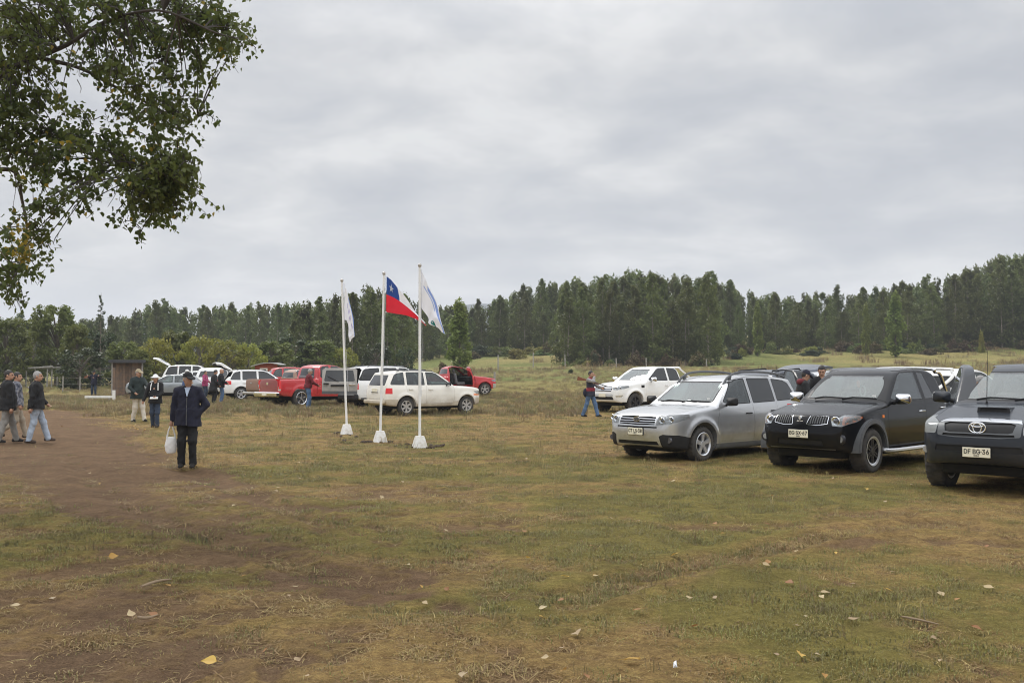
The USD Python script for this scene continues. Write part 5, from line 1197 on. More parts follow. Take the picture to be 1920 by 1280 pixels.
def hilux():
    c = pickup(5.1, 1.81, (.90, 3.985), .385, .27, 1.54, .89, .40, 1.03, 1.42, 1.225, 2.12, 1.69, 3.62, 1.16, .03, flare=.035, curve=.13)
    wf, df, wr, dr, mid = c.polys
    dd = c.doors([df, dr], 'charcoal_paint', 'charcoal_paint', ((mid - .17, 1.02), (3.45, 1.04)), windows=(wf, wr), glass=('clear_window', 'tinted_window'))
    screens(c, .70, .57); bonnet(c, 'charcoal_paint', .20, .56)
    c.lamp(rounded([(.565, .835), (.555, 1.02), (.64, 1.07), (.80, 1.06), (.865, .99), (.85, .90), (.76, .835)], .03), lens='milky_lens', bowl='lamp_grey', x=(-.3, .62))
    g = rounded([(-.54, .815), (-.545, .98), (-.48, 1.035), (0, 1.055), (.48, 1.035), (.545, .98), (.54, .815), (.3, .795), (-.3, .795)], .03)
    c.front('grille', g, 'black_plastic', 'recess', both=False)
    fr = poly_prism_x(g, -.3, .5) - poly_prism_x([(-.44, .875), (-.465, .975), (-.40, .995), (.40, .995), (.465, .975), (.44, .875), (.38, .86), (-.38, .86)], -.3, .5) - poly_prism_x([(-.47, .815), (-.46, .845), (.46, .845), (.47, .815), (.3, .808), (-.3, .808)], -.3, .5)
    c.add('grille_surround', (c.outer ^ fr) - c.skin.translate((.01, 0, 0)), 'dark_trim')
    fr2 = fr ^ poly_prism_x([(-.56, .985), (-.56, 1.1), (.56, 1.1), (.56, .985), (.47, 1.0), (0, 1.012), (-.47, 1.0)], -.3, .5); c.add('grille_top', (c.outer.translate((-.004, 0, 0)) ^ fr2) - c.skin, 'chrome')
    x = c.sx(0, .93); t = np.linspace(0, 2 * PI, 28)
    for ry, rz, oz in ((.108, .074, 0), (.055, .066, -.004), (.082, .026, .036)): c.add('emblem', tube(np.c_[np.full(28, x - .022), ry * np.cos(t), .93 + oz + rz * np.sin(t)], .009, 6), 'chrome')
    c.front('lower_intake', rounded([(-.58, .60), (-.55, .685), (.55, .685), (.58, .60)], .02), 'black_plastic', 'recess', both=False)
    for sg in (-1, 1):
        y, z = .74, .60; x = c.sx(y, z); c.add('fog_light', Manifold.cylinder(.04, .052, .048, 18).rotate((0, -90, 0)).rotate((0, 0, sg * 26)).translate((x + .020, sg * y, z)), 'lamp_grey')
    zz = c.sz(.80, .0); c.add('bonnet_scoop', Manifold.hull_points(np.array([(x_, y_, z_) for x_, z_, w in ((.70, zz + .045, .21), (.70, zz - .03, .22), (1.15, zz + .045, .17), (1.15, zz + .02, .19)) for y_ in (-w, w)] + [])) - rbox(.6, .82, -.175, .175, zz - .005, zz + .036, .01), 'charcoal_paint')
    c.add('scoop_mouth', rbox(.71, .80, -.185, .185, zz - .012, zz + .036, .01), 'void_black')
    c.take('lower_trim', box(.3, 5, -2, 2, .1, .42), 'black_plastic')
    c.mirrors(1.78, 1.24, 'charcoal_paint', 1.05)
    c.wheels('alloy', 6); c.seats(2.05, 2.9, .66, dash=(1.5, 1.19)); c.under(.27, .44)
    c.add('seat_cover', rbox(2.42, 2.50, -.60, -.14, 1.02, 1.62, .05).rotate((0, 0, 0)), 'white_cloth')
    c.add('aerial', rod([(1.33, .30, 1.20), (1.40, .30, 1.98)], [.006, .003], 6), 'black_plastic'); c.add('aerial_foot', rod([(1.33, .30, 1.19), (1.335, .30, 1.24)], .016, 8), 'black_plastic')
    c.wipers(1.45, 1.27); c.plate(.0, .60, 'DF BG·36')
    # the front right door stands open, its mirror with it
    pts = [p for p in dd[0][1]]; m = [i for i, p in enumerate(c.parts) if p[0] in ('mirror', 'mirror_glass', 'mirror_arm') and arr(p[1])[0][:, 1].mean() > 0]
    D = (c.skin ^ poly_prism_y(df, .5, 1.4)) - c.inner - poly_prism_y(rounded(wf, .03), .2, 1.4)
    c.parts[pts[0]] = c.parts[pts[0]][:1] + (c.parts[pts[0]][1] + D,) + c.parts[pts[0]][2:]
    c.body = c.body - poly_prism_y(grown(df, .006), .5, 1.4); c.holes.append(poly_prism_y(df, .3, 1.4))
    c.swing(pts + m, turn((1.56, .86, 0), (0, 0, 1), math.radians(25)))
    p, r = facing(1831, 929, .76)
    c.emit('charcoal_pickup', 'dark charcoal double cab pickup with bonnet scoop cut off by the right picture edge', 'pickup', p, r, 'charcoal_paint')
hilux()

def ranger():
    Car.near = False
    c = pickup(5.3, 1.82, (.92, 4.14), .39, .265, 1.56, .92, .40, 1.08, 1.48, 1.23, 2.25, 1.70, 3.78, 1.18, .035, flare=.04, curve=.12)
    wf, df, wr, dr, mid = c.polys
    c.doors([df, dr], 'white_paint', 'white_paint', ((mid - .17, 1.06), (3.6, 1.08)), windows=(wf, wr), glass=('tinted_window', 'tinted_window'))
    screens(c, .72, .58); bonnet(c, 'white_paint', .2, .60, .78)
    c.lamp(rounded([(.50, .90), (.47, 1.03), (.62, 1.05), (.86, 1.06), (.91, 1.02), (.84, .94), (.68, .89)], .02), bulbs=((.62, .965, .055), (.76, .985, .05)), x=(-.3, .6))
    g = rounded([(-.43, .84), (-.46, .94), (-.42, 1.04), (.42, 1.04), (.46, .94), (.43, .84)], .03); c.front('grille', g, 'black_plastic', 'recess', both=False)
    for z in (.90, .98): c.add('grille_bar', (c.outer ^ poly_prism_x([(-.42, z - .022), (.42, z - .022), (.42, z + .022), (-.42, z + .022)], -.3, .5)) - c.skin, 'chrome')
    x = c.sx(0, .94); c.add('emblem', poly_prism_x([(.12 * math.cos(t), .94 + .055 * math.sin(t)) for t in np.linspace(0, 6.28, 20, endpoint=False)], x - .02, x + .02), 'dark_blue_paint')
    c.front('lower_intake', rounded([(-.55, .52), (-.50, .64), (.50, .64), (.55, .52)], .02), 'black_plastic', 'recess', both=False)
    c.front('bumper_insert', rounded([(-.55, .655), (-.50, .73), (.50, .73), (.55, .655)], .02), 'alloy', both=False)
    c.front('fog_light', rounded([(.64, .60), (.62, .68), (.84, .70), (.80, .61)], .015), 'lamp_silver', 'recess', x=(-.3, .6))
    for sg in (-1, 1):
        y = c.sy(1.36, 1.02); c.add('wing_vent', rbox(1.28, 1.46, sg * y - .015, sg * y + .015, .98, 1.08, .006), 'black_plastic')
    c.take('lower_trim', box(.3, 5.2, -2, 2, .1, .43), 'black_plastic')
    sport_bar(c, 'white_paint', 1.60, 1.76, 3.78 + .15, 4.7, .70, .035)
    c.mirrors(1.86, 1.24, 'chrome', 1.1); c.wheels('dark_alloy', 6); c.seats(2.1, 3.0, .66, dash=(1.6, 1.2)); c.under(.28, .44); c.plate(0, .69, None)
    c.add('roof_aerial', rod([(2.5, 0, c.sz(2.5, 0) - .01), (2.56, 0, c.sz(2.5, 0) + .10)], .008, 6), 'black_plastic')
    p, r = facing(1129, 773, .85)
    c.emit('white_pickup', 'white double cab pickup with chrome mirrors behind the man in the red vest', 'pickup', p, r, 'white_paint')
ranger()
def suv(L, H, axles, R, tw, track, W, zs, hz, cx, cz, wx, wz, h=.05, tumble=.77, back=.22, flare=.024, k=.055, curve=.1, tail=0.0):
    """A closed car: like pickup() but the roof runs to the tail; back is how far the tail glass leans, tail how far a boot stands out behind it."""
    side = [(.13, zs), (.04, zs + .1), (0, zs + .26), (.02, hz - .2), (.08, hz - .07), (.15, hz - .01), (.55, hz + .05), (1.0, cz - .03), (cx, cz), (cx, cz), ((cx + wx) / 2, (cz + wz) / 2 + .015), (wx, wz), (wx + .3, H - .03), ((wx + L) / 2, H), (L - back - tail - .45, H - .04), (L - back - tail - .12, H - .09), (L - back - tail - .12, H - .09), (L - .08 - tail, cz + .08), (L - .05, cz - .02), (L - .01, cz - .18), (L, .62), (L - .03, zs + .1), (L - .15, zs), (L / 2, zs - .03)]
    plan = [(-.02, 0), (0, W * .44), (.05, W * .66), (.16, W * .84), (.36, W * .94), (.8, W * .995), (1.4, W), (L - .7, W * .99), (L - .3, W * .95), (L - .06, W * .84), (L, W * .7), (L + .02, W * .4), (L + .02, 0)]
    T = [(.1, .91), (zs, .95), (zs + .22, .99), (hz - .25, 1.0), (hz - .05, .985), (cz - .04, .955), (cz + .04, .925), ((cz + wz) / 2, tumble + .09), (wz, tumble), (H, tumble - .05), (H + .3, .6)]
    c = Car(L, H, side, plan, T, axles, R, tw, track, h, k, curve, .045, flare, cabin=(cx + .1, L - .12, zs + .25))
    zb, zt_ = cz + .015, wz - .005; b1 = cx + 1.32; b2 = b1 + .84
    c.dims = dict(zs=zs, hz=hz, cx=cx, cz=cz, wx=wx, wz=wz, rx=L - back - .1, bz=cz, W=W, b1=b1, b2=b2)
    wf = [(cx + .46, zb), (cx + .24, zb + .03), (cx + .24 + (wx - cx) * .86, zt_), (wx + .30, zt_ + .04), (b1 - .05, zt_ + .05), (b1 - .05, zb)]
    df = [(cx + .12, zs + .08), (cx + .08, zb - .25), (cx + .14, zb + .02), (cx + .14 + (wx - cx) * .95, zt_ + .05), (b1, zt_ + .085), (b1, zs + .08)]
    wr = [(b1 + .05, zb), (b1 + .05, zt_ + .05), (b2 - .05, zt_ + .05), (b2 - .03, zb + .01)]
    xr = axles[1] - R - .08
    dr = [(b1, zs + .08), (b1, zt_ + .085), (b2, zt_ + .085), (b2 + .02, zb), (b2 - .04, zb - .25), (min(b2 - .12, xr + .1), zs + .4), (min(b2 - .2, xr), zs + .08)]
    e = L - back - tail
    wq = [(b2 + .06, zb + .01), (b2 + .05, zt_ + .05), (e - .34, zt_ + .01), (e - .22, zt_ - .06), (e - .04, zb + .06), (e - .08, zb + .02)]
    c.polys = (wf, df, wr, dr, wq)
    return c

def suv_sides(c, mt, glass=('clear_window', 'tinted_window'), handle='black_plastic', q=True):
    wf, df, wr, dr, wq = c.polys; d = c.dims
    D = c.doors([df, dr], mt, handle, ((d['b1'] - .17, d['cz'] - .14), (d['b2'] - .17, d['cz'] - .13)), windows=(wf, wr), glass=glass)
    if q: c.pane('quarter_window', rounded(wq, .03), glass[1])
    return D

def tail_lamps(c, y0, y1, z0, z1, mt='red_lamp', deep=.3, name='tail_light'):
    for sg in (1, -1):
        a, b = sorted((sg * y0, sg * y1)); c.take(name, box(c.L - deep, c.L + .3, a, b, z0, z1), mt)

def where(px, Y, xl, yl, rot):
    """Origin of a car turned by rot whose own point (xl, yl) stands at depth Y under picture column px."""
    X = at(px, 691, Y)[0]; c, s = math.cos(rot), math.sin(rot)
    return (X - (xl * c - yl * s), Y - (xl * s + yl * c))

def away(deg): return math.radians(deg) + PI            # turn of a car that drives to the right and deg degrees away from us

Car.near = False
def sportage():
    c = suv(4.34, 1.66, (.82, 3.47), .335, .215, 1.47, .87, .36, 1.0, 1.30, 1.09, 1.98, 1.54, .036, back=.2)
    D = suv_sides(c, 'dusty_white_paint', ('clear_window', 'clear_window'), 'dusty_white_paint'); d = c.dims
    screens(c, .68, .56, rear=False); bonnet(c, 'dusty_white_paint', .17, .6)
    c.rear('rear_window', rounded([(-.60, 1.10), (.60, 1.10), (.52, 1.48), (-.52, 1.48)], .05), 'tinted_window', 'through', both=False)
    tg = [(-.68, .62), (-.68, 1.06), (.68, 1.06), (.68, .62)]; c.rear('tailgate', rounded(tg, .03), 'dusty_white_paint', 'skin', gap=.006, both=False)
    tail_lamps(c, .66, 1.2, .80, 1.01); c.lamp(rounded([(.44, .72), (.44, .86), (.62, .88), (.83, .87), (.80, .75), (.7, .72)], .02), x=(-.3, .5))
    c.take('bumper', box(c.L - .5, c.L + .3, -2, 2, .1, .60), 'beige_dust_paint'); c.take('bumper', box(-.3, .42, -2, 2, .1, .62), 'beige_dust_paint')
    c.take('lower_trim', box(1.2, 3.1, -2, 2, .1, .50), 'beige_dust_paint'); c.front('turn_signal', [(.72, .70), (.72, .76), (.9, .76), (.9, .70)], 'amber', x=(-.3, .5))
    c.add('rear_bumper_step', rbox(c.L - .05, c.L + .06, -.72, .72, .44, .58, .03), 'beige_dust_paint'); c.plate(0, .93, None, True); c.add('spare_plate_hollow', rbox(c.L - .03, c.L + .004, -.25, .25, .84, .86, .004), 'black_plastic')
    for sg in (-1, 1):
        ps = [(2.1, sg * .55, c.sz(2.1, .55)), (2.25, sg * .55, c.sz(2.25, .55) + .045), (3.6, sg * .545, c.sz(3.6, .545) + .045), (3.75, sg * .54, c.sz(3.75, .54))]; c.add('roof_rail', rod(ps, .018, 6), 'grey_plastic')
    c.add('roof_bar', rod([(2.5, -.56, c.sz(2.5, .55) + .05), (2.5, .56, c.sz(2.5, .55) + .05)], .02, 6), 'black_plastic'); c.add('roof_bar', rod([(3.4, -.56, c.sz(3.4, .55) + .05), (3.4, .56, c.sz(3.4, .55) + .05)], .02, 6), 'black_plastic')
    c.mirrors(1.70, 1.10, 'black_plastic', .9); c.wheels('dusty_alloy', 6); c.seats(2.0, 2.8, .6, dash=(1.4, 1.05)); c.under(.24, .4)
    c.emit('white_suv', 'dusty white off-roader parked in front of the flagpoles, seen from its right side', 'car', (-1.57, 39.7), away(37), 'dusty_white_paint')
sportage()

def ram():
    c = pickup(5.6, 1.93, (.98, 4.45), .42, .29, 1.72, 1.0, .46, 1.12, 1.55, 1.30, 2.20, 1.80, 3.55, 1.30, .045, flare=.04, curve=.1, tumble=.80)
    wf, df, wr, dr, mid = c.polys
    c.doors([df, dr], 'red_paint', 'red_paint', ((mid - .17, 1.14), (3.4, 1.16)), windows=(wf, wr), glass=('tinted_window', 'tinted_window')); screens(c, .78, .62)
    c.rear('tailgate', rounded([(-.76, .72), (-.76, 1.26), (.76, 1.26), (.76, .72)], .03), 'dusty_red_paint', 'skin', gap=.008, both=False)
    tail_lamps(c, .80, 1.2, .84, 1.20, deep=.14); tail_lamps(c, .80, 1.2, .76, .83, 'lamp_silver', .12, 'reversing_light')
    c.add('rear_bumper', rbox(c.L - .08, c.L + .16, -.98, .98, .48, .70, .05), 'chrome'); c.plate(0, .60, None, True, x=c.L + .165)
    c.add('tailgate_badge', rbox(c.L - .01, c.L + .012, -.08, .08, 1.02, 1.12, .004), 'chrome')
    c.take('lower_trim', box(.4, 5.3, -2, 2, .1, .48), 'black_plastic'); c.mirrors(1.95, 1.30, 'black_plastic', 1.3); c.wheels('chrome', 5); c.seats(2.2, 2.95, .75, dash=(1.7, 1.25)); c.under(.32, .5)
    r = away(43); c.emit('red_pickup', 'large red pickup seen from behind, chrome bumper, a man leaning at its side', 'pickup', where(563, 45.3, 4.45, .86, r), r, 'red_paint')
ram()

def terracan():
    c = suv(4.7, 1.86, (.9, 3.65), .37, .24, 1.55, .92, .42, 1.12, 1.42, 1.20, 2.1, 1.72, .045, back=.10, tumble=.83)
    suv_sides(c, 'white_paint', ('clear_window', 'tinted_window'), 'white_paint'); screens(c, .72, .6, rear=False)
    tail_lamps(c, .74, 1.2, .86, 1.80, deep=.12)
    c.add('rear_bumper', rbox(c.L - .1, c.L + .08, -.86, .86, .42, .66, .05), 'black_plastic'); c.take('lower_trim', box(.3, 4.5, -2, 2, .1, .52), 'grey_plastic')
    poly = [(-.72, .68), (-.72, 1.68), (-.60, 1.76), (.60, 1.76), (.72, 1.68), (.72, .68)]; P = poly_prism_x(poly, c.L - .6, c.L + .3); wn = poly_prism_x(rounded([(-.64, 1.20), (-.56, 1.66), (.56, 1.66), (.64, 1.20)], .05), c.L - .7, c.L + .3)
    door = ((c.outer ^ P) - c.inner); pane = (door ^ wn) - c.skin; low = (door - wn) ^ box(0, 9, -2, 2, 0, .80); door = door - wn - box(0, 9, -2, 2, 0, .80); c.body = c.body - P; c.holes.append(P)
    M = turn((c.L - .08, .74, 0), (0, 0, 1), math.radians(62))
    i = c.add('rear_door', door, 'dull_grey_panel', label='wide swung open rear door, dusty beige'); pp = [i, c.add('rear_door_window', pane, 'tinted_window', i), c.add('rear_door_trim', low, 'grey_plastic', i)]
    x = c.L - .01
    pp += [c.add('plate_recess', rbox(x - .05, x + .03, -.36, .30, 1.00, 1.07, .01), 'black_plastic', i), c.add('handle', rbox(x - .04, x + .035, -.66, -.44, 1.08, 1.14, .01), 'black_plastic', i), c.add('wiper', rod([(x - .02, -.05, 1.20), (x - .05, -.50, 1.42)], .014, 6), 'black_plastic', i)]
    for y in (.45, .6): pp.append(c.add('door_badge', rbox(x - .03, x + .02, y - .06, y + .06, 1.05, 1.08, .004), 'chrome', i))
    c.swing(pp, M)
    for sg in (-1, 1): c.add('roof_rail', rod([(2.3, sg * .60, c.sz(2.3, .6)), (2.4, sg * .6, c.sz(2.4, .6) + .05), (4.0, sg * .6, c.sz(4.0, .6) + .05), (4.1, sg * .6, c.sz(4.1, .6))], .02, 6), 'grey_plastic')
    c.mirrors(1.9, 1.22, 'black_plastic', 1.0); c.wheels('dusty_alloy', 5); c.seats(2.1, 2.9, .7, dash=(1.55, 1.16)); c.under(.3, .46)
    r = away(35); c.emit('white_suv', 'white off-roader with its wide rear door swung open, between red pickup and dusty white one', 'car', where(672, 42.2, 4.65, .88, r), r, 'white_paint')
terracan()

def small_red_pickup():
    c = pickup(4.9, 1.70, (.88, 3.9), .36, .24, 1.5, .87, .40, 1.0, 1.40, 1.14, 2.05, 1.58, 3.10, 1.10, .045, cab='single')
    wf, df, wr, dr, mid = c.polys
    dd = c.doors([df], 'red_paint', 'red_paint', ((mid - .17, 1.0),), windows=(wf,), glass=('clear_window',)); screens(c, .70, .57, 'clear_window')
    P = poly_prism_y(df, .45, 1.4); D = (c.skin ^ P) - c.inner - poly_prism_y(rounded(wf, .03), .2, 1.4)
    i = dd[0][1][0]; c.parts[i] = c.parts[i][:1] + (c.parts[i][1] + D,) + c.parts[i][2:]; c.body = c.body - poly_prism_y(grown(df, .006), .45, 1.4); c.holes.append(poly_prism_y(df, .3, 1.4))
    c.lamp(rounded([(.46, .76), (.46, .90), (.62, .92), (.82, .91), (.80, .80)], .02), x=(-.3, .5)); c.take('bumper', box(-.3, .35, -2, 2, .1, .68), 'alloy')
    n0 = len(c.parts); c.mirrors(1.72, 1.16, 'black_plastic', .9)
    m = [k for k in range(n0, len(c.parts)) if arr(c.parts[k][1])[0][:, 1].mean() > 0]
    c.swing(dd[0][1], turn((1.52, .84, 0), (0, 0, 1), math.radians(66)))
    c.wheels('dusty_alloy', 5); c.seats(2.0, None, .6, dash=(1.5, 1.1)); c.under(.26, .42); tail_lamps(c, .72, 1.2, .72, 1.0)
    r = away(24); c.emit('small_red_pickup', 'small red pickup with its door open behind the dusty white off-roader', 'pickup', where(908, 58.5, .88, .75, r), r, 'red_paint')
small_red_pickup()

def open_boot():
    c = suv(4.45, 1.66, (.9, 3.52), .34, .22, 1.54, .88, .34, .98, 1.32, 1.06, 2.0, 1.50, .045, back=.34, tumble=.74)
    suv_sides(c, 'white_paint', ('tinted_window', 'tinted_window'), 'white_paint'); screens(c, .68, .56, rear=False)
    hp = [(3.86, 1.60), (3.80, 1.70), (4.7, 1.7), (4.7, .78), (4.25, .78), (4.16, 1.05)]
    P = poly_prism_y(hp, -.70, .70) ^ box(3.7, 5, -2, 2, .78, 3); wn = poly_prism_x(rounded([(-.55, 1.10), (-.48, 1.42), (.48, 1.42), (.55, 1.10)], .05), 3.6, 5)
    g = ((c.outer ^ P) - c.inner); pane = (g ^ wn) - c.skin; g = g - wn; c.body = c.body - P; c.holes.append(P)
    i = c.add('tailgate', g, 'white_paint', label='raised tailgate'); pp = [i, c.add('rear_window', pane, 'tinted_window', i), c.add('tailgate_lining', ((c.inner ^ P) - c.inner.translate((-.05, 0, -.02))) - wn, 'black_plastic', i)]
    c.swing(pp, turn((3.90, 0, 1.60), (0, 1, 0), math.radians(-82)))
    tail_lamps(c, .56, 1.2, .84, 1.04, deep=.42); c.add('cargo', rbox(3.2, 4.0, -.6, .6, .55, .8, .05), 'seat_grey')
    for sg in (-1, 1): c.add('roof_rail', rod([(2.1, sg * .55, c.sz(2.1, .55)), (2.2, sg * .55, c.sz(2.2, .55) + .045), (3.6, sg * .55, c.sz(3.6, .55) + .045), (3.7, sg * .55, c.sz(3.7, .55))], .02, 6), 'black_plastic')
    c.take('lower_trim', box(.2, 4.3, -2, 2, .1, .40), 'black_plastic'); c.add('rear_bumper', rbox(c.L - .12, c.L + .03, -.74, .74, .44, .70, .05), 'white_paint')
    c.mirrors(1.75, 1.08, 'white_paint', .9); c.wheels('alloy', 5); c.seats(2.0, 2.8, .55, dash=(1.4, 1.02)); c.under(.22, .38)
    r = away(25); c.emit('white_hatchback', 'white hatchback with dark interior under its raised tailgate, left of the brown pickup', 'car', where(420, 53.4, 4.40, .76, r), r, 'white_paint')
open_boot()

def brown_pickup():
    c = pickup(5.0, 1.68, (.85, 3.85), .36, .23, 1.5, .86, .46, 1.0, 1.40, 1.14, 2.02, 1.56, 3.0, 1.22, .05, cab='single')
    wf, df, wr, dr, mid = c.polys; c.doors([df], 'brown_dust_paint', 'black_plastic', ((mid - .17, 1.0),), windows=(wf,)); screens(c)
    c.rear('tailgate', rounded([(-.70, .62), (-.70, 1.18), (.70, 1.18), (.70, .62)], .02), 'brown_dust_paint', 'skin', gap=.008, both=False)
    tail_lamps(c, .74, 1.2, .93, 1.16, deep=.13); tail_lamps(c, .74, 1.2, .80, .92, 'lamp_silver', .13, 'reversing_light'); c.add('rear_bumper', rbox(c.L, c.L + .12, -.80, .80, .44, .56, .03), 'dusty_alloy')
    c.add('tailgate_badge', rbox(c.L - .01, c.L + .006, -.09, .09, .96, 1.02, .003), 'dusty_alloy')
    c.wheels('dusty_alloy', 6); c.under(.28, .5)
    r = away(38); c.emit('brown_pickup', 'dusty brown pickup whose tailgate shows left of the large red pickup', 'pickup', where(484, 49.5, 5.0, .84, r), r, 'brown_dust_paint')
brown_pickup()

def plain_suv(name, label, loc, rot, mt, H=1.68, L=4.5, hatch=None, glass=('tinted_window', 'tinted_window'), extra=None, W=.87, tail=0.0, cz=1.06, rails=False):
    c = suv(L, H, (.88, L - .95), .335, .21, 1.5, W, .34, .96, 1.34, cz, 2.02, H - .14, .055, back=.24, tail=tail)
    suv_sides(c, mt, glass, mt, q=tail == 0); screens(c, .66, .55, rear=False)
    c.lamp(rounded([(.46, .70), (.46, .83), (.62, .86), (.82, .85), (.80, .74)], .02), x=(-.3, .5)); tail_lamps(c, .62, 1.2, .80, 1.0)
    c.front('grille', rounded([(-.40, .72), (-.40, .84), (.40, .84), (.40, .72)], .02), 'black_plastic', 'recess', both=False)
    c.take('lower_trim', box(.25, L - .25, -2, 2, .1, .40), 'black_plastic')
    e = L - .24 - tail
    hp = [(e - .24, H - .06), (e - .30, H + .05), (L + .3, H + .05), (L + .3, .80), (L - .14, .80), (L - .2 - tail, cz)]
    P = poly_prism_y(hp, -.66, .66); wn = poly_prism_x(rounded([(-.52, cz + .05), (-.46, H - .22), (.46, H - .22), (.52, cz + .05)], .05), L - 1.2, L + .3)
    g = (c.outer ^ P) - c.inner; pane = (g ^ wn) - c.skin; c.body = c.body - P; c.holes.append(P if hatch else wn)
    i = c.add('tailgate', g - wn, mt); pp = [i, c.add('rear_window', pane, 'tinted_window', i)]
    if hatch: c.swing(pp, turn((e - .22, 0, H - .06), (0, 1, 0), math.radians(-hatch)))
    if rails:
        for sg in (-1, 1): c.add('roof_rail', rod([(2.1, sg * .53, c.sz(2.1, .53)), (2.2, sg * .53, c.sz(2.2, .53) + .05), (L - 1.0, sg * .53, c.sz(L - 1, .53) + .05), (L - .9, sg * .53, c.sz(L - .9, .53))], .02, 6), 'black_plastic')
    c.mirrors(1.75, cz + .02, mt, .9); c.wheels('dusty_alloy', 5); c.seats(2.0, 2.8, .55, dash=(1.42, cz - .04)); c.under(.22, .38)
    if extra: extra(c)
    return c.emit(name, label, 'car', loc, rot, mt)

plain_suv('grey_car', 'grey saloon car standing side on behind the woman in black', where(236, 57, 0.05, 0, PI / 2 + 1.40), 0.17, 'grey_paint', 1.42, 4.5, tail=.45, cz=.94, glass=('clear_window', 'clear_window'))
def stripe(c): c.side('side_stripe', [(1.0, .86), (1.0, 1.00), (4.2, 1.02), (4.2, .90)], 'red_paint', gap=0)
plain_suv('white_van', 'white van with red roof stripe and raised tailgate behind the grey saloon', where(305, 67, 4.6, 0, away(10)), away(10), 'white_paint', 1.86, 4.6, 95, extra=lambda c: c.side('roof_stripe', [(2.0, 1.70), (2.0, 1.74), (4.0, 1.74), (4.0, 1.70)], 'red_paint', gap=0, ymin=.3), cz=1.15)
plain_suv('white_estate', 'low white estate car between the grey saloon and the white van', where(282, 61.5, 0, 0, 0.06), 0.06, 'white_paint', 1.56, 4.4, cz=1.0)
plain_suv('white_van', 'small white van seen from behind between people and the raised tailgate', where(386, 60, 4.1, 0, away(82)), away(82), 'white_paint', 1.70, 4.1, cz=1.08)
plain_suv('red_car', 'bright red off-roader roof behind the large red pickup bed', where(556, 61, 2.6, 0, away(20)), away(20), 'red_paint', 1.72, 4.4, cz=1.1, glass=('clear_window', 'clear_window'))
def far_white_pickup():
    c = pickup(4.9, 1.66, (.85, 3.8), .35, .22, 1.48, .85, .40, .98, 1.38, 1.1, 2.0, 1.54, 3.0, 1.08, .055, cab='single')
    wf, df, wr, dr, mid = c.polys; c.doors([df], 'white_paint', 'black_plastic', ((mid - .17, .96),), windows=(wf,)); screens(c); c.wheels('dusty_alloy', 5); c.under(.26, .42); tail_lamps(c, .72, 1.2, .7, .95)
    r = away(172); c.emit('white_pickup', 'white single cab pickup half hidden behind the large red pickup bed', 'pickup', where(528, 64, 2.5, 0, r), r, 'white_paint')
far_white_pickup()
plain_suv('dark_suv', 'dark off-roader with raised tailgate behind the silver one', (4.75, 25.2), PI / 2 - .85, 'dark_blue_paint', 1.70, 4.4, 72, rails=True)
plain_suv('grey_car', 'pale grey car behind the two people at the black pickup', (8.2, 32.5), PI / 2 - .85, 'silver_paint', 1.66, 4.4)
plain_suv('dark_car', 'dark car roof far behind the tail of the black pickup', (14.6, 37), PI / 2 - .7, 'dark_blue_paint', 1.68, 4.3)
def black_open():
    c = suv(4.5, 1.76, (.88, 3.55), .35, .22, 1.5, .88, .36, 1.0, 1.38, 1.12, 2.05, 1.62, .045, back=.24)
    D = suv_sides(c, 'black_paint'); screens(c, .68, .56, rear=False); wf, df, *_ = c.polys
    P = poly_prism_y(df, .45, 1.4); G = (c.skin ^ P) - c.inner - poly_prism_y(rounded(wf, .03), .2, 1.4); i = D[0][1][0]; c.parts[i] = c.parts[i][:1] + (c.parts[i][1] + G,) + c.parts[i][2:]; c.body = c.body - poly_prism_y(grown(df, .006), .45, 1.4); c.holes.append(poly_prism_y(df, .3, 1.4))
    c.swing(D[0][1], turn((1.50, .86, 0), (0, 0, 1), math.radians(60)))
    c.mirrors(1.78, 1.12, 'black_plastic', .9, (-1,)); c.wheels('dusty_alloy', 5); c.seats(2.05, 2.85, .6, dash=(1.45, 1.08)); c.under(.24, .4); c.plate(0, .6, None)
    c.emit('black_suv', 'black off-roader with its door open hidden behind the black pickup', 'car', (6.35, 22.7), PI / 2 - .85, 'black_paint')
black_open()
def bar_pickup():
    c = pickup(5.1, 1.74, (.88, 3.95), .36, .24, 1.5, .87, .40, 1.02, 1.42, 1.16, 2.08, 1.60, 3.3, 1.12, .045)
    wf, df, wr, dr, mid = c.polys; c.doors([df, dr], 'white_paint', 'black_plastic', ((mid - .17, 1.0), (3.1, 1.0)), windows=(wf, wr)); screens(c); c.wheels('dusty_alloy', 5); c.under(.26, .42); tail_lamps(c, .72, 1.2, .7, 1.0)
    sport_bar(c, 'white_paint', 1.5, 1.72, 3.5, 4.3, .70, .04); c.add('bed_box', rbox(3.5, 4.6, -.6, .6, .85, 1.3, .03), 'grey_plastic')
    r = away(30); c.emit('white_pickup', 'white pickup with white sport bar between the black pickup and the charcoal one', 'pickup', where(1786, 25.5, 3.3, .5, r), r, 'white_paint')
bar_pickup()
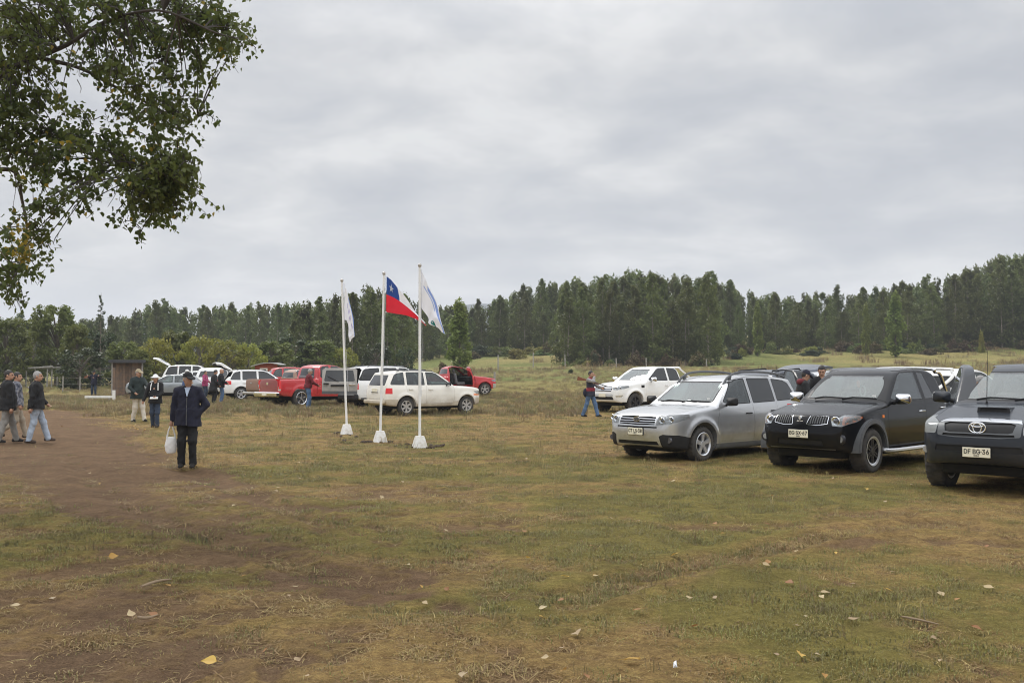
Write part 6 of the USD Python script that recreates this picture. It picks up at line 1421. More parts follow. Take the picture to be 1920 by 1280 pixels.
# ------------------------------------------------------------------ people: own space x right, y forward, z up
mat('skin_tan', (0.42, 0.235, 0.155), 0.55, var=0.15, vscale=14)
mat('hair_dark', (0.018, 0.014, 0.012), 0.6); mat('hair_grey', (0.32, 0.31, 0.30), 0.7, var=0.3, vscale=30)
for n_, c_, v_ in (('navy_cloth', (0.009, 0.010, 0.026), .3), ('black_cloth', (0.006, 0.006, 0.007), .3), ('black_trousers', (0.006, 0.006, 0.0065), .3), ('pale_jeans', (0.36, 0.42, 0.50), .25), ('grey_trousers', (0.24, 0.23, 0.21), .25), ('khaki_trousers', (0.33, 0.28, 0.21), .2),
                   ('cream_trousers', (0.55, 0.50, 0.42), .15), ('dark_green_cloth', (0.013, 0.023, 0.022), .3), ('blue_jeans', (0.085, 0.15, 0.27), .3), ('dark_jeans', (0.030, 0.045, 0.075), .3), ('maroon_cloth', (0.14, 0.012, 0.018), .3), ('red_cloth', (0.24, 0.012, 0.025), .2),
                   ('grey_cloth', (0.26, 0.25, 0.25), .2), ('blue_cloth', (0.045, 0.085, 0.20), .3), ('magenta_cloth', (0.33, 0.045, 0.13), .2), ('khaki_cloth', (0.36, 0.30, 0.19), .2), ('pale_blue_shirt', (0.45, 0.53, 0.66), .1), ('leather_dark', (0.02, 0.017, 0.015), .3), ('leather_brown', (0.07, 0.045, 0.03), .3), ('taupe_cloth', (0.16, 0.12, 0.12), .2)):
    mat(n_, c_, 0.9, var=v_, vscale=9, bump=0.15, bscale=40)
usdkit.material(stage, '/World/Looks/vest_cloth', {'tc': ('texture_coordinate', {}), 'sp': ('separate_xyz', {}), 'r': ('rgb_ramp', {'ramp': [(0, (.02, .022, .04)), (.6, (.02, .022, .04)), (.62, (.20, .012, .022)), (.68, (.20, .012, .022)), (.70, (.02, .022, .04)), (.84, (.02, .022, .04)), (.86, (.22, .013, .025)), (1, (.22, .013, .025))], 'interpolate': True}), 'm': ('map_range', {'from_min': 0.0, 'from_max': 1.5}), 'p': ('principled_bsdf', {'roughness': .85})}, [('tc.object', 'sp.vector'), ('sp.z', 'm.value'), ('m.result', 'r.fac'), ('r.color', 'p.base_color')], surface='p.BSDF')
mat('pattern_cloth', (0.03, 0.035, 0.055), 0.9, color2=(0.22, 0.22, 0.24), vscale=11, detail=1.0)
mat('gun_wood', (0.16, 0.055, 0.025), 0.4); mat('gun_steel', (0.02, 0.02, 0.022), 0.35, metallic=.6)

def ik(a, c, l1, l2, pole):
    a, c = np.asarray(a, float), np.asarray(c, float); d = c - a; L = min(np.linalg.norm(d), (l1 + l2) * .999); u = d / (np.linalg.norm(d) + 1e-9); c = a + u * L
    x = (l1 * l1 - l2 * l2 + L * L) / (2 * L); h = math.sqrt(max(l1 * l1 - x * x, 0)); p = np.asarray(pole, float); p = p - u * (p @ u); p /= np.linalg.norm(p) + 1e-9
    return a + u * x + p * h, c

def person(label, loc, yaw, height, top, bottom, shoes='leather_dark', hair='hair_dark', hat=None, hatm=None, lf=(-.10, .0), rf=(.10, .0), lfz=0, rfz=0, lw=(-.27, .03, .86), rw=(.27, .03, .86), lean=0.0, bend=0.0, head_yaw=0.0, head_pitch=0.0, sleeve=None, vest=None, hem=.80, girth=1.0, h=.021, group=None, grip=(), shirt=None, hood=None, extras=None, noise=1.0, collar=None, lpole=None, rpole=None):
    T = thing('person', label, 'person', (loc[0], loc[1], float(zt(loc[0], loc[1])) - .005), -math.radians(yaw), group)
    s = height / 1.75; V = lambda *p: np.array(p, float)
    pel = V(0, 0, .93); tilt = Rx(-lean)
    def up(p): return pel + tilt @ (np.asarray(p, float) - pel)
    chest, neck, sh = up((0, 0, 1.27)), up((0, .0, 1.46)), [up((sx * .185 * girth ** .3, 0, 1.405)) for sx in (-1, 1)]
    head = up((0, .035, 1.615)) + V(0, .03 * math.sin(bend), -.03 * math.sin(bend)); HR = Rz(-math.radians(head_yaw)) @ Rx(-math.radians(head_pitch) - lean * .4)
    ank = [V(lf[0], lf[1], .085 + lfz), V(rf[0], rf[1], .085 + rfz)]; hip = [V(-.09, 0, .90), V(.09, 0, .90)]
    drop = 0.0
    for k in (0, 1):
        d = np.linalg.norm(hip[k] - ank[k]); drop = max(drop, d - .815)
    if drop > 0: pass
    knee = []
    for k in (0, 1):
        kn, an = ik(hip[k], ank[k], .42, .41, (0, 1, 0)); knee.append(kn); ank[k] = an
    wr, el = [], []
    for k, w in ((0, lw), (1, rw)):
        e, c = ik(sh[k], up(w) if w[2] > .95 and lean else V(*w), .285, .26, (lpole, rpole)[k] or ((-1, 1)[k] * .55, -.8, -.2)); el.append(e); wr.append(c)
    def limb(p, pts, rad, k=.03):
        d = None
        for a, b, ra, rb in zip(pts, pts[1:], rad, rad[1:]):
            q = d_cone(p, a, b, ra, rb); d = q if d is None else smin(d, q, k)
        return d
    def hd(p): return (p - head) @ HR            # head space
    def head_sdf(p):
        q = hd(p); d = d_ell(q, (0, -.012, .015), (.077, .097, .108)); d = smin(d, d_ell(q, (0, .022, -.058), (.057, .067, .058)), .04)
        d = smin(d, d_cone(q, (0, .083, .012), (0, .108, -.028), .011, .016), .02); d = smin(d, d_ell(q, (0, .080, -.058), (.026, .014, .010)), .012)
        d = smin(d, d_ell(q, (0, .075, .034), (.055, .018, .013)), .02)
        for sx in (-1, 1): d = smin(d, d_ell(q, (sx * .080, -.012, -.005), (.012, .022, .034)), .01); d = smax(d, -d_ell(q, (sx * .031, .096, .014), (.016, .014, .009)), .012)
        return d
    hand_dir = []
    for k in (0, 1):
        u = wr[k] - el[k]; u /= np.linalg.norm(u); hand_dir.append(u)
    def body(p):
        d = head_sdf(p); d = smin(d, d_cone(p, neck + V(0, -.01, -.06), head + V(0, -.012, -.05), .062, .054), .03)
        d = smin(d, limb(p, (pel, chest, up((0, 0, 1.37))), (.11, .13, .10)), .05)
        for k in (0, 1):
            d = smin(d, limb(p, (sh[k], el[k], wr[k]), (.055, .040, .029)), .03); d = smin(d, limb(p, (hip[k], knee[k], ank[k]), (.08, .052, .038)), .03)
            u = hand_dir[k]; d = smin(d, limb(p, (wr[k], wr[k] + u * .085), (.028, .036), .02), .015)
        return d
    lo, hi = V(-.75, -.8, .02), V(.75, .8, 1.86)
    pts = np.vstack([sh, el, wr, knee, ank, [head]]); lo = np.minimum(pts.min(0) - .2, [-.3, -.25, .02]); hi = np.maximum(pts.max(0) + .2, [.3, .25, 1.7])
    B = surface_nets(body, lo, hi, h * .8)
    fing = []
    for k in (0, 1):
        u = hand_dir[k]; side = np.cross(u, (0, 0, 1.0)) if abs(u[2]) < .8 else V(0, 1, 0) ; side = side - u * (side @ u); side /= np.linalg.norm(side); pal = np.cross(side, u) * (1 if k else -1); curl = .9 if k in grip else .35
        if pal[1] < 0 and abs(u[2]) < .8: pal = -pal
        b = wr[k] + u * .085
        for j, ln in enumerate((.068, .078, .073, .056)):
            o = b + side * (.030 - .020 * j); m1 = o + (u * math.cos(curl) + pal * math.sin(curl)) * ln * .5; m2 = m1 + (u * math.cos(2.1 * curl) + pal * math.sin(2.1 * curl)) * ln * .5; fing.append(tube([o - u * .01, m1, m2], [.010, .009, .007], 6))
        o = wr[k] + u * .03 + side * .028; fing.append(tube([o, o + (u * .7 + side * .6) * .035, o + (u * .9 + side * .2 + pal * .3) * .065], [.012, .010, .008], 6))
    obj('body', join([B] + [moved((v * 1.0, f)) for v, f in fing]) if s == 1 else scaled(join([B] + fing), s), 'skin_tan', T, smooth=60)
    nz = lambda p: .020 * noise * (meshkit.noise(p * V(11, 11, 8) + p[:, [2, 0, 1]] * V(5, 3, 0), 3) - .5) + .014 * noise * (meshkit.noise(p * V(24, 24, 13) + p[:, [2, 2, 0]] * V(9, 4, 5), 4) - .5)
    g = girth
    def torso(p, grow=0.0):
        q = (p - pel) @ tilt + pel
        d = d_ell(q, (0, .0, 1.27), (.195 * g ** .5 + grow, .135 * g + grow, .24 + grow)); d = smin(d, d_ell(q, (0, .015 * g, 1.04), (.175 * g + grow, .135 * g + grow, .22)), .09)
        z_ = q[:, 2]; fl = np.clip((1.02 - z_) / .3, 0, 1); aa, bb = .195 * g ** .7 + .035 * fl + .012, .140 * g ** .7 + .030 * fl + .012
        return smin(d, np.maximum((np.hypot(q[:, 0] / aa, q[:, 1] / bb) - 1) * bb, z_ - 1.05), .06)
    def slv(p, grow=0.0):
        d = None
        for k in (0, 1):
            u = hand_dir[k]; q = limb(p, (sh[k] + V(0, 0, -.012), el[k], wr[k] - u * .005), (.078 + grow, .062 + grow, .050 + grow), .03); d = q if d is None else np.minimum(d, q)
        return d
    def jacket(p):
        d = torso(p) if sleeve else smin(torso(p), slv(p), .045)
        d = smin(d, d_cone(p, sh[0] * .55 + neck * .45, sh[1] * .55 + neck * .45, .065, .065), .05)
        d = smax(d, -(d_cone(p, neck + V(0, .02, -.01), head + V(0, .03, .0), .056, .07)), .012); d = smax(d, -head_sdf(p) - .004 + .012, .01)
        d = np.maximum(d, hem + .012 * np.sin(p[:, 0] * 9) - ((p - pel) @ tilt + pel)[:, 2] * 1.0 if hem < .9 else hem - p[:, 2])
        return d + nz(p)
    J = surface_nets(jacket, np.array([lo[0], lo[1], min(.55, hem - .15)]), hi, h)
    obj('jacket' if not vest else 'vest', scaled(J, s), vest or top, T, smooth=60)
    if sleeve: obj('sleeves', scaled(surface_nets(lambda p: slv(p) + nz(p), np.array([lo[0], lo[1], .6]), hi, h), s), sleeve, T, smooth=60)
    def trs(p):
        d = d_ell(p, (0, -.005, .93), (.165 * g, .125 * g, .13))
        for k in (0, 1): d = smin(d, limb(p, (hip[k], knee[k], ank[k] + V(0, 0, -.015)), (.098 * g ** .6, .075, .068), .04), .035)
        return np.maximum(d, .05 - p[:, 2]) + nz(p) * 1.2
    obj('trousers', scaled(surface_nets(trs, np.minimum(lo, [9, 9, .02]), [hi[0], hi[1], 1.12], h), s), bottom, T, smooth=60)
    for k in (0, 1):
        a = ank[k]; toe = -.35 if (lfz, rfz)[k] > .1 else 0.0; R_ = Rx(toe * 2.2)
        m = Manifold.batch_hull([ball((0, -.055, -.045), .040, 12), ball((0, .055, -.048), .040, 12), ball((0, .145, -.056), .030, 12), ball((0, -.02, .0), .045, 12), ball((.012, .10, -.058), .034, 10)]) ^ box(-1, 1, -1, 1, -.085, 1)
        obj('shoe', scaled(moved(m, a, R_), s), shoes, T, smooth=50)
    def H2(p): return hd(p)
    if hat is None or hat == 'cap':
        if hair:
            def hr(p):
                q = hd(p); d = d_ell(q, (0, -.018, .024), (.085, .102, .110)); cut = np.minimum(q[:, 1] - .050 + .0 * q[:, 2], .085 - q[:, 2] - .0) ; front = smax(q[:, 1] - .045, .062 - q[:, 2], .02)
                low = -(q[:, 2] + .055 - .25 * q[:, 1])
                return smax(smax(d, np.minimum(q[:, 1] - .035, .055 - q[:, 2]), .02), low - .02, .02) + .006 * (meshkit.noise(p * 60, 5) - .5)
            obj('hair', scaled(surface_nets(hr, head - .17, head + .17, .012), s), hair, T, smooth=60)
    if hat == 'cap':
        def cp(p):
            q = hd(p); d = smax(d_ell(q, (0, -.012, .030), (.090, .110, .112)), .040 - q[:, 2] - .05 * np.maximum(-q[:, 1], 0), .012)
            br = smax(d_ell(q, (0, .105, .044 - .0), (.080, .085, .2)), np.abs(q[:, 2] - .046 + .5 * np.maximum(q[:, 1] - .09, 0) + 1.5 * q[:, 0] ** 2) - .011, .006); br = smax(br, .04 - q[:, 1], .01)
            return smin(d, br, .008)
        obj('cap', scaled(surface_nets(cp, head - .25, head + .25, .0105), s), hatm, T, smooth=50)
    if hat == 'brim':
        def bh(p):
            q = hd(p); d = smax(d_ell(q, (0, -.012, .035), (.092, .112, .108)), .03 - q[:, 2], .012); r = np.hypot(q[:, 0], q[:, 1] + .012)
            return smin(d, smax(r - .165, np.abs(q[:, 2] - .046 + .35 * np.maximum(r - .1, 0)) - .008, .01), .012)
        obj('hat', scaled(surface_nets(bh, head - .22, head + .22, .014), s), hatm, T, smooth=50)
        obj('hair', scaled(surface_nets(lambda p: smax(d_ell(hd(p), (0, -.035, -.03), (.088, .085, .11)), hd(p)[:, 1] - .02, .02), head - .2, head + .15, .014), s), hair or 'hair_dark', T, smooth=60)
    for sx in (-1, 1):
        e = head + HR @ V(sx * .031, .084, .014); obj('eye', scaled(moved(ball((0, 0, 0), .010, 10), e), s), 'void_black', T, smooth=60)
    if shirt:
        q = [up((0, .105 * g ** .5 + .025, 1.455)), up((0, .14 * g + .012, 1.33))]
        m = Manifold.hull_points(np.array([up((x, y, z)) for x, y, z in ((-.055, .055, 1.475), (.055, .055, 1.475), (-.05, .10, 1.46), (.05, .10, 1.46), (0.0, .150 * g + .016, 1.30), (-.008, .13 * g, 1.30))])); obj('shirt', scaled(m, s), shirt, T)
    if collar:
        a = [up((sx * r_ * math.sin(t), -.01 + r_ * math.cos(t) * .95, z)) for sx in (1,) for t in np.linspace(.45, 2 * PI - .45, 16) for r_, z in ((.082, 1.452),)]
        obj('collar', scaled(tube(np.array(a), .024, 6), s), collar, T, smooth=60)
    if hood: obj('hood', scaled(surface_nets(lambda p: smax(d_ell(p, neck + V(0, -.05, .0), (.14, .115, .085)), -(d_ell(p, neck + V(0, .03, .05), (.085, .10, .12))), .02), neck - .22, neck + .2, .016), s), hood, T, smooth=60)
    if extras: extras(T, s, dict(wr=wr, el=el, sh=sh, head=head, chest=chest, up=up, g=g, hem=hem, HR=HR, hd=hand_dir))
    R = Rz(-math.radians(yaw)); base = V(loc[0], loc[1], float(zt(loc[0], loc[1])))
    return T, (lambda p: base + R @ (np.asarray(p) * s)), dict(wr=wr, el=el, sh=sh, hd=hand_dir, up=up)

def scaled(m, s):
    v, f = arr(m); return v * s, f

def stand(px, py): g = gp(px, py); return (g[0], g[1])

def shotgun(label, a, b, at_=.30):
    """A long gun lying along a to b (butt to muzzle)."""
    a, b = np.asarray(a, float), np.asarray(b, float); u = (b - a) / np.linalg.norm(b - a); L = np.linalg.norm(b - a); w = np.cross(u, (0, 0, 1.0)); w /= np.linalg.norm(w); n = np.cross(w, u)
    T = thing('shotgun', label, 'shotgun')
    P = lambda x, z: a + u * x + n * z
    st = Manifold.hull_points(np.array([P(x, z) + w * y for x, z in ((0, .02), (0, -.11), (.02, .025), (.02, -.115), (.26, .02), (.28, -.04)) for y in (-.02, .02)])) + Manifold.hull_points(np.array([P(x, z) + w * y for x, z in ((.24, .02), (.24, -.035), (.42, .02), (.42, -.02)) for y in (-.018, .018)]))
    obj('stock', st, 'gun_wood', T); obj('forend', tube([P(.52, -.01), P(.78, -.005)], .022, 8), 'gun_wood', T)
    obj('barrel', tube([P(.40, .012), P(L, .012)], .016, 8), 'gun_steel', T); obj('trigger_guard', tube([P(.38, -.02), P(.41, -.055), P(.45, -.055), P(.47, -.01)], .005, 5), 'gun_steel', T)

def back_print(T, s, d):
    up = d['up']; t = np.linspace(.6, 5.2, 14)
    obj('jacket_print', scaled(tube(np.array([up((.075 * math.cos(a), -.140 * d['g'] - .014 + .03 * math.cos(a) ** 2, 1.29 + .075 * math.sin(a))) for a in t]), .011, 5), s), 'grey_cloth', T)

def zip_front(T, s, d):
    up = d['up']; obj('zip', scaled(tube(np.array([up((.0, .135 * d['g'] + .016, z)) for z in (1.29, 1.22, 1.14)] + [up((0, .140 * d['g'] ** .7 + .040, z)) for z in (1.0, .9, d['hem'] + .02)]), .008, 5), s), 'grey_plastic', T)

def make_people():
    # the man with the white bag
    T, W, d = person('man in navy jacket and black cap standing on the grass edge with a white bag', stand(352, 874), 172, 1.66, 'navy_cloth', 'black_trousers', hair='hair_grey', hat='cap', hatm='black_cloth', lf=(-.10, .06), rf=(.11, .02), rw=(.30, -.02, .80), lw=(-.17, .07, .95), lpole=(-1, -.4, .1), head_yaw=-38, girth=1.1, h=.017, hem=.76, grip=(1,), shirt='pale_blue_shirt', collar='taupe_cloth', extras=zip_front)
    hp = W(d['wr'][1] + d['hd'][1] * .10)
    B = thing('tote_bag', 'white cloth bag hanging from the hand of the man in navy jacket', 'bag', hp, math.radians(8))
    def bag(p):
        q = d_ell(p, (0, 0, -.36), (.105, .055, .175)); q = smax(q, p[:, 2] + .21 + .0 * p[:, 0], .01); return smax(q, -p[:, 2] - .50, .03) + .012 * (meshkit.noise(p * 25, 3) - .5)
    obj('bag', surface_nets(bag, (-.2, -.15, -.6), (.2, .15, -.1), .016), 'white_cloth', B, smooth=60)
    for y in (-.022, .022): obj('strap', tube(spline([(-.075, y, -.23), (-.045, y * .8, -.10), (-.01, y * .3, -.005), (.01, y * .3, -.005), (.045, y * .8, -.10), (.075, y, -.23)], 16), .010, 5), 'white_cloth', B, smooth=60)
    # three men walking off at the left
    person('grey haired man in black jacket and pale jeans walking on the dirt track', stand(67, 829), 66, 1.66, 'black_cloth', 'pale_jeans', shoes='leather_brown', hair='hair_grey', lf=(-.09, .28), rf=(.09, -.16), rw=(.24, -.12, .84), lw=(-.24, .22, .95), girth=1.22, h=.018, hem=.82, head_yaw=12, extras=back_print)
    person('dark haired man in black jacket with round print, at the left picture edge', stand(13, 830), 52, 1.68, 'black_cloth', 'grey_trousers', hair='hair_dark', lf=(-.10, .22), rf=(.10, -.22), rw=(.26, .02, .84), lw=(-.25, .12, .88), girth=1.28, h=.018, hem=.78, head_yaw=35, extras=back_print)
    person('man in patterned jacket and khaki trousers walking half hidden behind his companion', stand(29, 823), 62, 1.62, 'pattern_cloth', 'khaki_trousers', shoes='leather_brown', hair='hair_dark', lf=(-.10, .25), rf=(.10, -.34), rfz=.16, rw=(.30, .06, .90), lw=(-.25, .1, .9), girth=1.12, hem=.84, head_yaw=20)
    person('man in dark green jacket, khaki cap and cream trousers reaching out an arm', stand(258, 790), 128, 1.70, 'dark_green_cloth', 'cream_trousers', hat='cap', hatm='khaki_cloth', hair='hair_grey', lf=(-.12, .20), rf=(.11, -.10), lw=(-.10, .46, 1.16), rw=(.24, .20, .98), girth=1.2, hem=.76, head_yaw=-10, h=.02)
    T, W, d = person('woman in black with a pale brimmed hat holding papers', stand(291, 801), 176, 1.54, 'black_cloth', 'dark_jeans', hat='brim', hatm='white_cloth', lf=(-.09, .10), rf=(.09, -.06), rw=(.38, .06, .84), lw=(-.10, .26, 1.02), girth=1.02, hem=.80, h=.02, grip=(0,),
        extras=lambda T, s, d: [obj('strap', scaled(tube(spline([d['up']((sx * .10, .07, 1.47)), d['up']((sx * .115, .135, 1.36)), d['up']((sx * .12, .15, 1.22))], 8), .016, 5), s), 'white_cloth', T) for sx in (-1, 1)])
    c = W(d['wr'][0] + d['hd'][0] * .12); obj('paper', rbox(-.11, .11, -.05, .05, -.012, .012, .005).rotate((25, 0, 10)).translate(tuple(c)), 'white_cloth', label='folded white papers in the hand of the woman in black', cat='papers')
    T, W, d = person('man far off beyond the white plank, gun across his shoulders', stand(176, 744), 178, 1.60, 'navy_cloth', 'dark_jeans', hat='cap', hatm='black_cloth', lf=(-.16, .12), rf=(.14, -.06), lw=(-.34, .08, 1.36), rw=(.36, .05, 1.36), rpole=(1, -.2, -.8), lpole=(-1, -.2, -.8), h=.024, grip=(0, 1))
    shotgun('long brown gun across the shoulders of the man by the white plank', W((.66, -.08, 1.33)), W((-.62, -.08, 1.43)))
    person('man in maroon sweater and blue jeans leaning at the side of the red pickup', stand(577, 766), 62, 1.72, 'maroon_cloth', 'blue_jeans', hair='hair_grey', lf=(-.10, .10), rf=(.10, -.05), lw=(-.14, .36, 1.10), rw=(.20, .36, 1.06), lean=.10, head_pitch=15, girth=1.05, hem=.90, h=.022)
    T, W, d = person('man in red and navy vest carrying a gun before the white pickup', stand(1107, 782), 118, 1.63, 'grey_cloth', 'blue_jeans', vest='vest_cloth', sleeve='grey_cloth', hair='hair_dark', lf=(-.10, .26), rf=(.10, -.26), lw=(-.12, .40, 1.10), rw=(.10, .20, 1.50), h=.02, grip=(0, 1), rpole=(.8, .3, -.6),
        extras=lambda T, s, d: obj('game_bag', scaled(surface_nets(lambda p: d_ell(p, (.10, -.15, .92), (.13, .09, .17)), (-.1, -.3, .7), (.3, .05, 1.15), .02), s), 'navy_cloth', T, smooth=60))
    shotgun('long gun resting on the shoulder of the man in the red vest', W((.20, -.42, 1.50)), W((-.10, .66, 1.13)))
    Y = 23.2; X = at(1500, 691, Y)[0]; person('man in navy cap and black jacket with maroon hood behind the black pickup', (X, Y), 88, 1.69, 'black_cloth', 'dark_jeans', hat='cap', hatm='navy_cloth', hood='maroon_cloth', lw=(-.16, .34, 1.12), rw=(.2, .30, 1.05), lean=.16, head_pitch=18, h=.022)
    Y = 23.9; X = at(1541, 691, Y)[0]; person('dark haired person with head bowed over the open door behind the black pickup', (X, Y), 200, 1.80, 'black_cloth', 'dark_jeans', hair='hair_dark', lw=(-.2, .25, 1.1), rw=(.2, .25, 1.1), head_pitch=25, h=.022)
    Y = 16.6; X = at(1836, 691, Y)[0]; person('person in maroon seen through the open door window of the charcoal pickup', (X, Y), 150, 1.60, 'maroon_cloth', 'dark_jeans', hair='hair_grey', lw=(-.2, .25, 1.05), rw=(.22, .2, .98), h=.022, head_pitch=12)
    person('man in blue jacket and white cap beside the grey saloon', stand(347, 751), 75, 1.66, 'blue_cloth', 'black_trousers', hat='cap', hatm='white_cloth', hair='hair_grey', lw=(-.16, .3, 1.05), rw=(.2, .22, .95), lean=.1, h=.025)
    person('person in long dark coat with bowed head at the raised white tailgate', stand(400, 757), 50, 1.66, 'black_cloth', 'black_trousers', hair='hair_dark', lw=(-.2, .25, 1.0), rw=(.22, .2, .95), lean=.12, hem=.62, girth=1.15, h=.025, head_pitch=22)
    person('bald man in black jacket and blue jeans at the raised white tailgate', stand(414, 756), 65, 1.70, 'black_cloth', 'blue_jeans', hair=None, lw=(-.2, .3, 1.05), rw=(.22, .25, 1.0), girth=1.15, h=.025)
    person('person in magenta top between the blue jacketed man and the dark coat', stand(384, 748), 100, 1.60, 'magenta_cloth', 'dark_jeans', hair='hair_dark', lw=(-.2, .25, 1.0), rw=(.2, .3, 1.1), h=.025)
make_people()
# ------------------------------------------------------------------ flagpoles and flags
mat('pole_white', (0.74, 0.74, 0.72), 0.4, var=0.12, vscale=3); mat('block_white', (0.70, 0.70, 0.68), 0.85, color2=(0.50, 0.46, 0.39), vscale=7, bump=0.3, bscale=30); mat('soil', (0.07, 0.045, 0.03), .95, var=.4, vscale=12)
def cloth(name, c):
    usdkit.material(stage, '/World/Looks/' + name, {'p': ('principled_bsdf', {'base_color': c, 'roughness': 0.75, 'sheen_weight': .2}), 't': ('translucent_bsdf', {'color': c}), 'x': ('mix_closure', {'fac': 0.35})}, [('p.BSDF', 'x.closure1'), ('t.BSDF', 'x.closure2')], surface='x.closure')
for n_, c_ in (('flag_white', (0.74, 0.75, 0.80)), ('flag_blue', (0.022, 0.062, 0.25)), ('flag_red', (0.66, 0.02, 0.04)), ('flag_pale_blue', (0.22, 0.32, 0.66)), ('flag_teal', (0.05, 0.34, 0.34)), ('flag_lilac', (0.36, 0.33, 0.58))): cloth(n_, c_)

def flagpole(label, px, py, tx, ty):
    g = gp(px, py); Y = g[1]; z = float(zt(g[0], Y)); top = at(tx, ty, Y); T = thing('flagpole', label, 'flagpole', (g[0], Y, z), 0, 'flagpoles on the grass')
    m = Manifold.hull_points(np.array([(x * sx, y * sy, zz) for x, y, zz in ((.165, .165, -.03), (.155, .155, .02), (.095, .095, .24), (.085, .085, .25)) for sx in (-1, 1) for sy in (-1, 1)])); obj('base', m.rotate((0, 0, 12)), 'block_white', T)
    d = top - np.array([g[0], Y, z]); obj('pole', tube([np.array([0, 0, .2]), d * .33, d * .66, d], [.030, .029, .027, .025], 14), 'pole_white', T, smooth=60)
    obj('finial', join([arr(ball(d + [0, 0, .02], .042, 14)), tube([d - [0, 0, .02], d + [0, 0, .015]], .034, 10)]), 'dusty_alloy', T, smooth=50)
    obj('rope', tube(spline([d + [.035, -.02, -.05], d * .6 + [.05, -.02, 0], np.array([.04, -.01, 1.1])], 14), .004, 5), 'flag_white', T)
    return Y

def clods():
    g = np.random.default_rng(31); ms = []
    for px, py, n, w in ((795, 836, 22, 26), (700, 826, 10, 26), (645, 816, 8, 18)):
        for k in range(n):
            p = gp(px + g.normal(0, w), py + g.normal(0, 2.2)); r = g.uniform(.02, .055); m = trimesh.creation.icosphere(1, r); m.vertices *= g.uniform(.6, 1.3, (len(m.vertices), 1)) * [1.2, 1.2, .7]; ms.append(moved(m, (p[0], p[1], float(zt(p[0], p[1])) + r * .3)))
    obj('soil_clods', ms, 'soil', label='dark clods of soil thrown up round the flagpole bases', cat='soil', kind='stuff')
clods()
def flag(label, Y, upper, lower, regions, extras=(), amp=.10, folds=2.6, seed=1, cat='flag'):
    """A hanging flag: its upper and lower edges as picture columns and rows from hoist to fly at the pole's depth, its folds in depth."""
    T = thing('flag', label, cat); nu, nv = 61, 41
    up = spline([at(x, y, Y) for x, y in upper], nu); lo = spline([at(x, y, Y) for x, y in lower], nu)
    u = np.linspace(0, 1, nu); v = np.linspace(0, 1, nv)
    P = up[:, None] * (1 - v)[None, :, None] + lo[:, None] * v[None, :, None]
    U, Vv = np.meshgrid(u, v, indexing='ij'); a = ss(0, .12, U) * (0.35 + .65 * U)
    P[..., 1] += a * amp * (np.sin(U * folds * 2 * PI + 1.5 * Vv + seed) + .45 * np.sin(U * 9 + Vv * 7 + seed)); P[..., 0] += .012 * a * np.sin(U * 14 + Vv * 8)
    i, j = np.meshgrid(np.arange(nu - 1), np.arange(nv - 1), indexing='ij'); q = np.stack([i * nv + j, (i + 1) * nv + j, (i + 1) * nv + j + 1, i * nv + j + 1], -1).reshape(-1, 4); uc = (U[:-1, :-1] + U[1:, 1:]).ravel() / 2; vc = (Vv[:-1, :-1] + Vv[1:, 1:]).ravel() / 2
    taken = np.zeros(len(q), bool); V = P.reshape(-1, 3)
    for name, mt, test in regions:
        k = test(uc, vc) & ~taken; taken |= k; qq = q[k]
        if not len(qq): continue
        f = np.vstack([qq[:, [0, 1, 2]], qq[:, [0, 2, 3]]]); w, inv = np.unique(f, return_inverse=True); obj(name, (V[w], inv.reshape(-1, 3)), mt, T, smooth=180)
    for name, mt, shape in extras:       # flat prints a little proud of the cloth on both faces: polygons in (u, v)
        for off in (-.004, .004):
            c = np.array(shape); ctr = c.mean(0); pts = np.vstack([[ctr], c])
            X = np.stack([map_coordinates(P[..., k], [pts[:, 0] * (nu - 1), pts[:, 1] * (nv - 1)], order=1, mode='nearest') for k in range(3)], -1); X[:, 1] += off
            n = len(c); f = np.array([[0, 1 + k, 1 + (k + 1) % n] for k in range(n)]); obj(name, (X, f if off > 0 else f[:, ::-1]), mt, T)
    obj('tie', tube([up[0] + [-.03, 0, 0], up[0] + [.02, 0, -.01]], .008, 5), 'flag_white', T); obj('tie', tube([lo[0] + [-.03, 0, 0], lo[0] + [.02, 0, .01]], .008, 5), 'flag_white', T)

def star(cx, cy, rx, ry, rot=0): return [(cx + (rx if k % 2 == 0 else rx * .4) * math.sin(k * PI / 5 + rot), cy - (ry if k % 2 == 0 else ry * .4) * math.cos(k * PI / 5 + rot)) for k in range(10)]
Ya = flagpole('left and farthest of the three white flagpoles, its flag hanging slack', 650, 814, 641, 527)
Yb = flagpole('middle of the three white flagpoles, flying the red white and blue flag', 713, 827, 720, 514)
Yc = flagpole('right and nearest of the three white flagpoles', 787, 838, 787, 499)
flag('red, white and blue flag with a white star on the middle pole', Yb, [(725, 518), (738, 530), (757, 553), (778, 583), (797, 605)], [(724, 585), (742, 588), (764, 592), (784, 600), (799, 611)],
     [('blue_canton', 'flag_blue', lambda u, v: (v < .5) & (u < .36)), ('white_stripe', 'flag_white', lambda u, v: v < .5), ('red_stripe', 'flag_red', lambda u, v: v <= 1)], [('star', 'flag_white', star(.17, .25, .085, .135))], .07, 1.5, 1)
flag('white flag with blue stripes and a round teal emblem on the right pole', Yc, [(790, 508), (800, 528), (815, 560), (826, 594), (834, 627)], [(789, 577), (797, 586), (803, 598), (806, 608), (819, 613)],
     [('blue_band', 'flag_pale_blue', lambda u, v: ((v > .06) & (v < .20) & (u > .30)) | ((v > .26) & (v < .31) & (u > .15) & (u < .62))), ('cloth', 'flag_white', lambda u, v: v <= 1)],
     [('emblem', 'flag_teal', [(.80 + .10 * math.cos(t), .74 + .13 * math.sin(t)) for t in np.linspace(0, 6.28, 20, endpoint=False)])], .07, 1.7, 2)
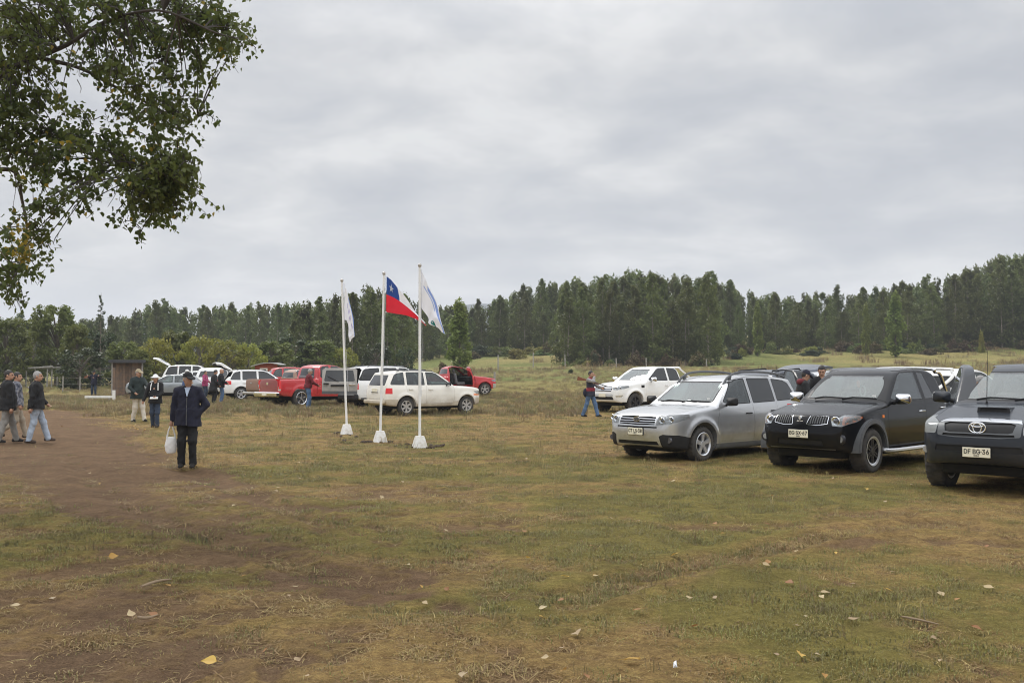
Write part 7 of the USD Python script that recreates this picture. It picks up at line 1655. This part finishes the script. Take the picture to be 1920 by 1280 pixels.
flag('slack white flag with pale lilac and blue print on the left pole', Ya, [(646, 532), (653, 556), (660, 585), (664, 610), (665, 630)], [(645, 600), (650, 601), (653, 612), (654, 630), (655, 641)],
     [('lilac_print', 'flag_lilac', lambda u, v: (u > .2) & (u < .75) & (v > .32) & (v < .52) & (np.sin(u * 40) > -.2)), ('blue_print', 'flag_pale_blue', lambda u, v: (v < .10) & (u > .25)), ('cloth', 'flag_white', lambda u, v: v <= 1)], (), .06, 2.2, 4)

# ------------------------------------------------------------------ timber: shed, plank barrier, shelter frame, hut, fence
mat('old_board', (0.17, 0.105, 0.065), 0.85, color2=(0.10, 0.075, 0.058), vscale=5.0, bump=.4, bscale=25, per_object=.35); mat('grey_board', (0.30, 0.28, 0.25), 0.85, var=.3, vscale=4, bump=.3, bscale=20)
mat('roof_dark', (0.045, 0.045, 0.048), 0.8, var=.3, vscale=3); mat('white_wash', (0.70, 0.69, 0.64), 0.8, var=.15, vscale=4); mat('hut_red', (0.30, 0.065, 0.035), .8, var=.3, vscale=3, per_object=.2); mat('roof_grey', (0.36, 0.36, 0.35), .6, var=.2, vscale=2)
def shed():
    Y = 59.5; X0 = at(211, 691, Y)[0]; X1 = at(262, 691, Y)[0]; w = X1 - X0; T = thing('shed', 'small brown wooden shed with a dark flat roof left of the parked cars', 'shed', (X0, Y, float(zt(X0, Y))), math.radians(19)); g = np.random.default_rng(3)
    H = 2.12; n = 9; bw = w / n
    for k in range(n): obj('board', rbox(k * bw + .006, (k + 1) * bw - .006, -.012 + g.uniform(-.006, .006), .014, .02 + g.uniform(0, .05), H - .02, .004), 'old_board', T)
    for k in range(7):
        for x in (0.0, w - .025): obj('board', rbox(x, x + .025, .02 + k * .22, .02 + k * .22 + .212, .02, H - .04, .004), 'old_board', T)
    for x in (-.06, w): obj('post', rbox(x, x + .09, -.10, -.015, -.05, H, .01), 'grey_board', T)
    obj('back_wall', rbox(.03, w - .03, 1.55, 1.58, .02, H - .1, .004), 'old_board', T); obj('roof', rbox(-.22, w + .22, -.28, 1.8, H, H + .07, .01), 'roof_dark', T); obj('fascia', rbox(-.22, w + .22, -.31, -.282, H - .10, H + .09, .008), 'roof_dark', T)
shed()
def barrier():
    Y = 1900 * EYE / (752 - 691); a = gp(160, 752); b = at(214, 691, a[1]); b[2] = 0; T = thing('plank_bench', 'low white plank on short legs beside the whitewashed post', 'bench', (a[0], a[1], 0)); d = b - a
    obj('plank', rbox(0, d[0] - .05, -.10, .10, .17, .28, .01), 'white_wash', T)
    for x in (.12, d[0] - .25): obj('leg', rbox(x, x + .09, -.08, .08, -.03, .169, .006), 'grey_board', T)
    P = thing('post', 'tall grey post with white painted foot at the corner of the shed', 'post', (b[0], b[1], 0)); obj('shaft', rbox(-.055, .055, -.055, .055, .58, 1.75, .008), 'old_board', P); obj('foot', rbox(-.062, .062, -.062, .062, -.05, .578, .008), 'white_wash', P)
barrier()
def shelter():
    Y = 88.0; A = at(47, 691, Y); B = at(96, 691, Y); T = thing('shelter_frame', 'open frame of logs before the left trees, behind the walking men', 'frame', (A[0], Y, float(zt(A[0], Y)))); w = B[0] - A[0]
    for x, y in ((.1, 0), (w - .35, 0), (w - .05, .2), (.1, 1.6), (w - .2, 1.6)): obj('post', tube([(x, y, -.1), (x + .03, y, 1.55)], .06, 7), 'grey_board', T)
    obj('beam', tube([(-.2, -.02, 1.60), (w + .15, -.02, 1.76)], [.075, .09], 8), 'grey_board', T); obj('beam', tube([(-.1, 1.6, 1.6), (w + .1, 1.6, 1.7)], [.07, .07], 8), 'grey_board', T)
shelter()
def hut():
    Y = 78.0; X0 = at(478, 691, Y)[0]; X1 = at(520, 691, Y)[0]; w = X1 - X0; z = float(zt(X0, Y)); T = thing('hut', 'small red hut with grey curved roof behind the brown pickup', 'hut', (X0, Y, z)); H = at(490, 687, Y)[2] - z; n = 10
    for k in range(n): obj('board', rbox(0, w, -.015, .015, .02 + H * k / n, H * (k + 1) / n - .008, .004), 'hut_red', T)
    for x in (0, w - .03): obj('side_wall', rbox(x, x + .03, .016, 1.6, .02, H, .004), 'hut_red', T)
    xs = np.linspace(-.25, w + .25, 9); zz = H + .02 + .32 * np.sin(np.linspace(.15, PI * .8, 9)) - .03; prof = [(x, z_) for x, z_ in zip(xs, zz)] + [(x, z_ - .06) for x, z_ in zip(xs[::-1], zz[::-1])]
    obj('roof', poly_prism_y(prof, -.3, 1.8), 'roof_grey', T); obj('gable', poly_prism_y([(0, H - .01)] + [(np.clip(x, 0, w), z_ - .065) for x, z_ in zip(xs, zz)] + [(w, H - .01)], -.012, .012), 'hut_red', T)
    wnd = obj('window', rbox(.38, .98, -.04, -.016, H - .95, H - .12, .006), 'white_wash', T); obj('pane', rbox(.50, .86, -.047, -.03, H - .84, H - .22, .004), 'tinted_window', wnd)
    obj('board_yellow', rbox(w + .05, w + 1.1, -.02, .02, H - .75, H - .55, .004), 'yellow_rail', T, label='yellow rail beside the hut')
mat('yellow_rail', (0.55, 0.30, 0.03), .6)
hut()
def fence():
    g = np.random.default_rng(8)
    for px, pt, Y in ((1156, 671, 122), (1212, 671, 124), (1325, 676, 122), (1000, 660, 128), (1060, 665, 126), (934, 665, 112), (928, 697, 70)):
        X = at(px, 691, Y)[0]; z = float(zt(X, Y)); top = at(px, pt, Y)[2]; obj('fence_post', tube([(X, Y, z - .2), (X + g.normal(0, .03), Y, max(top, z + 1.0))], .07, 6), 'grey_board', label='weathered wooden fence post before the plantation', cat='fence post', group='fence posts before the plantation')
    for k, px in enumerate((-5, 30, 118, 150, 222)):
        Y = 74; X = at(px, 691, Y)[0]; obj('fence_post', tube([(X, Y, -.1), (X + .02, Y, 1.15)], .045, 6), 'grey_board', label='thin fence post at the left field edge', cat='fence post', group='thin posts at the left')
    for z in (.55, 1.0):
        a = at(-40, 691, 74)[0]; b = at(225, 691, 74)[0]; obj('fence_wire', tube([(a, 74, z), (b, 74, z)], .006, 4), 'grey_board', label=f'{"upper" if z > .8 else "lower"} wire strung along the left field fence', cat='wire')
fence()

# ------------------------------------------------------------------ fallen leaves, sticks, litter
leaf_mat('fallen_pale', (0.44, 0.35, 0.21), (0.36, 0.26, 0.14), 0.2, 6.0, .2, .6, .01, 0); leaf_mat('fallen_yellow', (0.46, 0.29, 0.07), (0.40, 0.23, 0.05), 0.2, 6.0, .2, .6, .01, 0); leaf_mat('fallen_orange', (0.33, 0.17, 0.06), (0.26, 0.13, 0.05), 0.2, 6.0, .2, .6, .01, 0)
mat('twig_dry', (0.22, 0.16, 0.10), .9); mat('litter_white', (0.72, 0.76, 0.82), .5)
def leaf_shape(g, s):
    t = np.linspace(0, 1, 7); w = np.array([.02, .62, .80, .66, .42, .18, .01]) * g.uniform(.85, 1.1); cup = g.uniform(.1, .45); bend = g.uniform(-.3, .5); twist = g.normal(0, .2)
    rows = [[((x - .5) * 1.3, sd * wd * .62, cup * abs(sd) ** 1.5 * wd * .5 + bend * (x - .5) ** 2 + twist * (x - .5) * sd * .5) for sd in (-1, -.5, 0, .5, 1)] for x, wd in zip(t, w)]
    P = np.array(rows).reshape(-1, 3) * s; f = []
    for i in range(6):
        for j in range(4): a = i * 5 + j; f += [[a, a + 5, a + 6], [a, a + 6, a + 1]]
    st = tube(np.array([(-.65, 0, .02), (-.95, .06, .05), (-1.2, .05, .02)]) * s, [.02 * s, .016 * s, .012 * s], 4)
    return join([(P, np.array(f)), st])
def leaves():
    g = np.random.default_rng(55)
    big = [(1081, 1196, 'fallen_pale', 'pale curled leaf like a cup near the bottom centre'), (1186, 1244, 'fallen_yellow', 'yellow leaf lying at the bottom right of the pale cupped one'), (1059, 1086, 'fallen_yellow', 'square yellow leaf in the middle of the foreground'), (1197, 1148, 'fallen_orange', 'orange brown leaf right of the square yellow leaf'),
           (1481, 1097, 'fallen_orange', 'folded orange leaf on the green patch below the black pickup'), (1502, 1236, 'fallen_yellow', 'yellow leaf at the bottom right foreground'), (1855, 1107, 'fallen_pale', 'pale ragged leaf below the charcoal pickup'), (1548, 970 + 146, 'fallen_pale', 'flat pale leaf right of the folded orange leaf'),
           (391, 1249, 'fallen_yellow', 'pale yellow leaf at the bottom left'), (213, 1049, 'fallen_yellow', 'yellow leaf on the left grass island'), (315, 1106, 'fallen_yellow', 'yellow leaf beside the dry stick'), (29, 1143, 'fallen_pale', 'pale leaf at the far left foreground')]
    for px, py, mt, lb in big:
        p = gp(px, py); obj('fallen_leaf', moved(leaf_shape(g, g.uniform(.055, .075)), (p[0], p[1], float(zt(p[0], p[1])) + .035), Rz(g.uniform(0, 6.28)) @ Rx(g.normal(0, .3))), mt, smooth=60, label=lb, cat='leaf')
    spots = [(956, 1002), (981, 1001), (1111, 1031), (708, 1036), (991, 1048), (715, 937), (696, 912), (1056, 935), (859, 892), (1149, 978), (1193, 983), (1259, 996), (1265, 1048), (1345, 985), (1443, 986), (1522, 1011), (1619, 974), (1627, 920), (1571, 1040), (1768, 1018), (1850, 1030), (1890, 1014), (1665, 1110), (1765, 1118), (1797, 1126), (1599, 1098), (1440, 1058), (1292, 1126), (1304, 1178), (1834, 1188), (1763, 1197), (1437, 1064), (1599, 1173), (1736, 974),
             (560, 870), (564, 900), (522, 917), (630, 938), (520, 922), (408, 927), (386, 910), (440, 950), (234, 875), (85, 889), (190, 910), (270, 876), (170, 890), (118, 783), (118, 800), (1265, 905), (1430, 905), (1710, 912), (1660, 922), (100, 1130), (245, 1158), (284, 1160), (560, 1250), (1050, 1130), (1548, 1276), (1100, 1278), (866, 1278), (1020, 1148), (985, 862), (735, 860), (630, 862), (770, 862), (880, 868), (705, 862), (1560, 900)]
    mts = ['fallen_pale', 'fallen_pale', 'fallen_yellow', 'fallen_pale', 'fallen_orange']
    forms = {}
    for m in sorted(set(mts)):
        for k in range(3):
            q = str(UsdGeom.Xform.Define(stage, numbered('/World/forms', 'fallen_leaf_form')).GetPath()); obj('blade', leaf_shape(g, 1.0), m, q, smooth=60); forms[m, k] = q
    def put(px, py, sz, m, grp, lb):
        p = gp(px, py); x = UsdGeom.Xform.Define(stage, numbered('/World', 'fallen_leaf')); x.AddTranslateOp().Set(Gf.Vec3d(p[0], p[1], float(zt(p[0], p[1])) + .015 + sz * .35)); x.AddRotateXYZOp().Set(Gf.Vec3f(g.normal(0, 14), g.normal(0, 14), g.uniform(0, 360))); x.AddScaleOp().Set(Gf.Vec3f(sz, sz, sz))
        x.GetPrim().GetReferences().AddInternalReference(forms[m, int(g.integers(0, 3))]); x.GetPrim().SetInstanceable(True); tag(x.GetPrim(), lb, 'leaf', grp)
    for px, py in spots: put(px + g.normal(0, 2), py, g.uniform(.036, .062), mts[int(g.integers(0, 5))], 'fallen leaves in the grass', 'dry fallen poplar leaf lying in the grass')
    for k in range(46): put(g.normal(258, 22), g.normal(800, 7), g.uniform(.035, .05), 'fallen_yellow', 'yellow leaves heaped by the track', 'yellow fallen leaf in the drift at the feet of the man with the khaki cap')
    for k in range(26): put(g.uniform(370, 620), g.uniform(800, 925), g.uniform(.035, .05), 'fallen_yellow', 'yellow leaves right of the man in navy', 'yellow fallen leaf scattered to the right of the man in navy jacket')
    for k in range(60): put(g.uniform(450, 1900), 860 + 420 * g.uniform() ** 1.3, g.uniform(.025, .045), mts[int(g.integers(0, 5))], 'fallen leaves in the grass', 'dry fallen poplar leaf lying in the grass')
    for a, b, c, r, lb in (((265, 1106), (295, 1096), (322, 1092), .012, 'pale dry stick lying on the left grass island'), ((258, 1164), (275, 1166), (296, 1160), .01, 'short pale stick at the lower left'), ((1690, 1163), (1725, 1170), (1760, 1178), .008, 'thin dry stalk lying in the right foreground')):
        q = [gp(*s) + [0, 0, .03] for s in (a, b, c)]; obj('stick', tube(spline(q, 9), [r * t for t in (.6, .9, 1, 1, 1, .9, .8, .6, .4)], 6), 'twig_dry', smooth=60, label=lb, cat='stick')
    p = gp(1262, 1252); obj('litter', moved(Manifold.hull_points(np.array([(0, 0, 0), (.025, .005, .002), (.02, .01, .04), (.005, .012, .03), (.012, -.01, .02)])), (p[0], p[1], float(zt(p[0], p[1])) + .01)), 'litter_white', label='scrap of white paper in the grass at the bottom', cat='litter')
leaves()
